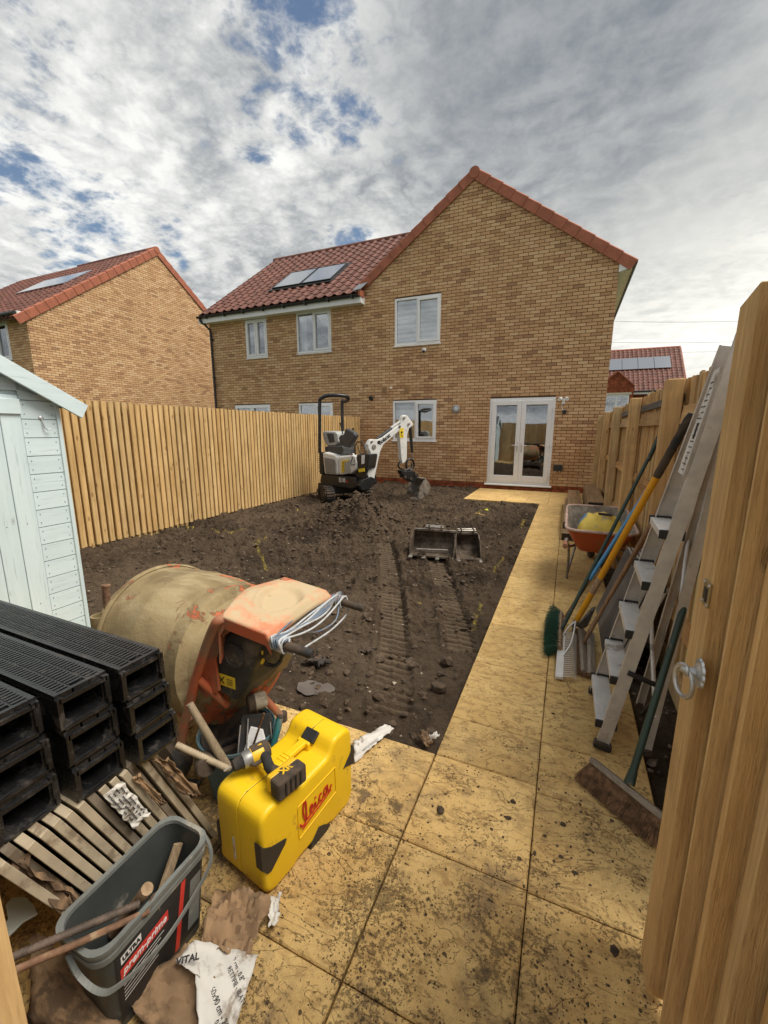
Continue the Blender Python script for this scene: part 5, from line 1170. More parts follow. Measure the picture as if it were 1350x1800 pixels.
b = MB(); b.tube([bo(688, 440, 0), bo(812, 352, 0)], .034, 12); b.build('boom_cylinder', M['black'], dg, smooth=50)
b = MB(); b.tube([bo(812, 352, 0), bo(905, 282, 0)], .016, 10); b.bar(bo(806, 345, 0), bo(905, 275, 0), .06, .018, BN.cross(bdir)); b.build('cylinder_rod', M['dwhite'], dg, smooth=50)
b = MB(); b.tube([bo(968, 335, 0), bo(975, 430, 0), bo(986, 556, 0)], [.036, .036, .030], 12); b.build('bucket_cylinder', M['black'], dg, smooth=50)
b = MB(); b.tube([bo(986, 556, 0), bo(990, 610, 0)], .014, 8); b.build('cylinder_rod', M['steelpol'], dg, smooth=50)
lb = boom('arm_label', [(876, 352), (914, 346), (914, 430), (882, 436)], .004, M['yel'], off=.058, bevel=0)
b = MB(); b.lathe([(.024, 0), (.024, .002)], 12, frame(bo(897, 385, .063), BN, Z1)); b.bar(bo(890, 405, .063), bo(906, 420, .063), .012, .002, BN); b.build('label_print', M['ink'], lb)
boom('boom_label', [(640, 592), (664, 590), (660, 645), (636, 640)], .004, M['red'], off=.068, bevel=0)
bd = (bo(800, 415) - bo(700, 495)).normalized(); Mb = Matrix((bd, BN.cross(bd), BN)).transposed().to_4x4()
Mb.translation = bo(752, 443, .069); text('boom_lettering', 'Bobcat', .115, M['ink'], Mb, dg, sx=1.0, bold=.003)
b = MB(); b.prism([bo(x, y, .07) for x, y in ((692, 462), (706, 456), (712, 470), (706, 488), (698, 480), (694, 488))], -BN * .003); b.build('boom_emblem', M['ink'], bm1)
# hydraulic coupling rings, quick hitch and digging bucket
b = MB(); c_ = bo(955, 655, .02)
b.tube([bo(925 + 58 * math.cos(a_), 662 + 42 * math.sin(a_) , .05) for a_ in np.linspace(-.3, PI * 1.25, 14)], .020, 8)
b.tube([bo(968 + 34 * math.cos(a_), 660 + 48 * math.sin(a_), .0) for a_ in np.linspace(0, 2 * PI, 18)], .022, 8, caps=False); b.build('bucket_link', M['blackmetal'], dg, smooth=60)
boom('quick_hitch', [(890, 708), (1000, 712), (1045, 745), (1030, 770), (1000, 815), (966, 800), (935, 775), (900, 740)], .15, M['blackmetal'])
for x, y in ((980, 780), (930, 765), (1020, 745)): b = MB(); b.lathe([(.028, 0), (.028, .2)], 12, frame(bo(x, y, .1), -BN, Z1)); b.build('hitch_pin', M['rusty'], dg, smooth=40)
def dig_bucket(name, parent, O, ax, fwd, up, Wd, sc=1.0, teeth=4, mat=None, ears=True):
    """digger bucket: O mid point of the back top edge; ax across, fwd to the mouth"""
    mat = mat or M['rusty']; ax = ax.normalized(); P2 = lambda f_, u_: O + fwd * (f_ * sc) + up * (u_ * sc)
    prof = [(0, 0), (-.03, -.05), (-.045, -.12), (-.03, -.19), (.02, -.245), (.09, -.27), (.20, -.275), (.30, -.262)]
    b = MB(); th = .012
    outer = [P2(*p) for p in prof]; inner = [P2(p[0] + .014, p[1] + .014) for p in prof]
    n = len(prof); vs = []
    for s_ in (-1, 1): vs += [p + ax * (s_ * Wd / 2) for p in outer] + [p + ax * (s_ * Wd / 2) for p in inner]
    fs = []
    for i in range(n - 1): fs += [(i, i + 1, 2 * n + i + 1, 2 * n + i), (n + i + 1, n + i, 3 * n + i, 3 * n + i + 1)]
    fs += [(0, 2 * n, 3 * n, n), (n - 1, 2 * n - 1, 4 * n - 1, 3 * n - 1)] + [(i, n + i, n + i + 1, i + 1) for i in range(n - 1)] + [(2 * n + i + 1, 3 * n + i + 1, 3 * n + i, 2 * n + i) for i in range(n - 1)]
    b.add(vs, fs); sh = b.build('bucket_shell', mat, parent)
    for s_ in (-1, 1):
        b = MB(); poly = [P2(*p) for p in prof] + [P2(.27, -.20), P2(.17, -.06), P2(.06, .0)]; b.prism([p + ax * (s_ * Wd / 2) for p in poly], ax * (s_ * .012)); b.build('side_plate', mat, parent)
    b = MB(); b.bar(P2(.29, -.262) - ax * Wd / 2, P2(.29, -.262) + ax * Wd / 2, .03, .014, up); b.bar(P2(-.004, .004) - ax * Wd / 2, P2(-.004, .004) + ax * Wd / 2, .03, .022, up); b.build('lip_bar', M['steelpol'], parent)
    for i in range(teeth):
        u_ = (i / (teeth - 1) - .5) * (Wd - .03); b = MB(); b.bar(P2(.27, -.262) + ax * u_, P2(.385, -.262) + ax * u_, .042, .02, up); b.build('bucket_tooth', M['steelpol'], parent, bevel=.003)
    if ears:
        for s_ in (-1, 1):
            b = MB(); poly = [P2(-.02, -.03), P2(-.03, .075), P2(.01, .10), P2(.06, .09), P2(.075, .02), P2(.05, -.005)]; b.prism([p + ax * (s_ * .075) for p in poly], ax * .016); b.build('hanger_ear', mat, parent, bevel=.003)
        for f_ in (-.005, .05): b = MB(); b.tube([P2(f_, .065) - ax * .11, P2(f_, .065) + ax * .11], .0125, 10); b.build('hanger_pin', M['steelpol'], parent, smooth=50)
    return sh
bo0 = empty('digging_bucket', tuple(bo(980, 860))); setparent(bo0, dg)
dig_bucket('b', bo0, bo(1050, 775, .0), BN, (-bdir * .9 - Z1 * .42).normalized(), (Z1 * .9 - bdir * .42).normalized(), .42, 1.25, teeth=3, mat=M['steelpol'], ears=False)

# two spare buckets lying on the soil
b1 = empty('spare_bucket', tuple(gz(758, 985)), 'wide toothed digger bucket lying on the soil, the larger of the two', 'digger bucket', 'spare digger buckets on the soil')
pa, pb_ = gz(714, 982, -.02), gz(802, 990, -.02)
axx = (pb_ - pa); wdt = axx.length * .86; axx.normalize(); fw_ = Vector((axx.y, -axx.x, 0))
tp = (gz(713, 944, .24) + gz(795, 940, .24)) / 2; mid = (pa + pb_) / 2
dig_bucket('b', b1, Vector((mid.x, mid.y, .288)) - fw_ * .26, axx, (fw_ * .975 - Z1 * .10).normalized(), (Z1 * .975 + fw_ * .10).normalized(), wdt, .90, teeth=4)
b = MB(); b.tube([Vector((mid.x, mid.y, .075)) - axx * .2 - fw_ * .12, Vector((mid.x, mid.y, .085)) + axx * .18 - fw_ * .15], .010, 8); o = b.build('steel_bar', M['steelpol'], None, smooth=50); tag(o, 'short steel bar lying inside the wide digger bucket', 'bar')
b2 = empty('spare_bucket', tuple(gz(832, 985)), 'narrow digger bucket without teeth lying right of the wide one', 'digger bucket', 'spare digger buckets on the soil')
pa, pb_ = gz(813, 993, -.02), gz(853, 989, -.02); axx = (pb_ - pa); wd2 = axx.length; axx = Vector((1, .12, 0)).normalized(); fw_ = Vector((axx.y, -axx.x, 0)); mid = (pa + pb_) / 2
fw2 = (fw_ * .94 + axx * .30).normalized(); ax2 = (axx * .95 - fw_ * .30).normalized(); dig_bucket('b', b2, Vector((mid.x - .05, mid.y, .268)) - fw2 * .27, ax2, (fw2 * .97 - Z1 * .16).normalized(), (Z1 * .97 + fw2 * .16).normalized(), wd2 * .95, .86, teeth=2)
# ================================================================== FOREGROUND ON THE PATIO
M['drum'] = None
def drummat():
    m, t = newmat('mortar_caked_drum'); v, _ = coords(t, False)
    a = t.noise(v, 3.0, 6, 0.6, 0.3); s_ = t.noise(t.mapping(v, (3, 14, 14)), 1.0, 6, .6)
    c = t.mix(t.ramp(a, .3, .7), (0.16, 0.115, 0.058), (0.36, 0.28, 0.15))
    c = t.mix(t.math('MULTIPLY', t.ramp(s_, .45, .7), .5), c, (0.46, 0.38, 0.23))
    fl = t.math('ADD', t.math('MULTIPLY', t.noise(v, 9, 8, .68, .5), .7), t.math('MULTIPLY', t.noise(v, 2.2, 3), .45))
    sx = t.n('ShaderNodeSeparateXYZ', {0: v}); fl = t.math('ADD', fl, t.math('MULTIPLY', t.ramp(sx.outputs[0], -1.75, -1.30), 0.055)); k = t.ramp(fl, 0.665, 0.678); k2 = t.ramp(fl, 0.645, 0.665)
    c = t.mix(t.math('MULTIPLY', k2, .6), c, (0.12, 0.08, .045))
    c = t.mix(k, c, (0.48, 0.14, 0.065))
    h = t.math('ADD', t.math('MULTIPLY', k, -1.2), t.math('ADD', t.noise(v, 60, 5, .65), a))
    finish(t, c, .82, 0, h, .6, .004, .3); return m
M['drum'] = drummat()
def orangemat(name, base, dirtc, amt):
    m, t = newmat(name); v, _ = coords(t, False)
    f = t.math('ADD', t.math('MULTIPLY', t.noise(v, 4, 7, .62, .4), .75), t.math('MULTIPLY', t.noise(v, 30, 5, .7), .3))
    k = t.ramp(f, .62 - amt * .3, .72 - amt * .2)
    c = t.mix(k, base, dirtc); c = t.mix(t.math('MULTIPLY', t.ramp(t.noise(v, 18, 5, .7), .6, .75), .5), c, (0.10, .055, .03))
    finish(t, c, t.math('MULTIPLY_ADD', k, .3, .5), 0, t.math('ADD', t.math('MULTIPLY', k, .5), t.noise(v, 80, 4)), .3, .002, .4); return m
M['orange'] = orangemat('chipped_orange_paint', (0.47, 0.115, 0.050), (0.27, 0.15, 0.09), .60)
M['orange_dusty'] = orangemat('dusty_orange_cover', (0.60, 0.21, 0.11), (0.46, 0.36, 0.22), .80)
M['motor'] = plain('dusty_black_motor_cover', (0.035, 0.035, 0.034), .6, var=.3, dirt=(.13, .11, .085), dirtamt=.45, dscale=12, bump=.3)
def cablemat():
    m, t = newmat('blue_grey_cable'); v, _ = coords(t, False); a = t.n('ShaderNodeAttribute', attribute_name='pv').outputs['Fac']
    c = t.mix(t.ramp(a, .35, .65), (0.12, 0.16, 0.22), (0.44, 0.47, 0.50)); c = t.mix(t.math('MULTIPLY', t.ramp(t.noise(v, 30, 5, .6), .45, .65), .5), c, (0.30, 0.25, 0.18)); finish(t, c, .5, 0, None); return m
M['cable'] = cablemat()
M['wetblack'] = plain('wet_black_plastic', (0.010, 0.010, 0.011), .26, var=.4, scale=20, bump=.9, bscale=160, dist=.0015, spec=.65, dirt=(.05, .045, .04), dirtamt=.25, dscale=20)
M['porc'] = plain('beige_porcelain_edge', (0.40, 0.335, 0.24), .6, var=.14, scale=10, dirt=(.20, .15, .10), dirtamt=.35, dscale=9, bump=.15)
M['porc_d'] = plain('taupe_porcelain_edge', (0.20, 0.165, 0.125), .6, var=.15, scale=10, dirt=(.12, .09, .06), dirtamt=.35, bump=.15)
M['card'] = plain('brown_cardboard', (0.26, 0.165, 0.09), .9, var=.25, scale=9, dirt=(.10, .065, .04), dirtamt=.45, dscale=7, bump=.35, bscale=30)
M['paper'] = plain('soiled_white_paper', (0.62, 0.60, 0.56), .85, var=.12, scale=9, dirt=(.26, .21, .16), dirtamt=.35, dscale=10, bump=.3, bscale=25)
M['gbucket'] = plain('grey_bucket_plastic', (0.046, 0.052, 0.050), .45, var=.12, dirt=(.22, .20, .17), dirtamt=.1, dscale=8, bump=.1)
M['gbucket_l'] = plain('pale_grey_bucket_rim', (0.15, 0.16, 0.153), .45, var=.15, scale=12, dirt=(.30, .28, .24), dirtamt=.2, bump=.15)
M['case'] = plain('yellow_hard_plastic', (0.80, 0.52, 0.012), .42, var=.035, scale=6, dirt=(.50, .31, .03), dirtamt=.08, dscale=14, bump=.22, bscale=260, dist=.0007, spec=.4)
M['caseblk'] = plain('black_corner_rubber', (0.02, 0.02, 0.02), .5, var=.2)
M['logo'] = plain('red_raised_lettering', (0.55, 0.02, 0.015), .35, var=.05, bump=0)
M['teal'] = plain('teal_plastic', (0.03, 0.16, 0.17), .45, var=.15, dirt=(.2, .18, .14), dirtamt=.2, bump=.1)
M['bluebucket'] = plain('blue_grey_tub_plastic', (0.07, 0.125, 0.145), .5, var=.2, dirt=(.22, .19, .14), dirtamt=.3, bump=.2)
M['dowel'] = wood('grubby_tool_handle_wood', (0.21, 0.145, 0.085), (0.36, 0.27, 0.17), 'z', gs=2.5, knots=.1, stain=.4)
M['rust'] = plain('rusted_steel', (0.17, 0.09, 0.05), .8, var=.45, scale=25, dirt=(.30, .22, .14), dirtamt=.4, dscale=25, bump=.6, bscale=120)
M['dyel'] = plain('yellow_tool_plastic', (0.72, 0.44, 0.02), .45, var=.06, dirt=(.25, .17, .06), dirtamt=.2, dscale=25)
M['dgreycast'] = plain('grey_cast_alloy', (.28, .28, .27), .45, metal=.5, var=.2)

# ---------------- cement mixer
mx_ = empty('cement_mixer', (-1.45, 1.35, 0), 'mortar-caked cement mixer with dusty orange cover lying low on the patio', 'cement mixer')
ax_ = frame((-1.9, 1.45, .45), (1, -.17, .08), (0, 0, 1))
b = MB(); b.lathe([(.24, -.20), (.25, -.20), (.31, -.06), (.335, -.012), (.335, .012), (.331, .02), (.333, .12), (.334, .26), (.337, .275), (.334, .29), (.328, .42), (.315, .50), (.28, .60), (.21, .68), (.10, .715), (.0, .72)], 56, ax_, capa=False, capb=False)
dr = b.build('drum', M['drum'], mx_, smooth=40)
b = MB(); b.lathe([(.338, -.016), (.346, -.012), (.347, .010), (.338, .016)], 56, ax_, capa=False, capb=False); b.build('drum_seam', M['drum'], dr, smooth=60)
b = MB(); b.lathe([(.252, -.205), (.262, -.20), (.262, -.185), (.252, -.18)], 40, ax_, capa=False, capb=False); b.lathe([(.23, -.19), (.30, -.06), (.31, .0), (.31, .6), (.1, .68), (.0, .69)], 30, ax_, capa=False, capb=False); b.build('drum_lining', M['drum'], dr, smooth=50)
YN = 1.07
n_ = lambda x, y, Y=YN: gy(x, y, Y)
grip1a, grip1b = gz(490, 1131, .735), gz(549, 1150, .715)
grip2a, grip2b = gz(594, 1056, .725), gz(640, 1070, .71)
bend1 = n_(388, 1088)
def smoothpath(P, k=6):
    out = []
    for i in range(len(P) - 1):
        p0, p1, p2_, p3 = P[max(i - 1, 0)], P[i], P[i + 1], P[min(i + 2, len(P) - 1)]
        for j in range(k):
            t_ = j / k; out.append(0.5 * ((2 * p1) + (p2_ - p0) * t_ + (2 * p0 - 5 * p1 + 4 * p2_ - p3) * t_ * t_ + (3 * p1 - p0 - 3 * p2_ + p3) * t_ ** 3))
    return out + [P[-1]]
V = Vector
# orange frame: near hoop running from the grip back, over the bend and down to the foot
near = [grip1a, gz(462, 1119, .75), gz(430, 1104, .775), gz(400, 1090, .80), n_(384, 1091), n_(372, 1112), n_(358, 1150), n_(344, 1195), n_(333, 1240), n_(322, 1285), n_(318, 1310)]
b = MB(); b.tube(smoothpath(near, 5), .019, 12); b.build('frame_tube', M['orange'], mx_, smooth=60)
dlt = (grip2a - grip1a)
far = [p + V((-.02, .41, .0)) for p in near[1:9]]; far[0] = grip2a
b = MB(); b.tube(smoothpath([grip2a] + [p + V((-.03, .42, 0)) for p in near[1:8]] , 4), .019, 10); b.build('frame_tube', M['orange'], mx_, smooth=60)
ft = gz(497, 1262, .015)
b = MB(); b.tube([gz(425, 1185, .28), gz(447, 1209, .22), ft], .019, 12); b.build('frame_leg', M['orange'], mx_, smooth=60)
b = MB(); b.tube([n_(330, 1262), gy(395, 1238, 1.25), gy(450, 1210, 1.4)], .018, 10); b.tube([n_(345, 1190), gy(400, 1240, 1.15)], .016, 8); b.build('cross_brace', M['orange'], mx_, smooth=60)
b = MB(); b.tube([ft + V((0, 0, -.012)), ft + V((0, 0, .03))], .024, 10); b.build('rubber_foot', M['rubber'], mx_, smooth=50)
for a_, c_ in ((grip1a, grip1b), (grip2a, grip2b)):
    d_ = (c_ - a_).normalized(); L_ = (c_ - a_).length; b = MB(); b.tube([a_ + d_ * (L_ * i / 8) for i in range(9)], [.0165, .0175, .0165, .0175, .0165, .0175, .0165, .0175, .0155], 14); b.build('rubber_grip', M['rubber'], mx_, smooth=60)
# cover: a shallow dished hood between the two tubes
nu, nv = 26, 22
P00, P10, P11, P01 = gz(384, 1088, .815), gz(474, 1124, .76), gz(584, 1046, .755), gz(426, 1042, .80)
Pm_far = gz(503, 1020, .80)
vs = []; 
def coverpt(u, v):
    near_ = P00.lerp(P10, u); 
    far_ = (P01.lerp(Pm_far, u / .45) if u < .45 else Pm_far.lerp(P11, (u - .45) / .55))
    p = near_.lerp(far_, v); z = .018 * math.sin(PI * v) ** .6
    if u > .93: z -= .03 * (u - .93) / .07
    if u < .10: z -= .035 * ((.10 - u) / .10) ** 2
    for (cu, cv, r_, d_) in ((.63, .52, .27, -.022), (.26, .60, .13, .007)):
        q = math.hypot((u - cu) * 1.0, (v - cv) * .95) / r_
        if q < 1: z += d_ * min(1, (1 - q) * 4)
        elif q < 1.22: z += .006 * (1.22 - q) / .22
    return p + V((0, 0, z + .012))
nu, nv = 40, 34
for i in range(nu + 1):
    for j in range(nv + 1): vs.append(coverpt(i / nu, j / nv))
b = MB(); b.add(vs, [(i * (nv + 1) + j, (i + 1) * (nv + 1) + j, (i + 1) * (nv + 1) + j + 1, i * (nv + 1) + j + 1) for i in range(nu) for j in range(nv)])
cv = b.build('cover', M['orange_dusty'], mx_, smooth=180, solid=.006)
# skirts of the cover: near side lip and drum side
b = MB(); lip = [coverpt(u, 0) for u in np.linspace(0, 1, 12)]; low = [p + V((0, .004, -.045)) for p in lip]; b.add(lip + low, [(i, i + 12, i + 13, i + 1) for i in range(11)])
lip2 = [coverpt(0, v) for v in np.linspace(0, 1, 10)]; low2 = [p + V((-.01, 0, -.16)) for p in lip2]; b.add(lip2 + low2, [(i, i + 10, i + 11, i + 1) for i in range(9)])
b.build('cover_lip', M['orange'], cv, solid=.005)
# side yoke plate running down inside the hoop, red-orange
b = MB(); b.prism([n_(x, y, YN + .03) for x, y in ((388, 1096), (372, 1120), (358, 1160), (345, 1205), (362, 1228), (385, 1215), (378, 1160), (392, 1118), (412, 1106))], (0, .012, 0)); b.build('yoke_plate', M['orange'], mx_, bevel=.003)
b = MB(); b.prism([n_(x, y, YN + .05) for x, y in ((384, 1130), (400, 1112), (425, 1110), (440, 1124), (448, 1165), (437, 1205), (412, 1237), (380, 1214), (372, 1170))], (0.02, .20, 0)); mh = b.build('motor_housing', M['motor'], mx_, bevel=.02, seg=3)
b = MB(); cc = n_(410, 1152, YN + .046); b.lathe([(.052, -.002), (.05, .006), (.036, .008), (.034, .004), (.0, .006)], 24, frame(cc, (0, -1, 0), (1, 0, 0)), capa=False, capb=False); b.build('motor_cap', M['motor'], mh, smooth=40)
b = MB(); b.prism([n_(x, y, YN + .047) for x, y in ((377, 1180), (413, 1192), (414, 1212), (379, 1200))], (0, -.0015, 0)); yl = b.build('rating_label', M['yel'], mh)
b = MB(); q0 = n_(384, 1187, YN + .044); q1 = n_(394, 1202, YN + .044); q2 = n_(394, 1190, YN + .044); q3 = n_(384, 1200, YN + .044); b.bar(q0, q1, .004, .001, (0, 1, 0)); b.bar(q2, q3, .004, .001, (0, 1, 0)); 
for k in range(3): b.bar(n_(399, 1194 + k * 4, YN + .044), n_(409, 1197.5 + k * 4, YN + .044), .0018, .001, (0, 1, 0))
b.build('label_print', M['ink'], yl)
b = MB(); b.prism([gy(x, y, 1.24) for x, y in ((440, 1126), (462, 1150), (466, 1185), (452, 1215), (420, 1240), (436, 1200), (446, 1165))], (0, .22, 0)); b.build('gear_casing', M['drum'], mx_, bevel=.015)
b = MB(); b.box(gz(457, 1148, .64), (.05, .07, .06), rotm(rz=.3)); b.build('switch_box', M['yel'], mx_, bevel=.008)
hb = [gz(462, 1160, .62), gz(470, 1168, .60), gz(485, 1170, .60), gz(494, 1160, .62), gz(498, 1150, .65)]
b = MB(); b.tube(smoothpath(hb, 4), .008, 8); b.build('release_lever', M['blackmetal'], mx_, smooth=60)
b = MB(); b.lathe([(.10, 0), (.11, .02), (.11, .06), (.10, .08)], 24, frame(gz(296, 1330, .11) + V((0, -.04, 0)), (0, 1, 0), (0, 0, 1))); b.build('wheel', M['rubber'], mx_, smooth=40)
# tipping handle stubs left of the drum
px_ = lambda x, y: gx(x, y, -2.02)
b = MB(); b.tube([px_(190, 1075), px_(187, 1052), px_(186, 1030)], .017, 12); b.tube([px_(186, 1031), px_(186, 1028)], .020, 12); b.tube([px_(198, 1120), px_(190, 1075)], .02, 10); b.build('socket_tube', M['rust'], mx_, smooth=50)
b = MB(); b.lathe([(.034, 0), (.036, .09), (.028, .09), (.026, .01)], 16, frame(px_(178, 1112), (0, 0, 1), (1, 0, 0))); b.tube([px_(175, 1125), px_(198, 1240)], .03, 10); b.build('socket_tube', M['drum'], mx_, smooth=50)
# cable wound between the two grips
cbl = MB()
ga, gb = grip1a.lerp(grip1b, .08), grip2a.lerp(grip2b, .05)
for k in range(9):
    o0_, o1_ = rs.uniform(-.022, .022, 2); w1, w2 = rs.uniform(-.03, .03), rs.uniform(-.03, .03); L_ = gb - ga; d_ = (grip1b - grip1a).normalized(); up_ = V((0, 0, 1))
    pts = []
    for t_ in np.linspace(-.06, 1.06, 14):
        c_ = ga + L_ * t_; bul = math.sin(PI * min(max(t_, 0), 1))
        pts.append(c_ + d_ * (o0_ * (1 - t_) + o1_ * t_ + w1 * bul) + up_ * (.022 + .010 * k / 9 - .012 * bul + .02 * (w2 / .03) * math.sin(2 * PI * t_) * .6) )
    e0 = pts[0] + V((0, 0, -.03)) + d_ * .01; e1 = pts[-1] + V((0, 0, -.035)) + d_ * .01
    ret = [p + V((0, 0, -.048)) + d_ * rs.uniform(-.02, .02) for p in pts[::-1][2:-2:2]]
    cbl.tube(smoothpath([ret[0], e1 + V((0, .01, -.01))][::-1] + [] + [] if False else smoothpath([e0] + pts + [e1], 2), 1), .0042, 7, a=rs.rand())
for a_, s_ in ((ga, -1), (gb, 1)):
    d_ = (grip1b - grip1a).normalized()
    for k in range(5): cbl.tube([a_ + d_ * (-.03 + .012 * k) + (V((0, 1, 0)) * math.cos(t_) + V((0, 0, 1)) * math.sin(t_)) * (.0235 + .001 * k) for t_ in np.linspace(0, 2 * PI, 15)], .0042, 6, caps=False, a=rs.rand())
hang = [ga + V((.02, .02, .02)), gz(512, 1150, .70), gz(545, 1132, .66), gz(585, 1105, .64), gz(612, 1075, .68), gb + V((.03, 0, 0))]
cbl.tube(smoothpath(hang, 5), .0042, 7, a=.9)
hang = [gz(500, 1128, .76), gz(530, 1112, .70), gz(560, 1110, .66), gz(590, 1090, .68), gb]
cbl.tube(smoothpath(hang, 5), .0042, 7)
o = cbl.build('power_cable', M['cable'], None, smooth=60); tag(o, 'pale blue-grey electric cable wound between the two black grips of the mixer', 'cable')

# ---------------- black drainage channels
CW, CH, CL = .128, .104, 1.0
def channel_meshes():
    out = []
    hw, H = CW / 2, CH
    outer = [(-hw, 0), (hw, 0), (hw, H - .012), (-hw, H - .012)]
    inner = [(-.048, .030), (-.042, .020), (-.030, .014), (.030, .014), (.042, .020), (.048, .030), (.048, .080), (-.048, .080)]
    b = MB()
    om = [(-hw, .030), (-hw, .0), (-.030, 0), (.030, 0), (hw, 0), (hw, .030), (hw, H - .014), (-hw, H - .014)]
    vs = [(0, y, z) for y, z in om] + [(0, y, z) for y, z in inner] + [(-CL, y, z) for y, z in om] + [(-CL, y, z) for y, z in inner]
    fs = []
    for i in range(8):
        j = (i + 1) % 8; fs += [(i, j, 8 + j, 8 + i), (16 + j, 16 + i, 24 + i, 24 + j), (j, i, 16 + i, 16 + j), (8 + i, 8 + j, 24 + j, 24 + i)]
    b.add(vs, fs)
    # raised collar round the opening, ribs and clips
    for y in (-hw + .004, hw - .004): b.box((.004, y, H / 2), (.014, .010, H - .02))
    b.box((.003, 0, .007), (.012, CW - .02, .008)); b.box((.003, 0, H - .020), (.012, CW - .02, .010))
    for y in (-.054, .054): b.box((.006, y, .055), (.008, .004, .05)); b.box((.004, y, .088), (.014, .010, .014))
    for x in np.arange(-.08, -CL, -.11):
        for s_ in (-1, 1): b.box((x, s_ * (hw + .002), H / 2 - .01), (.008, .006, H - .03))
    out.append(b.mesh('channel_body'))
    g_ = MB(); zt_ = H - .007
    for y in (-hw + .007, hw - .007): g_.box((-CL / 2, y, zt_), (CL, .013, .013))
    for y in (-.0205, .0205): g_.box((-CL / 2, y, zt_), (CL, .0055, .011))
    g_.box((-.006, 0, zt_), (.012, CW - .028, .012)); g_.box((-CL + .006, 0, zt_), (.012, CW - .028, .012))
    n = 66
    for i in range(n):
        for c, (y, w_) in enumerate(((-.039, .032), (0, .036), (.039, .032))):
            g_.box((-.022 - i * .01455 - (.0072 if c == 1 else 0), y, zt_ + .0005), (.0078, w_, .0125))
    g_.box((-CL / 2, 0, H - .020), (CL - .01, CW - .03, .002))
    out.append(g_.mesh('grating'))
    for me in out: me.materials.append(M['wetblack'])
    return out
cme = channel_meshes()
names_r = ('bottom', 'middle', 'top'); names_c = ('right-hand', 'middle', 'left-hand')
for c, (yc, xe) in enumerate(((.735, -1.095), (.590, -1.122), (.445, -1.165))):
    for r_ in range(3):
        x_ = xe + (0.018, 0.012, 0)[r_] * (1 if c == 0 else .4) + rs.uniform(-.004, .004)
        o = empty('drainage_channel', (x_, yc + rs.uniform(-.003, .003) + (0.012, .006, 0)[r_] * (1 if c == 0 else .5), .532 + r_ * .106), None, 'drainage channel', 'black drainage channels stacked on the paving slabs')
        o.rotation_euler.z = -.012
        o['label'] = 'wet black plastic drainage channel with slotted grating, %s of the %s column of the stack' % (names_r[r_], names_c[c])
        for nm, me in zip(('channel_body', 'grating'), cme):
            p = bpy.data.objects.new(nm, me); col.objects.link(p); p.parent = o

# ---------------- porcelain slabs standing on edge under the channels
n = 14; y0 = .362
tilt = Matrix.Rotation(math.radians(21.7), 3, 'X')     # tops lean towards the gateway
slab_b = MB(); slab_b.box((-.45, 0, -.30), (.90, .0200, .60)); sme = slab_b.mesh('porcelain_slab')
me_a = sme; me_a.materials.append(M['porc']); me_b = sme.copy(); me_b.materials.clear(); me_b.materials.append(M['porc_d'])
dark_i = (1, 7, 11)
for k in range(n):
    me = me_b if k in dark_i else me_a
    o = bpy.data.objects.new('porcelain_slab', me); col.objects.link(o)
    o.location = (-1.100 + rs.uniform(-.005, .005) + (-.012 if k in dark_i else 0), y0 + k * .0288 + rs.uniform(-.001, .001), .532 + rs.uniform(-.003, 0))
    o.rotation_euler = (math.radians(21.7), math.radians(0.6), rs.normal(0, .004))
    o.modifiers.new('b', 'BEVEL').width = .0012
    kk = ('taupe' if k in dark_i else 'beige')
    pos_ = ['nearest the corner post', 'second from the corner post', 'third from the corner post', 'fourth from the corner post', 'fifth from the corner post', 'sixth from the corner post', 'seventh from the corner post', 'seventh from the mixer', 'sixth from the mixer', 'fifth from the mixer', 'fourth from the mixer', 'third from the mixer', 'second from the mixer', 'nearest the mixer'][k]
    tag(o, kk + ' porcelain slab on edge under the black channels, the one ' + pos_, 'paving slab', 'porcelain slabs standing on edge in a row')
# torn wrapper and shipping tape on the slab ends
def edgept(k, s_, off=.0025):  # point on the +x end of slab k, s_ down its height
    dn = Vector((0, math.sin(math.radians(21.7)), -math.cos(math.radians(21.7)))); return Vector((-1.100 + off, y0 + k * .0288, .532)) + dn * s_
tp_ = MB(); A_, B_ = edgept(7.35, .015, .010), edgept(9.3, .015, .010); nn_ = 14
vs = []
for i in range(nn_ + 1):
    for j in range(6):
        s_ = .01 + .19 * i / nn_; p = edgept(7.4 + 1.9 * j / 5 + (rs.uniform(-.15, .15) if j in (0, 5) else 0), s_, .010 + rs.uniform(0, .008)); vs.append(p)
tp_.add(vs, [(i * 6 + j, i * 6 + j + 1, (i + 1) * 6 + j + 1, (i + 1) * 6 + j) for i in range(nn_) for j in range(5)])
o = tp_.build('torn_wrapper', M['paper'], None, solid=.0008); tag(o, 'torn strip of printed white wrapper stuck on the slab ends', 'wrapper')
pr = MB()
for r_ in range(4):
    for q in range(20):
        if rs.rand() < .8: p = edgept(7.75 + r_ * .38, .02 + q * .0078, .0200); pr.box(p, (.001, .0045, .0052), Matrix.Rotation(math.radians(21.7), 3, 'X'))
pr.build('print', M['ink'], o)
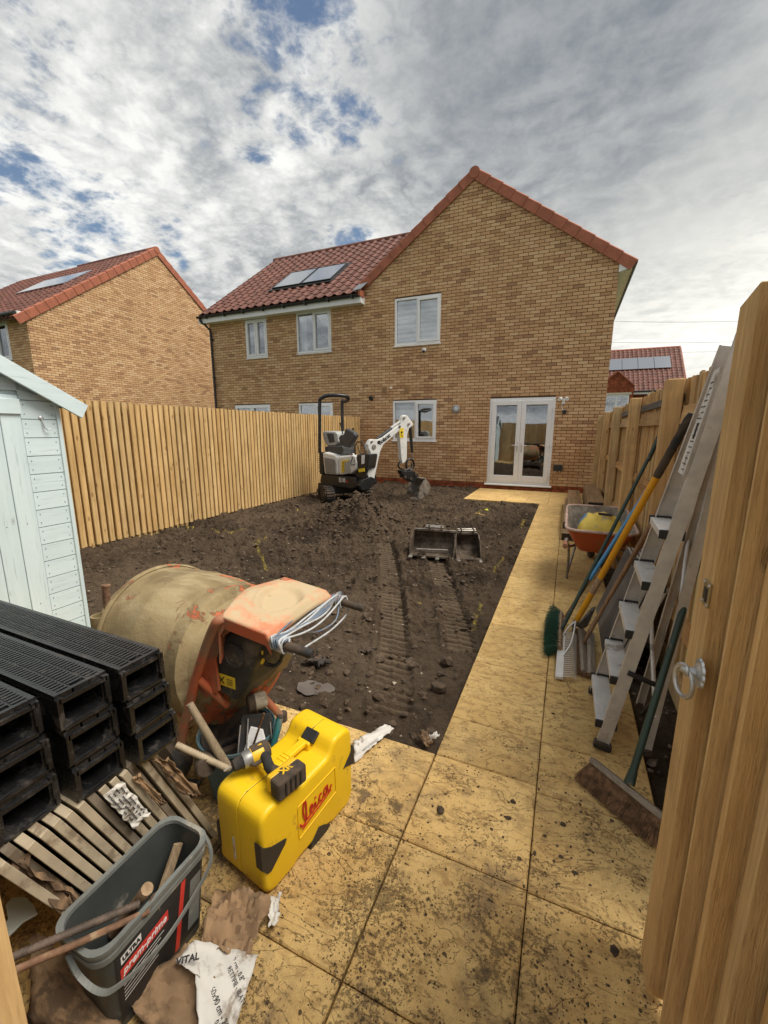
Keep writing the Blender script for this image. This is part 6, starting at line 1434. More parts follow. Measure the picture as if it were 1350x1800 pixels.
def rag(name, pts, amp, mat, label, cat, nx=14, ny=10, zs=None, seed=1, th=.0012, ragged=.0, group=None, solid=True):
    """crumpled sheet spanned by four corners"""
    a, b_, c_, d_ = [Vector(p) for p in pts]; r_ = np.random.RandomState(seed); vs = []
    gx_ = r_.rand(7, 7); 
    N = (b_ - a).cross(d_ - a).normalized(); N = N if N.z > 0 else -N
    for i in range(nx + 1):
        for j in range(ny + 1):
            u, v = i / nx, j / ny; p = a.lerp(b_, u).lerp(d_.lerp(c_, u), v)
            fx, fy = u * 5.99, v * 5.99; ix, iy = int(fx), int(fy); tx, ty = fx - ix, fy - iy
            h_ = (gx_[ix, iy] * (1 - tx) + gx_[min(ix + 1, 6), iy] * tx) * (1 - ty) + (gx_[ix, min(iy + 1, 6)] * (1 - tx) + gx_[min(ix + 1, 6), min(iy + 1, 6)] * tx) * ty
            p = p + N * (amp * h_ + amp * .25 * r_.rand())
            if ragged and (i in (0, nx) or j in (0, ny)): p = p + V(((r_.rand() - .5) * ragged, (r_.rand() - .5) * ragged, 0))
            vs.append(p)
    b = MB(); b.add(vs, [(i * (ny + 1) + j, (i + 1) * (ny + 1) + j, (i + 1) * (ny + 1) + j + 1, i * (ny + 1) + j + 1) for i in range(nx) for j in range(ny)])
    o = b.build(name, mat, None, smooth=35, solid=th); tag(o, label, cat, group); return o
G = gz
rag('torn_cardboard', [edgept(12.6, .02, .02), edgept(13.6, .05, .03), edgept(13.9, .30, .05), edgept(12.7, .24, .03)], .02, M['card'], 'shredded brown cardboard hanging on the slab end nearest the mixer', 'cardboard', seed=3, ragged=.02)
rag('torn_cardboard', [edgept(-.9, .05, -.02), edgept(0, .04, .015), edgept(.2, .32, .03), edgept(-1.2, .40, .0)], .05, M['card'], 'crumpled pale cardboard below the slab end nearest the corner post', 'cardboard', seed=4, ragged=.02)
rag('torn_cardboard', [edgept(10.2, .03, .006), edgept(10.8, .03, .006), edgept(10.9, .2, .02), edgept(10.3, .2, .01)], .012, M['card'], 'thin torn strip of cardboard between two slab ends', 'cardboard', seed=5, ragged=.01)
# cardboard and label on the ground between bucket and yellow case
rag('cardboard_sheet', [G(385, 1570, .02), G(478, 1600, .03), G(440, 1700, .012), G(350, 1690, .03)], .06, M['card'], 'crumpled brown cardboard on the paving between the grey bucket and the yellow case', 'cardboard', 18, 14, seed=7, ragged=.01)
rag('cardboard_sheet', [G(225, 1770, .01), G(330, 1665, .05), G(420, 1760, .012), G(330, 1870, .012)], .035, M['card'], 'brown cardboard in the shade below the grey bucket', 'cardboard', 16, 14, seed=8, ragged=.01)
rag('cardboard_sheet', [G(60, 1640, .14), G(200, 1735, .03), G(230, 1850, .01), G(50, 1800, .05)], .04, M['card'], 'crumpled cardboard lying at the foot of the corner post', 'cardboard', 16, 14, seed=9, ragged=.015)
lbp = [G(352, 1656, .06), G(452, 1684, .02), G(405, 1830, .012), G(372, 1830, .03)]
lbp = [G(305, 1690, .055), G(455, 1672, .022), G(398, 1860, .015), G(372, 1875, .02)]
lab = rag('printed_label', [G(340, 1656, .075), G(453, 1680, .035), G(400, 1850, .022), G(350, 1850, .045)], .012, M['paper'], 'creased white product label with black print on the cardboard', 'label', 16, 12, seed=10, ragged=.004)
flp = rag('label_fold', [G(308, 1690, .085), G(340, 1656, .082), G(352, 1720, .065), G(318, 1700, .08)], .01, M['paper'], None, None, 8, 6, seed=12, ragged=.004); setparent(flp, lab)
a_, b_, c_ = G(372, 1700, .062), G(410, 1800, .046), G(440, 1690, .054)
dx = (b_ - a_).normalized(); nz_ = Vector((0, 0, 1)); ny_ = nz_.cross(dx).normalized(); nz_ = dx.cross(ny_)
def lt_(x, y, s, size, z=.058):
    Mt = Matrix((dx, ny_, nz_)).transposed().to_4x4(); Mt.translation = G(x, y, z); text('label_text', s, size, M['ink'], Mt, lab, ext=.0004, align='LEFT', sx=.8)
lt_(372, 1736, '60x90 cm - 24"x36"', .020, .058); lt_(357, 1730, 'thickness 2 cm - 0.8"', .016, .060); lt_(402, 1700, 'RETTIFIE - BLATT', .016, .057); lt_(410, 1685, '2 cm - 0.8"', .017, .055); lt_(378, 1682, 'RETTIFICATO', .012, .062)
Mt = Matrix((dx, ny_, nz_)).transposed() @ rotm(rz=1.1); Mt = Mt.to_4x4(); Mt.translation = G(330, 1686, .100)
text('label_text', 'VITAL', .022, M['ink'], Mt, flp, ext=.0004, bold=.0008)
sc_ = rag('paper_scrap', [G(474, 1583, .012), G(494, 1575, .012), G(490, 1625, .006), G(472, 1640, .008)], .02, M['paper'], 'scrap of white paper sticking out from under the yellow case', 'paper scrap', 8, 8, seed=13, ragged=.01)
ps = rag('paper_strip', [G(622, 1305, .008), G(680, 1274, .012), G(692, 1284, .010), G(624, 1342, .006)], .014, M['paper'], 'long torn strip of printed white sacking on the patio behind the yellow case', 'paper strip', 16, 6, seed=14, ragged=.012)
dx = (G(680, 1290, .02) - G(628, 1330, .02)).normalized(); ny_ = V((0, 0, 1)).cross(dx); 
Mt = Matrix((dx, ny_, V((0, 0, 1)))).transposed().to_4x4(); Mt.translation = G(652, 1308, .026); text('strip_text', '40/70 GRADE', .018, M['dgrey'], Mt, ps, ext=.0003)
rag('foil_scrap', [G(748, 1300, .005), G(766, 1288, .02), G(774, 1294, .01), G(756, 1308, .005)], .02, M['paper'], 'small crumpled silver-white scrap at the inner corner of the paving', 'litter', 6, 5, seed=15, ragged=.01)
rag('cardboard_scrap', [G(734, 1292, .0), G(752, 1288, .02), G(765, 1312, .015), G(750, 1315, .0)], .03, M['card'], 'brown cardboard scrap beside the silver scrap at the paving corner', 'litter', 6, 5, seed=16, ragged=.01)
for q, s_, lb_ in (((558, 1168), .05, 'tangled black rag lying on the soil beyond the mixer grips'), ((640, 1150), .035, 'small black rag on the soil left of the wheel ruts')):
    p = soil_h(np.array([G(*q).x]), np.array([G(*q).y]))[0]; c_ = G(*q, float(p)); rag('black_rag', [c_ + V((-s_ * 1.6, -s_, 0)), c_ + V((s_ * 1.4, -s_ * .8, 0)), c_ + V((s_ * 1.7, s_, 0)), c_ + V((-s_, s_ * 1.2, 0))], .05, M['rubber'], lb_, 'rag', 10, 8, seed=int(s_ * 1000), ragged=.05)
# shallow puddle
def puddlemat():
    m, t = newmat('puddle_water'); v, _ = coords(t, False); finish(t, (0.10, 0.075, 0.055), .06, 0, t.noise(v, 8, 3), .03, .01, .9); return m
pc_ = G(552, 1203, -.03); b = MB(); vs = []
for i in range(28): a_ = 2 * PI * i / 28; r_ = 1 + .22 * math.sin(2 * a_ + 1) + .12 * math.sin(3 * a_) + .05 * math.sin(7 * a_); vs.append((pc_.x + .10 * r_ * math.cos(a_) , pc_.y + .085 * r_ * math.sin(a_) , float(soil_h(np.array([pc_.x]), np.array([pc_.y]))[0]) + .010))
b.add(vs, [tuple(range(28))]); tag(b.build('puddle', puddlemat()), kind='structure')

# ---------------- grey bucket
def rrect(cx, cy, sx, sy, r_, z, n=5):
    out = []
    for qx, qy, a0 in ((1, 1, 0), (-1, 1, PI / 2), (-1, -1, PI), (1, -1, 3 * PI / 2)):
        for i in range(n + 1): a_ = a0 + (PI / 2) * i / n; out.append(Vector((cx + qx * (sx / 2 - r_) + r_ * math.cos(a_), cy + qy * (sy / 2 - r_) + r_ * math.sin(a_), z)))
    return out
bkt = empty('grey_bucket', (-.985, .59, 0), 'oblong grey builder\'s bucket with black and red printed side, holding tools', 'bucket')
cx, cy = -.985, .585
lv = [(0.0, .125, .275, .03), (.30, .172, .335, .045)]
def ring(z, grow=0.0):
    t_ = z / .30; return rrect(cx, cy, .125 + .047 * t_ + grow, .275 + .060 * t_ + grow, .03 + .015 * t_, z)
b = MB(); rings = [ring(0), ring(.1), ring(.2), ring(.262), ring(.300)]; inn = [ring(.300, -.010), ring(.2, -.008), ring(.1, -.008), ring(.008, -.008)]
allr = rings + inn; n = len(allr[0]); vs = [v for r_ in allr for v in r_]
b.add(vs, [(i * n + j, i * n + (j + 1) % n, (i + 1) * n + (j + 1) % n, (i + 1) * n + j) for i in range(len(allr) - 1) for j in range(n)] + [tuple(range(n - 1, -1, -1)), tuple(range((len(allr) - 1) * n, len(allr) * n))])
sh = b.build('bucket_shell', M['gbucket'], bkt, smooth=50)
b = MB()
def band(z0, z1, g0, g1):
    r0, r1 = ring(z0, g0), ring(z1, g0); q0, q1 = ring(z0, g1), ring(z1, g1); n = len(r0); vs = r0 + r1 + q1 + q0
    b.add(vs, [(k * n + j, k * n + (j + 1) % n, ((k + 1) % 4) * n + (j + 1) % n, ((k + 1) % 4) * n + j) for k in range(4) for j in range(n)])
band(.292, .303, .012, -.012); band(.278, .290, .006, .0); band(.258, .276, .010, .0)
b.build('rim', M['gbucket_l'], bkt, smooth=30)
# printed sleeve: black with a slanted red band
def onface(y, z, off=.0015): 
    t_ = z / .30; return Vector((cx + (.125 + .047 * t_) / 2 + off, y, z))
b = MB(); b.add([onface(.46, .03), onface(.70, .03), onface(.715, .25), onface(.455, .25)], [(0, 1, 2, 3)]); slv = b.build('printed_sleeve', M['ink'], bkt)
b = MB(); b.add([onface(.465, .165, .0022), onface(.60, .178, .0022), onface(.60, .215, .0022), onface(.465, .200, .0022)], [(0, 1, 2, 3)]); b.add([onface(.615, .03, .0022), onface(.63, .03, .0022), onface(.66, .25, .0022), onface(.645, .25, .0022)], [(0, 1, 2, 3)]); rb_ = b.build('red_band', M['red'], slv)
b = MB(); b.add([onface(.66, .05, .0021), onface(.70, .05, .0021), onface(.712, .22, .0021), onface(.675, .22, .0021)], [(0, 1, 2, 3)]); b.build('pale_panel', M['gbucket_l'], slv)
ty = (onface(.60, .19) - onface(.47, .18)).normalized(); tz = (onface(.5, .25) - onface(.5, .03)); tz = (tz - ty * tz.dot(ty)).normalized(); tn = ty.cross(tz)
Mt = Matrix((ty, tz, tn)).transposed().to_4x4(); Mt.translation = onface(.532, .189, .0026); text('sleeve_text', 'prem-prime', .030, M['white_print'], Mt, slv, shear=.3, ext=.0003, sx=.85, bold=.0006)
b = MB(); b.add([onface(.468, .212, .0022), onface(.522, .217, .0022), onface(.522, .242, .0022), onface(.468, .237, .0022)], [(0, 1, 2, 3)]); b.build('white_badge', M['white_print'], slv)
Mt2 = Mt.copy(); Mt2.translation = onface(.495, .227, .0030); text('sleeve_text', 'ULTRA', .020, M['ink'], Mt2, slv, ext=.0003, sx=.75, bold=.001)
b = MB()
for k in range(6): b.add([onface(.47, .15 - k * .012, .0024), onface(.585 - (k % 3) * .01, .16 - k * .012, .0024), onface(.585 - (k % 3) * .01, .163 - k * .012, .0024), onface(.47, .153 - k * .012, .0024)], [(0, 1, 2, 3)])
b.build('small_print', M['white_print'], slv)
hp = [V((cx - .02, .412, .262)), V((cx + .03, .405, .24)), V((cx + .085, .415, .215)), V((cx + .098, .45, .19)), V((cx + .103, .55, .165)), V((cx + .103, .65, .185)), V((cx + .10, .735, .23)), V((cx + .05, .765, .265)), V((cx - .01, .762, .27))]
b = MB(); P = smoothpath(hp, 5)
for i in range(len(P) - 1): b.bar(P[i], P[i + 1] + (P[i + 1] - P[i]) * .15, .012, .0045, (1, 0, 0))
b.build('carry_handle', M['gbucket_l'], bkt)
# things in the grey bucket
b = MB(); b.tube([G(20, 1708, .34), G(150, 1652, .325), G(262, 1601, .29)], .0078, 10); o = b.build('steel_rod', M['rust'], None, smooth=60); tag(o, 'smooth rusty steel rod laid across the rim of the grey bucket', 'rod')
b = MB(); P0, P1 = G(15, 1685, .345), G(246, 1588, .315); nrb = 60
b.tube([P0.lerp(P1, i / nrb) for i in range(nrb + 1)], [.0095 if i % 2 else .0078 for i in range(nrb + 1)], 10); o = b.build('ribbed_bar', plain('dirty_ribbed_steel', (.085, .06, .045), .7, var=.5, scale=30, bump=.7), None, smooth=60); tag(o, 'dark ribbed reinforcing bar beside the smooth rod on the bucket rim', 'rod')
b = MB(); P0, P1 = G(259, 1562, .335), G(200, 1640, .14); b.tube([P0, P0.lerp(P1, .1), P1], [.0150, .0145, .013], 14); hm = b.build('hammer_handle', M['dowel'], None, smooth=50); tag(hm, 'round wooden tool handle with pale end sticking up in the grey bucket', 'tool handle')
P0, P1 = G(314, 1482, .245), G(255, 1655, .06); b = MB(); b.bar(P0, P1, .028, .012, (1, 0, .2)); o = b.build('pointed_stake', M['dowel'], None, bevel=.002); tag(o, 'pointed wooden slat leaning inside the far end of the grey bucket', 'wood')
b = MB(); b.tube(smoothpath([G(262, 1588, .30), G(272, 1572, .30), G(280, 1600, .24), G(268, 1622, .2), G(266, 1600, .26)], 5), .003, 6); o = b.build('wire_hook', M['rust'], None, smooth=60); tag(o, 'bent rusty wire hook in the grey bucket', 'wire')
rag('red_rag', [G(190, 1690, .12), G(230, 1650, .12), G(250, 1670, .1), G(215, 1700, .1)], .02, M['red'], 'red packaging inside the grey bucket near its front corner', 'packaging', 8, 8, seed=21)
b = MB(); pl = [G(*q, .22) for q in ((-10, 1640), (14, 1616), (10, 1590), (22, 1577), (45, 1576), (60, 1590), (66, 1605), (40, 1620), (20, 1640), (0, 1660))]; b.prism(pl, (0, 0, -.006)); o = b.build('plastic_spacer', plain('pale_green_grey_plastic', (.50, .55, .52), .5, var=.05), None, bevel=.002); tag(o, 'pale rounded plastic offcut between the slabs and the corner post', 'offcut')

# ---------------- yellow instrument case
K0 = V((-.783, .842, 0)); KL = V((.080, .455, 0)).normalized(); KW = V((-KL.y, KL.x, 0)); kl = .462; kw = .232
case = empty('yellow_case', tuple(K0), 'big yellow plastic instrument case with red script lettering standing on the paving', 'case')
def kp(l, w_, z): return K0 + KL * l + KW * w_ + V((0, 0, z))
profc = [(.0, .03), (.03, .0), (.13, .0), (.15, .012), (.31, .012), (.33, .0), (.432, .0), (.462, .03), (.462, .305), (.452, .335), (.425, .352), (.365, .352), (.345, .340), (.320, .300), (.165, .293), (.142, .310), (.128, .318), (.04, .322), (.012, .310), (.0, .285)]
def half(w0, w1, inset0, inset1, name):
    """case half with faces drawn in towards its outer side"""
    c_ = V((.231, .165)); vs = []; n = len(profc)
    for w_, ins in ((w0, inset0), ((w0 * .3 + w1 * .7), inset0 * .7 + inset1 * .05), (w1, inset1)):
        for l, z in profc:
            d_ = Vector((l, z)) - Vector((.231, .165)); q = Vector((l - math.copysign(min(abs(d_.x), ins), d_.x) * min(1, abs(d_.x) / .15), z - math.copysign(ins, d_.y) * min(1, abs(d_.y) / .1)))
            vs.append(kp(q.x, w_, q.y))
    b = MB(); fl = w1 < w0
    fs = [(k * n + j, k * n + (j + 1) % n, (k + 1) * n + (j + 1) % n, (k + 1) * n + j) for k in range(2) for j in range(n)] + [tuple(range(n)), tuple(range(3 * n - 1, 2 * n - 1, -1))]
    if fl: fs = [tuple(reversed(f)) for f in fs]
    b.add(vs, fs); return b.build(name, M['case'], case, bevel=.016, seg=4, smooth=35)
def offset_poly(P, d):
    n = len(P); out = []
    for i in range(n):
        a_, b_, c_ = Vector(P[i - 1]), Vector(P[i]), Vector(P[(i + 1) % n]); e1, e2 = (b_ - a_).normalized(), (c_ - b_).normalized()
        n1, n2 = Vector((-e1.y, e1.x)), Vector((-e2.y, e2.x)); m_ = n1 + n2; m_ = m_ / max(m_.length_squared, 1e-6) * 2 if m_.length > .2 else n1
        m_ = m_ if m_.length < 1.6 else m_.normalized() * 1.6
        out.append(b_ + m_ * d)
    return out
def chaikin(P, it=2):
    for _ in range(it):
        Q = []
        for i in range(len(P)):
            a_, b_ = Vector(P[i]), Vector(P[(i + 1) % len(P)]); L = (b_ - a_).length; t_ = min(.25, .012 / max(L, 1e-6)) if _ == 0 else .25
            if _ == 0: Q += [a_.lerp(b_, t_), a_.lerp(b_, 1 - t_)]
            else: Q += [a_.lerp(b_, .2), a_.lerp(b_, .8)] if L < .03 else [a_.lerp(b_, .003 / L), a_.lerp(b_, 1 - .003 / L)]
        P = Q
    return P
PC = chaikin(profc)
sgn = sum(PC[i].x * PC[(i + 1) % len(PC)].y - PC[(i + 1) % len(PC)].x * PC[i].y for i in range(len(PC)))
def shell(name, ws):
    n = len(PC); vs = []
    for w_, ins in ws:
        for q in offset_poly(PC, ins if sgn > 0 else -ins): vs.append(kp(q.x, w_, q.y))
    k = len(ws); flp_ = ws[-1][0] < ws[0][0]
    fs = [(i * n + j, i * n + (j + 1) % n, (i + 1) * n + (j + 1) % n, (i + 1) * n + j) for i in range(k - 1) for j in range(n)] + [tuple(range(n - 1, -1, -1)), tuple(range((k - 1) * n, k * n))]
    if flp_: fs = [tuple(reversed(f)) for f in fs]
    b = MB(); b.add(vs, fs); return b.build(name, M['case'], case, smooth=32)
R_ = .017; ms = kw * .5
outer_ = lambda w1, s_: [(w1 - s_ * R_ * (1 - math.sin(a_)), R_ * (1 - math.cos(a_))) for a_ in np.linspace(0, PI / 2, 6)]
shell('case_shell', [(ms + .0012, .0015), (ms + .003, 0)] + outer_(kw, 1)); shell('case_lid', [(ms - .0012, .0015), (ms - .003, 0)] + outer_(0.0, -1))
b = MB(); vs = [kp(l * .985 + .0035, w_, z * .985 + .0025) for w_ in (kw * .5 - .002, kw * .5 + .002) for l, z in profc]; n = len(profc); b.add(vs, [(j, (j + 1) % n, n + (j + 1) % n, n + j) for j in range(n)]); b.build('parting_seam', M['ink'], case)
FN = -KW                                   # outward normal of the lettered face
def kf(cx_, cy_, off=0.0): return gpl(280 + cx_ / 3.375, 1200 + cy_ / 3.375, K0 + FN * off, FN)
b = MB(); q = [(822, 742), (1042, 502), (1050, 645), (832, 930)]; P = [kf(*p, .0015) for p in q]
for i in range(4): b.bar(P[i], P[(i + 1) % 4], .0045, .003, FN)
b.build('raised_panel_rim', M['case'], case, bevel=.001)
for poly in ([(598, 972), (625, 988), (672, 975), (756, 925), (752, 952), (668, 1120), (645, 1138), (612, 1125)], [(950, 858), (985, 842), (1018, 842), (985, 900), (925, 985), (892, 1035), (905, 960)], [(1108, 500), (1095, 515), (1150, 385), (1156, 375), (1157, 480)]):
    b = MB(); P = [kf(*p, .004) for p in poly]; b.prism(P, -FN * .03); b.build('corner_guard', M['caseblk'], case, bevel=.002)
def ke(cx_, cy_, off=0.0): return gpl(280 + cx_ / 3.375, 1200 + cy_ / 3.375, K0 - KL * off, -KL)
b = MB(); b.prism([ke(*p, .0) for p in ((338, 820), (356, 820), (372, 960), (376, 975), (352, 930))], KL * .02); b.build('corner_guard', M['caseblk'], case)
b = MB(); b.prism([ke(*p, .0012) for p in ((432, 916), (441, 916), (456, 1046), (447, 1046))], KL * .001); sl2_ = b.build('end_label', M['paper'], case)
Mt = Matrix((V((0, 0, 1)), -KW * -1, (V((0, 0, 1))).cross(KW))).transposed().to_4x4(); xx = V((0, 0, 1)); nn2 = -KL; yy2 = nn2.cross(xx); Mt = Matrix((xx, yy2, nn2)).transposed().to_4x4(); Mt.translation = ke(444, 980, .002); text('label_text', 'Leica', .009, M['red'], Mt, sl2_, ext=.0002)
# red script lettering drawn as strokes on the face: (u along, v up) in letter heights
def stroke(pts, r_=.0040):
    pts2 = smoothpath([Vector((p[0], p[1], 0)) for p in pts], 6); return [(p.x, p.y) for p in pts2]
w0_ = kf(846, 868, .003); w1_ = kf(1030, 622, .003); base_dir = (w1_ - w0_); Wd_ = base_dir.length; bdx = base_dir.normalized(); bdy = (V((0, 0, 1)) - bdx * bdx.z).normalized()
strokes = [
 [(-.02, .14), (.02, .05), (.10, .03), (.17, .12), (.21, .28), (.235, .46), (.215, .50), (.17, .46), (.13, .34), (.12, .20), (.15, .10), (.22, .06), (.30, .08)],
 [(.30, .14), (.36, .15), (.385, .21), (.355, .25), (.32, .22), (.305, .14), (.325, .07), (.37, .055), (.43, .10)],
 [(.43, .10), (.465, .20), (.455, .11), (.475, .06), (.51, .07), (.55, .11)],
 [(.67, .20), (.64, .23), (.60, .20), (.58, .13), (.60, .07), (.65, .055), (.71, .10)],
 [(.84, .20), (.80, .235), (.75, .19), (.73, .12), (.755, .06), (.80, .08), (.84, .16), (.865, .235), (.85, .13), (.865, .065), (.91, .055), (.98, .12)],
 [(.02, -.035), (.30, -.015), (.60, -.015), (.93, .01)]]
b = MB()
for s_ in strokes:
    sp_ = stroke(s_); P = [w0_ + bdx * (x * Wd_) + bdy * (y * Wd_ * 1.05 + .0) for x, y in sp_]
    for i in range(len(P) - 1): b.bar(P[i], P[i + 1] + (P[i + 1] - P[i]) * .3, .0066 if s_ is not strokes[-1] else .0044, .0022, FN)
dt = w0_ + bdx * (.49 * Wd_) + bdy * (.30 * Wd_ * 1.05); b.lathe([(.0045, 0), (.004, .0015)], 10, frame(dt, FN, V((0, 0, 1))))
b.build('script_lettering', M['logo'], case)
# carrying handle and latch in the dip of the top
b = MB(); b.box(kp(.232, kw * .50, .322), (.034, .155, .020), rotm(rz=math.atan2(KL.y, KL.x) - PI / 2)); hd = b.build('carry_handle', M['case'], case, bevel=.006, seg=3)
for l in (.158, .312): b = MB(); b.box(kp(l, kw * .5, .308), (.060, .022, .045), rotm(rz=math.atan2(KL.y, KL.x) - PI / 2)); b.build('handle_mount', M['case'], case, bevel=.006, seg=2)
b = MB()
for l in (.19, .205, .22): b.box(kp(l, kw * .5, .333), (.034, .003, .003), rotm(rz=math.atan2(KL.y, KL.x) - PI / 2))
b.build('handle_ribs', M['case'], hd)
b = MB(); b.box(kp(.336, kw * .46, .338), (.062, .046, .014), rotm(rz=math.atan2(KL.y, KL.x) - PI / 2) @ rotm(rx=.55)); b.build('latch', M['caseblk'], case, bevel=.003)

# ---------------- cordless impact driver on the case
drv = empty('impact_driver', tuple(kp(.05, .12, .325)), 'yellow and black cordless impact driver lying on top of the yellow case', 'power tool')
a0 = G(408, 1348, .372); a1 = G(468, 1316, .378); dd = (a1 - a0).normalized()
b = MB(); b.lathe([(.010, 0), (.018, .004), (.021, .016), (.021, .028), (.026, .036)], 20, frame(a0, dd, (0, 0, 1))); b.build('nose', M['rubber'], drv, smooth=40)
b = MB(); b.lathe([(.026, .036), (.029, .045), (.030, .064), (.028, .068)], 20, frame(a0, dd, (0, 0, 1))); b.build('gearcase', M['dgreycast'], drv, smooth=40)
b = MB(); b.lathe([(.029, .066), (.031, .075), (.031, .105), (.027, .128), (.018, .134)], 20, frame(a0, dd, (0, 0, 1))); b.build('motor_body', M['dyel'], drv, smooth=40)
b = MB(); b.lathe([(.0318, .108), (.0318, .118), (.029, .130)], 20, frame(a0, dd, (0, 0, 1))); b.box(a0 + dd * .09 + V((0, 0, .029)), (.03, .045, .004), rotm(rz=math.atan2(dd.y, dd.x) - PI / 2)); b.build('dark_trim', M['rubber'], drv, smooth=40)
b = MB(); b.tube([a0 + dd * -.0, a0 + dd * -.028], [.0045, .0035], 6); b.build('bit', M['steelpol'], drv)
h0 = a0 + dd * .095; h1 = G(476, 1352, .365); h2_ = G(498, 1362, .365)
b = MB(); b.tube(smoothpath([h0, h0.lerp(h1, .45) + V((0, .008, .004)), h1, h2_], 4), [.021, .020, .019, .018, .0175, .017, .017, .018, .018, .019, .020, .022, .024], 14); b.build('grip', M['rubber'], drv, smooth=60)
b = MB(); tgc = a0 + dd * .062 + (h1 - h0).normalized() * .038; b.tube([a0 + dd * .05 + (h1 - h0).normalized() * .022, tgc, h0.lerp(h1, .42)], .007, 8); b.build('trigger', M['rubber'], drv, smooth=50)
bt0 = G(497, 1362, .355); dn_ = (h2_ - h0); dn_.z = 0; dn_.normalize(); sd_ = V((-dn_.y, dn_.x, 0)); R = Matrix((dn_, sd_, V((0, 0, 1)))).transposed()
b = MB(); b.box(bt0 + V((0, 0, .0)), (.030, .112, .062), R); b.build('battery_foot', M['dyel'], drv, bevel=.008, seg=2)
b = MB(); b.box(bt0 + dn_ * .032, (.048, .118, .068), R); bt = b.build('battery', M['rubber'], drv, bevel=.009, seg=3)
b = MB()
for k in range(5): b.box(bt0 + dn_ * .032 + sd_ * (-.0595) + V((0, 0, -.02 + k * .010)), (.030, .003, .004), R)
for k in range(4): b.box(bt0 + dn_ * .0575 + sd_ * (-.03 + .02 * k), (.003, .006, .05), R)
b.build('battery_ribs', M['ink'], bt)
Mt = R.to_4x4() @ Matrix.Rotation(PI / 2, 4, 'Z'); Mt.translation = bt0 + dn_ * .020 + V((0, 0, .0345)); text('battery_text', 'XR', .030, M['dyel'], Mt, bt, ext=.0004, bold=.0015)

# ---------------- round tub of hand tools
tb = empty('tool_tub', tuple(V((-1.19, 1.17, 0))), 'round blue-grey tub filled with hand tools behind the yellow case', 'tub')
tc2 = Vector((-1.185, 1.175, 0)); hT = .27
b = MB(); b.lathe([(.0, 0), (.115, .0), (.152, hT), (.158, hT), (.158, hT - .012), (.146, hT - .006), (.110, .012), (.0, .012)], 40, Matrix.Translation(tc2), capa=False, capb=False); b.build('tub_shell', M['bluebucket'], tb, smooth=40)
b = MB(); b.lathe([(.1405, hT - .01), (.108, .016), (.0, .016)], 36, Matrix.Translation(tc2), capa=False, capb=False); b.build('tub_lining', M['rubber'], tb, smooth=50)
T = lambda x, y, z: G(x, y, z)
b = MB(); b.tube([T(333, 1237, .50), T(366, 1292, .38), T(402, 1352, .24)], [.0135, .0145, .017], 14); o = b.build('hammer_handle', M['dowel'], None, smooth=50); tag(o, 'long grey wooden hammer handle rising left out of the tool tub', 'tool handle')
P0, P1 = T(310, 1309, .36), T(402, 1352, .27); b = MB(); b.tube([P0.lerp(P1, i / 44) for i in range(45)], [.0125 if i % 2 else .0105 for i in range(45)], 12); o = b.build('ribbed_grip', plain('ribbed_tan_grip', (.34, .27, .18), .7, var=.2, scale=30), None, smooth=60); tag(o, 'ribbed tan handle pointing left from the tool tub below the hammer handle', 'tool handle')
b = MB(); mc = T(452, 1233, .37); md = (T(463, 1230, .37) - T(437, 1238, .37)).normalized(); b.lathe([(.030, 0), (.0335, .004), (.0335, .03)], 20, frame(mc - md * .04, md, (0, 0, 1))); mal = empty('mallet', tuple(mc), 'rubber mallet with dark and pale head above the tool tub', 'mallet'); b.build('dark_head', M['rubber'], mal, smooth=40)
b = MB(); b.lathe([(.034, .03), (.0345, .06), (.033, .072), (.029, .078)], 20, frame(mc - md * .04, md, (0, 0, 1))); b.build('pale_head', plain('grubby_white_rubber', (.42, .38, .30), .7, dirt=(.2, .16, .11)), mal, smooth=40)
b = MB(); b.tube([mc, T(445, 1275, .20)], .011, 10); b.build('handle', M['dowel'], mal, smooth=50)
b = MB(); m2 = T(372, 1340, .275); b.lathe([(.033, 0), (.037, .006), (.037, .05), (.033, .06)], 20, frame(m2 - V((.04, 0, 0)), V((.8, -.5, .1)), (0, 0, 1))); o = b.build('round_mallet_head', M['rubber'], None, smooth=40); tag(o, 'dark round mallet head at the left rim of the tool tub', 'mallet')
q = [T(424, 1262, .33), T(474, 1257, .33), T(480, 1320, .22), T(418, 1326, .22)]
b = MB(); b.prism(q, V((.0, .012, .008))); sp0 = empty('staple_pack', tuple(q[0]), 'black framed clip board with white face standing in the tool tub', 'tool'); b.build('black_panel', M['rubber'], sp0, bevel=.003)
b = MB(); q2 = [q[0].lerp(q[2], .35).lerp(q[0].lerp(q[1], .25), .2), q[1].lerp(q[3], .22) + (q[2] - q[1]) * .18, q[2].lerp(q[3], .12), q[3].lerp(q[2], .18)]; b.prism([p + V((0, -.006, .002)) for p in q2], V((0, .004, .003))); b.build('white_face', M['white_print'], sp0)
for a_, c_ in ((q[0].lerp(q[3], .2), q[3]), (q[1].lerp(q[2], .2), q[2]), (q[0].lerp(q[1], .3) + V((0, -.01, 0)), q[3].lerp(q[2], .3) + V((0, -.012, 0)))): b = MB(); b.tube([a_, c_], .0035, 8); b.build('chrome_rod', M['chrome'], sp0, smooth=50)
b = MB(); b.tube([T(464, 1254, .40), T(446, 1308, .25)], .0045, 8); o = b.build('rusty_rod', M['rust'], None, smooth=50); tag(o, 'thin rusty rod standing in the tool tub', 'rod')
b = MB(); b.tube([T(492, 1262, .335), T(488, 1280, .30), T(478, 1318, .22)], [.014, .0155, .011], 14); tl = b.build('teal_handle', M['teal'], None, smooth=50); tag(tl, 'teal trowel handle standing at the right rim of the tool tub', 'tool handle')
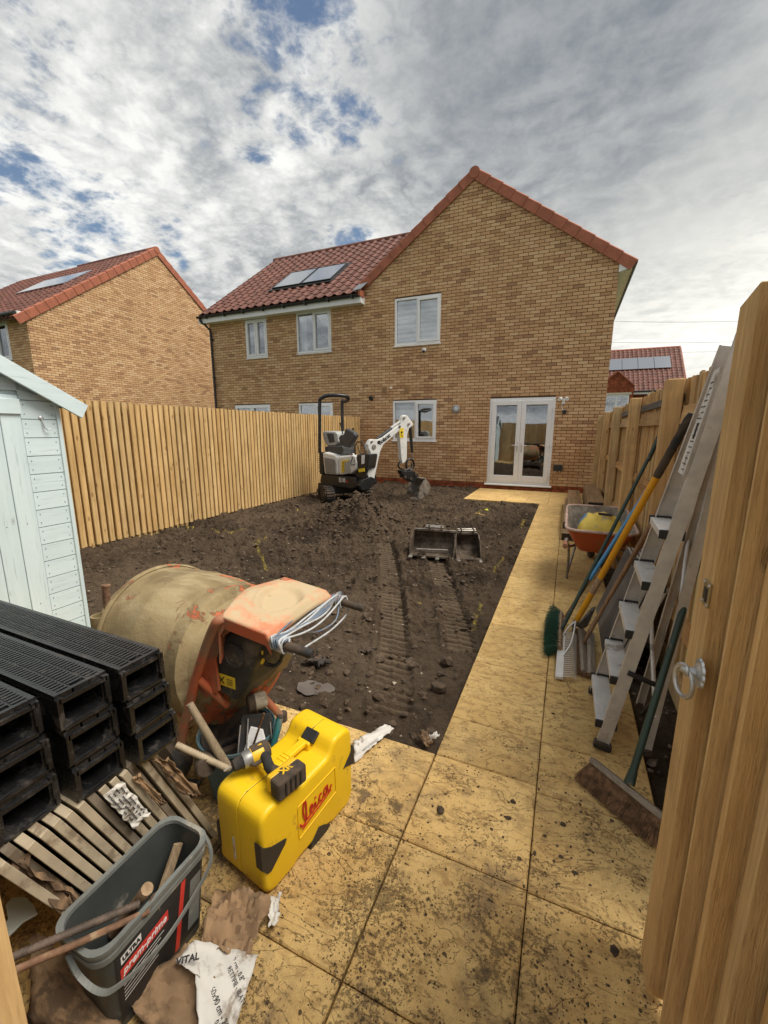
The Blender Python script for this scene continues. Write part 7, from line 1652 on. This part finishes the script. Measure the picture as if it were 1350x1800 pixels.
b = MB(); e_ = T(492, 1261, .337); b.lathe([(.0145, 0), (.013, .008), (.0, .010)], 14, frame(e_, (T(492, 1262, .335) - T(488, 1280, .30)).normalized(), (1, 0, 0))); b.build('end_cap', M['rubber'], tl, smooth=50)
b = MB(); b.tube([T(466, 1307, .30), T(469, 1313, .29)], .012, 12); b.tube([T(440, 1318, .27), T(466, 1310, .29)], .007, 8); o = b.build('small_teal_tool', M['teal'], None, smooth=50); tag(o, 'small teal ended tool beside the white faced board in the tub', 'tool')
for k in range(5):
    a_ = rs.rand() * 6.28; b = MB(); c_ = tc2 + V((math.cos(a_) * .06, math.sin(a_) * .06, .16)); b.bar(c_ - V((.05, .02, 0)), c_ + V((.04, .05, .03)), .03, .02); 
    tag(b.build('tool_roll', M['rubber'], tb), None)
b = MB(); b.box(gz(330, 1385, .0) + V((0, 0, .008)), (.09, .07, .012), rotm(rz=.3)); o = b.build('plastic_tray', M['gbucket'], None, bevel=.003); tag(o, 'small dark plastic tray on the paving between the slabs and the tub', 'tray')
# ================================================================== ALONG THE RIGHT FENCE
M['alu'] = plain('dull_aluminium', (0.56, 0.52, 0.47), .42, metal=.25, var=.12, scale=14, dirt=(.42, .37, .31), dirtamt=.12, dscale=16, bump=.1)
M['alu_l'] = plain('bright_aluminium_tread', (0.68, 0.67, 0.65), .42, metal=.3, var=.08, scale=10, dirt=(.36, .32, .27), dirtamt=.15, bump=.1)
M['slate'] = plain('dark_grey_slab_face', (0.085, 0.083, 0.085), .62, var=.3, scale=4, dirt=(.17, .155, .135), dirtamt=.3, dscale=4, bump=.3)
M['slate_e'] = plain('pale_slab_edge', (.44, .42, .39), .7, var=.2)
M['ghandle'] = plain('dark_green_handle', (0.018, 0.042, 0.030), .45, var=.2, dirt=(.12, .10, .07), dirtamt=.2, dscale=14)
M['yhandle'] = plain('orange_yellow_handle', (0.70, 0.33, 0.012), .42, var=.08, dirt=(.28, .18, .07), dirtamt=.08, dscale=12)
M['bhandle'] = plain('blue_handle', (0.07, 0.27, 0.52), .42, var=.1, dirt=(.5, .5, .48), dirtamt=.12, dscale=14)
M['whandle'] = wood('brown_broom_handle', (0.17, 0.10, 0.055), (0.30, 0.19, 0.11), 'z', gs=2, knots=.1, stain=.4)
M['tools'] = plain('dirty_grey_steel', (.26, .24, .22), .5, metal=.5, var=.25, dirt=(.18, .13, .09), dirtamt=.4, dscale=15)
M['bristle_g'] = plain('green_bristles', (0.018, 0.075, 0.045), .7, var=.3)
M['bristle_b'] = plain('brown_bristles', (0.24, 0.14, 0.075), .9, var=.5, scale=40)
M['headwood'] = wood('weathered_brush_head', (0.19, 0.15, 0.115), (0.33, 0.28, 0.22), 'y', gs=1.5, knots=.1, stain=.4)
# stepladder -------------------------------------------------------
lad = empty('stepladder', (.3, 2.2, 0), 'aluminium stepladder with six treads leaning beside the open gate', 'stepladder')
def stile(P0, P1, w_=.024, d_=.062):
    b = MB(); d = (P1 - P0).normalized(); out = V((0, 1, 0)); inw = d.cross(out).normalized()
    # C section: web and two flanges
    b.bar(P0, P1, .003, d_, inw)
    return b
nF, nT = V((.262, 2.02, .03)), V((.575, 2.06, 1.86)); fF, fT = V((.258, 2.47, .03)), V((.605, 2.36, 1.86))
def cstile(P0, P1, side, name='stile', d_=.050, parent=lad, fw=.018):
    d = (P1 - P0).normalized(); Yv = V((0, 1, 0)); Yv = (Yv - d * Yv.dot(d)).normalized(); Xv = d.cross(Yv).normalized()
    R = Matrix((Xv, Yv, d)).transposed(); c_ = (P0 + P1) / 2; L = (P1 - P0).length; b = MB()
    b.box(c_, (d_, .0028, L), R)
    for s_ in (-1, 1): b.box(c_ + Xv * (s_ * (d_ / 2 - .0015)) + Yv * (side * fw / 2), (.003, fw, L), R)
    return b.build(name, M['alu'], parent)
cstile(nF, nT, 1, d_=.054); cstile(fF, fT, -1, d_=.070)
for P0, P1 in ((nF, nT), (fF, fT)):
    d = (P1 - P0).normalized(); b = MB(); b.tube([P0 - d * .026, P0 + d * .004], .02, 4); b2_ = MB(); Yv = V((0, 1, 0)); Yv = (Yv - d * Yv.dot(d)).normalized(); Xv = d.cross(Yv); b2_.box(P0 - d * .008, (.076, .034, .034), Matrix((Xv, Yv, d)).transposed()); b2_.build('rubber_foot', M['rubber'], lad, bevel=.004)
def lerp_at(P0, P1, z): t_ = (z - P0.z) / (P1.z - P0.z); return P0.lerp(P1, t_)
tz_ = [.135, .37, .605, .84, 1.075]
for z in tz_:
    A_, B_ = lerp_at(nF, nT, z), lerp_at(fF, fT, z); c_ = (A_ + B_) / 2; L = (B_ - A_).length - .006
    ang = math.atan2(-(B_.x - A_.x), B_.y - A_.y); R = rotm(rz=ang); b = MB(); b.box(c_ + V((-.012, 0, 0)), (.084, L, .004), R); b.box(c_ + V((-.052, 0, -.013)), (.004, L, .028), R); b.box(c_ + V((.028, 0, -.013)), (.004, L, .028), R)
    for k in range(9): b.box(c_ + V((-.045 + k * .0085, 0, .0028)), (.0030, L * .97, .0022), R)
    tr_ = b.build('tread', M['alu_l'], lad)
    for q in (A_ + V((0, .006, 0)), B_ + V((0, -.006, 0))): b = MB(); b.box(q + V((-.012, 0, -.008)), (.094, .010, .040), R); b.build('tread_end_cap', M['black'], tr_, bevel=.003)
# instruction panel near the top between the stiles
A_, B_ = lerp_at(nF, nT, 1.50), lerp_at(fF, fT, 1.50); A2, B2 = lerp_at(nF, nT, 1.72), lerp_at(fF, fT, 1.72)
A_, A2 = lerp_at(nF, nT, 1.30), lerp_at(nF, nT, 1.72); up_d = (A2 - A_).normalized()
b = MB(); w_ = V((0, 1, 0)) * .06 + V((-.01, 0, 0)); o_ = V((-.04, .0, .02)); P = [A_ + o_ + V((0, .006, 0)), A_ + o_ + V((.012, .16, 0)), A2 + o_ + V((.012, .13, 0)), A2 + o_ + V((0, .006, 0))]; b.prism(P, V((.003, 0, .001))); ip = b.build('instruction_panel', M['paper'], lad)
b = MB()
for k in range(16):
    t_ = .05 + k * .055; a_ = P[0].lerp(P[3], t_).lerp(P[1].lerp(P[2], t_), .12); c_ = P[0].lerp(P[3], t_).lerp(P[1].lerp(P[2], t_), .45 + .4 * rs.rand()); b.bar(a_ + V((-.002, 0, .0)), c_ + V((-.002, 0, .0)), .004, .0012, (1, 0, .2))
a_ = P[0].lerp(P[3], .35).lerp(P[1].lerp(P[2], .35), .3); c_ = P[0].lerp(P[3], .50).lerp(P[1].lerp(P[2], .50), .3); b.bar(a_ + V((-.003, 0, 0)), c_ + V((-.003, 0, 0)), .02, .002, (1, 0, .2)); b.build('panel_print', M['ink'], ip)
# rear frame
rn0, rn1 = V((.450, 2.06, .03)), V((.60, 2.12, 1.70)); rf0, rf1 = V((.470, 2.44, .03)), V((.635, 2.32, 1.70))
cstile(rn0, rn1, 1, 'rear_leg', .036); cstile(rf0, rf1, -1, 'rear_leg', .036)
for P0 in (rn0, rf0): b = MB(); b.box(P0 + V((0, 0, -.012)), (.044, .028, .03)); b.build('rubber_foot', M['rubber'], lad, bevel=.003)
b = MB(); b.tube([lerp_at(rn0, rn1, .20), lerp_at(fF, fT, .52) + V((.12, 0, 0))], .010, 10); b.tube([lerp_at(rn0, rn1, .62), lerp_at(rf0, rf1, .98)], .009, 8); b.build('brace', M['alu_l'], lad, smooth=60)
b = MB(); b.tube([lerp_at(nF, nT, .42) + V((0, -.006, 0)), V((.40, 2.02, .40)), V((.46, 2.05, .37))], .012, 8); b.tube([V((.46, 2.05, .37)), V((.475, 2.1, .30)), V((.44, 2.2, .12))], .009, 8); b.build('spreader_strap', M['black'], lad, smooth=60)
# yard brooms, rake, shovel -----------------------------------------
def handle(name, P0, P1, r_, mat, parent, n=8, taper=.9):
    b = MB(); b.tube([P0.lerp(P1, i / n) for i in range(n + 1)], [r_ * (1 - (1 - taper) * i / n) for i in range(n + 1)], 12); return b.build(name, mat, parent, smooth=60)
def bristles(name, P0, P1, dirv, spread, L, n, r_, mat, parent, jit=.15, rows=4, rowdir=None):
    b = MB(); ax = (P1 - P0)
    for i in range(n):
        u = rs.rand(); w_ = (rs.rand() - .5)
        p = P0 + ax * u + rowdir * w_; d = (dirv + ax.normalized() * ((u - .5) * spread + rs.normal(0, jit)) + rowdir.normalized() * (w_ * 1.2 * spread + rs.normal(0, jit))).normalized()
        q = p + d * L * rs.uniform(.85, 1.08); s_ = d.orthogonal().normalized() * r_; t_ = d.cross(s_)
        b.add([p + s_, p - s_ * .5 + t_ * .87, p - s_ * .5 - t_ * .87, q + s_ * .5, q - s_ * .25 + t_ * .43, q - s_ * .25 - t_ * .43], [(0, 1, 4, 3), (1, 2, 5, 4), (2, 0, 3, 5), (3, 4, 5)])
    o = b.build(name, mat, parent); o['kind'] = 'stuff'; return o
# near green-handled broom, head on the slabs
h0, h1 = G(1040, 1337, .07), G(1168, 1440, .07)
nb = empty('yard_broom', tuple((h0 + h1) / 2), 'broom with dark green handle and brown bristles, its head on the paving by the gate', 'broom')
hv = (h1 - h0); b = MB(); b.bar(h0 + V((0, 0, .004)), h1 + V((0, 0, .004)), .046, .026, (0.55, .3, .8)); b.build('broom_head', M['headwood'], nb, bevel=.006)
dv = V((-.35, -.55, -.62)).normalized(); bristles('bristles', h0 + hv * .02, h0 + hv * .99, dv, .25, .098, 2600, .0015, M['bristle_b'], nb, jit=.12, rowdir=V((.035, .03, 0)))
hb0 = G(1106, 1378, .095); hb1 = gx(1240, 945, .60)
b = MB(); b.tube([hb0 - (hb1 - hb0).normalized() * .0, hb0 + (hb1 - hb0).normalized() * .055], [.021, .0165], 14); b.build('socket', M['ghandle'], nb, smooth=50); handle('broom_handle', hb0, hb1, .0145, M['ghandle'], nb)
# far green-bristled yard brush
gb_ = empty('yard_brush', tuple(G(970, 1120)), 'green bristled yard brush with long dark handle, leftmost of the leaning tools', 'broom')
a_, c_ = G(987, 1078, .10), G(984, 1142, .055); b = MB(); b.bar(a_, c_, .055, .03, (.8, 0, .5)); b.build('brush_head', M['whandle'], gb_, bevel=.008)
bristles('bristles', a_.lerp(c_, .03), a_.lerp(c_, .97), V((-.9, -.05, -.30)).normalized(), 1.1, .115, 1300, .0018, M['bristle_g'], gb_, jit=.10, rowdir=V((.02, 0, .035)))
handle('brush_handle', G(988, 1105, .10), gx(1158, 770, .60), .0135, M['ghandle'], gb_)
b = MB(); b.tube([gx(1140, 808, .588), gx(1158, 769, .602)], .017, 12); b.build('handle_tip', M['rubber'], gb_, smooth=50)
# lawn rake, blue handle
rk = empty('lawn_rake', tuple(G(990, 1180)), 'grey aluminium landscaping rake with blue handle, tines up on the paving', 'rake')
r0, r1 = G(988, 1112, .06), G(983, 1192, .02); b = MB(); rd = (r1 - r0).normalized(); b.bar(r0, r1, .020, .045, (1, 0, .15)); b.build('rake_bar', M['alu_l'], rk, bevel=.002)
b = MB()
for k in range(24): p = r0.lerp(r1, (k + .5) / 24) + V((.02, 0, .01)); b.tube([p, p + V((.055, .004, .012)), p + V((.075, .006, -.008))], .0032, 6)
b.build('tines', M['alu_l'], rk, smooth=50)
sk_ = G(1012, 1092, .17)
b = MB(); b.tube(smoothpath([sk_, G(1004, 1130, .10), r0.lerp(r1, .62)], 4), .0055, 8); b.tube(smoothpath([sk_, G(1000, 1102, .13), r0.lerp(r1, .12)], 4), .0055, 8); b.build('rake_stay', M['alu_l'], rk, smooth=50)
bl0, bl1 = G(994, 1085, .15), gx(1160, 826, .585)
o = handle('rake_handle', bl0, bl0.lerp(bl1, .28), .012, M['whandle'], rk); handle('rake_handle', bl0.lerp(bl1, .27), bl1, .0135, M['bhandle'], rk)
# yellow shovel
sv = empty('shovel', tuple(G(1015, 1110)), 'shovel with thick orange-yellow handle and black grip leaning on the fence', 'shovel')
s0 = G(1014, 1090, .165); s1 = gx(1216, 727, .58); sdv = (s1 - s0).normalized()
handle('shovel_handle', s0, s0 + (s1 - s0) * .76, .0195, M['yhandle'], sv, taper=1.0)
gm = MB(); q0, q1 = s0 + (s1 - s0) * .755, s1; gm.tube([q0.lerp(q1, i / 12) for i in range(13)], [.0205, .0225, .0215, .0225, .0215, .0225, .0215, .0225, .0215, .0225, .023, .0225, .016], 16); gm.build('black_grip', M['rubber'], sv, smooth=60)
b = MB(); q = s0 + (s1 - s0) * .175; b.tube([q, q + sdv * .13], .0202, 14); wr = b.build('worn_sleeve', plain('worn_taped_sleeve', (.42, .30, .20), .7, var=.4, scale=25, dirt=(.16, .09, .05), dirtamt=.5, dscale=25), sv, smooth=60)
b = MB(); b.tube([s0, s0 - sdv * .06], [.020, .015], 12); b.tube([s0 - sdv * .05, s0 - sdv * .12 + V((.02, 0, 0))], [.013, .010], 10); b.build('shovel_socket', M['tools'], sv, smooth=50)
b = MB(); q = [G(x, y, z) for x, y, z in ((1018, 1095, .13), (1040, 1068, .17), (1047, 1066, .17), (1032, 1100, .06), (1022, 1106, .06), (1012, 1100, .1))]; b.prism(q, V((.004, 0, -.003))); b.build('shovel_blade', M['tools'], sv)
# two brown brooms
for (hx0, hx1, tip, foot, lbl, hz) in (((1022, 1106), (1028, 1182), (1205, 812), (1036, 1050), 'brown bristled broom with brown wooden handle crossing behind the yellow shovel', .60), ((1038, 1112), (1040, 1186), (1180, 868), (1030, 1118), 'worn dark broom with thin brown handle beside the leaning grey slabs', .60)):
    br = empty('old_broom', tuple(G(*hx1)), lbl, 'broom'); a_, c_ = G(*hx0, .05), G(*hx1, .035)
    b = MB(); b.bar(a_, c_, .045, .028, (.6, 0, .8)); b.build('broom_head', M['headwood'], br, bevel=.006)
    bristles('bristles', a_, c_, V((-.8, 0, -.30)).normalized(), .15, .055, 900, .0016, M['bristle_b'], br, jit=.1, rowdir=V((.015, 0, .03)))
    handle('broom_handle', a_.lerp(c_, .4) if tip[0] > 1190 else G(1031, 1118, .06), gx(*tip, hz), .0125, M['whandle'], br)
# dark slabs leaning on the fence
for k in range(4):
    o_ = V((.030, .0, .0)) * k
    A_, B_ = G(1057, 1166, .0) + o_, G(1046, 1090, .0) + o_
    A_ = V((.325, 2.87, 0)) + o_; B_ = V((.325, 3.80, 0)) + o_; up_ = V((.24, 0, .78)).normalized()
    b = MB(); P = [A_, B_, B_ + up_ * .60, A_ + up_ * .60]; b.prism([p + V((0, -.012 * k, 0)) for p in P], V((.022, 0, -.008)))
    o = b.build('leaning_slab', [M['slate'], M['slate_e']], None, bevel=.0015)
    for p in o.data.polygons: p.material_index = 0 if abs(p.normal.x) > .6 else 1
    tag(o, 'dark grey paving slab leaning on the right fence, ' + ('front', 'second', 'third', 'rearmost')[k] + ' of the four', 'paving slab', 'grey slabs leaning on the right fence')
# wheelbarrow ---------------------------------------------------------
wb = empty('wheelbarrow', (.35, 4.7, 0), 'orange wheelbarrow with concrete-crusted tray by the right fence', 'wheelbarrow')
M['traycrust'] = plain('concrete_crusted_tray', (.20, .17, .135), .9, var=.35, scale=10, dirt=(.33, .29, .24), dirtamt=.4, dscale=14, bump=.7, bscale=60, dist=.004)
M['traypaint'] = orangemat('scuffed_orange_tray', (0.48, 0.095, 0.030), (0.25, 0.13, 0.08), .35)
M['trayrim'] = plain('rubbed_pale_rim', (.52, .36, .30), .7, var=.2, dirt=(.30, .22, .17), dirtamt=.4)
def tring(z, x0, x1, y0, y1, r_): return rrect((x0 + x1) / 2, (y0 + y1) / 2, x1 - x0, y1 - y0, r_, z, 5)
rings = [tring(.33, .17, .50, 4.42, 4.95, .09), tring(.40, .13, .55, 4.36, 5.05, .10), tring(.58, .04, .64, 4.18, 5.22, .11)]
for r_ in rings[2:]: 
    for v in r_: v.z += (v.y - 4.18) * .07
n = len(rings[0]); b = MB(); vs = [v for r_ in rings for v in r_]; b.add(vs, [(i * n + j, i * n + (j + 1) % n, (i + 1) * n + (j + 1) % n, (i + 1) * n + j) for i in range(2) for j in range(n)] + [tuple(range(n - 1, -1, -1))]); b.build('tray', M['traypaint'], wb, smooth=50)
b = MB(); cxy = V((.34, 4.7, 0)); vs = []
for r_ in rings: vs += [V((v.x + (cxy.x - v.x) * .03, v.y + (cxy.y - v.y) * .02, v.z + .006)) for v in r_]
b.add(vs, [((i + 1) * n + j, (i + 1) * n + (j + 1) % n, i * n + (j + 1) % n, i * n + j) for i in range(2) for j in range(n)] + [tuple(range(n))]); b.build('tray_inside', M['traycrust'], wb, smooth=50)
b = MB(); b.tube([Vector(v) + V((0, 0, .004)) for v in rings[2]] + [Vector(rings[2][0]) + V((0, 0, .004))], .014, 8, caps=False); b.build('tray_rim', M['trayrim'], wb, smooth=60)
for s_ in (-1, 1):
    hx = .34 + s_ * .30; b = MB(); P = [V((hx, 3.72, .57)), V((hx - s_ * .01, 3.95, .55)), V((hx - s_ * .03, 4.25, .42)), V((hx - s_ * .09, 4.6, .335)), V((.34 + s_ * .07, 5.2, .27)), V((.34 + s_ * .06, 5.45, .22))]; b.tube(smoothpath(P, 5), .014, 10); b.build('frame_tube', M['tools'], wb, smooth=60)
    b = MB(); b.tube([V((hx, 3.58, .578)), V((hx, 3.73, .57))], [.020, .019], 12); gp = b.build('handle_grip', M['orange'], wb, smooth=50)
    lx = .34 + s_ * .25; b = MB(); b.tube(smoothpath([V((hx - s_ * .04, 4.34, .40)), V((lx, 4.44, .20)), V((lx, 4.50, .015)), V((lx, 4.56, .02)), V((hx - s_ * .12, 4.80, .32))], 5), .012, 8); b.build('stand', M['tools'], wb, smooth=60)
wh_ = frame((.31, 5.45, .19), (1, 0, 0), (0, 0, 1)); b = MB(); b.lathe([(.12, 0), (.17, .0), (.19, .02), (.19, .055), (.17, .075), (.12, .075)], 28, wh_, capa=False, capb=False); b.build('tyre', M['rubber'], wb, smooth=50)
b = MB(); b.lathe([(.02, -.01), (.12, .015), (.12, .06), (.02, .085)], 20, wh_); b.build('wheel_rim', M['traypaint'], wb, smooth=50)
# cement bag in the barrow
b = MB(); n1, n2 = 20, 14; vs = []; sd1 = np.random.RandomState(5)
for i in range(n1 + 1):
    for j in range(n2 + 1):
        u, v = i / n1 * 2 - 1, j / n2 * 2 - 1; e = max(0, 1 - abs(u) ** 3) * max(0, 1 - abs(v) ** 2.5); z = .42 + .24 * e ** .5 + .014 * math.sin(9 * u + 3 * v) * e + .01 * math.sin(15 * v - 7 * u) * e; vs.append(V((.36 + .225 * u * (1 - .12 * v * v), 4.72 + .19 * v * (1 - .1 * u * u), z + .02 * v)))
b.add(vs, [(i * (n2 + 1) + j, (i + 1) * (n2 + 1) + j, (i + 1) * (n2 + 1) + j + 1, i * (n2 + 1) + j + 1) for i in range(n1) for j in range(n2)])
m, t = newmat('yellow_cement_bag'); v_, _ = coords(t, False); c = t.mix(t.ramp(t.noise(v_, 7, 6, .6), .56, .62), (.82, .60, .10), (.56, .44, .20)); sx_ = t.n('ShaderNodeSeparateXYZ', {0: v_}); c = t.mix(t.math('MULTIPLY', t.ramp(sx_.outputs[0], .25, .22), t.ramp(sx_.outputs[1], 4.66, 4.72)), c, (.10, .25, .42)); finish(t, c, .5, 0, t.noise(v_, 22, 5, .6), .5, .01); M['bag'] = m
bag = b.build('cement_bag', M['bag'], None, smooth=180); tag(bag, 'crumpled yellow cement bag with blue corner lying in the wheelbarrow', 'bag')
b = MB()
for k in range(5): b.bar(V((.33 + .0 * k, 4.60 + k * .028, .675 + .0 * k)), V((.45 + .02 * (k % 2), 4.60 + k * .028, .668)), .010, .004, (0, 0, 1))
b.build('bag_print', M['ink'], bag)
# sleepers ------------------------------------------------------------
def sleeper(x0, x1, y0, y1, z0, z1, lbl, rz_=0):
    b = MB(); c_ = V(((x0 + x1) / 2, (y0 + y1) / 2, (z0 + z1) / 2)); b.box(c_, (x1 - x0, y1 - y0, z1 - z0), rotm(rz=rz_)); o = b.build('sleeper', [M['sleeper'], M['sleeper_end']], None, bevel=.006, seg=1)
    for p in o.data.polygons: p.material_index = 1 if abs(p.normal.y) > .8 else 0
    tag(o, lbl, 'sleeper', 'wooden sleepers stacked by the fence')
sleeper(.01, .23, 6.15, 8.55, .0, .10, 'bottom sleeper of the low pile beside the path'); sleeper(.02, .23, 6.45, 8.75, .104, .205, 'second sleeper up in the low pile beside the path, set back a little')
sleeper(.06, .28, 7.15, 9.25, .209, .31, 'top sleeper of the low pile, its upper face grey and worn')
sleeper(.33, .56, 6.55, 8.6, .0, .10, 'bottom sleeper of the tall pile against the fence'); sleeper(.34, .57, 6.7, 8.7, .104, .204, 'second sleeper up in the tall pile against the fence'); sleeper(.33, .56, 6.9, 9.1, .208, .308, 'third sleeper up in the tall pile against the fence')
sleeper(.35, .59, 7.05, 9.5, .312, .42, 'top sleeper of the tall pile against the fence, end dark')
b = MB(); b.bar(V((.60, 9.3, .42)), V((.62, 9.35, .75)), .05, .02, (1, 0, 0)); o = b.build('timber_offcut', M['fence_rail'], None); tag(o, 'short pale timber offcut standing behind the sleepers', 'timber')
# small things on the soil
b = MB(); b.bar(G(828, 900, -.0), G(852, 906, .0), .018, .012); o = b.build('wood_strip', M['fence_new'], None); tag(o, 'short pale strip of wood on the soil near the french door', 'wood')
b = MB(); c_ = G(855, 897, .02); b.lathe([(.0, -.03), (.03, -.02), (.038, .0), (.03, .02), (.0, .03)], 16, Matrix.Translation(c_), capa=False, capb=False); o = b.build('tennis_ball', plain('yellow_green_felt', (.55, .58, .06), .9), None, smooth=180); tag(o, 'small yellow ball on the soil near the french door', 'ball')
for q, s_, l_ in (((838, 1013), .045, 'flat pinkish brick bat on the soil below the narrow bucket'), ((770, 1205), .05, 'dark flat stone on the soil right of the ruts')):
    c_ = G(*q, .0); b = MB(); b.prism([c_ + V((s_ * math.cos(a_) * rs.uniform(.7, 1.2), s_ * .8 * math.sin(a_), .012)) for a_ in np.linspace(0, 5.4, 6)], V((0, 0, -.04))); o = b.build('stone', plain('pinkish_stone', (.22, .15, .11), .85, var=.2) if s_ < .05 else M['clod'], None, bevel=.006); tag(o, l_, 'stone')
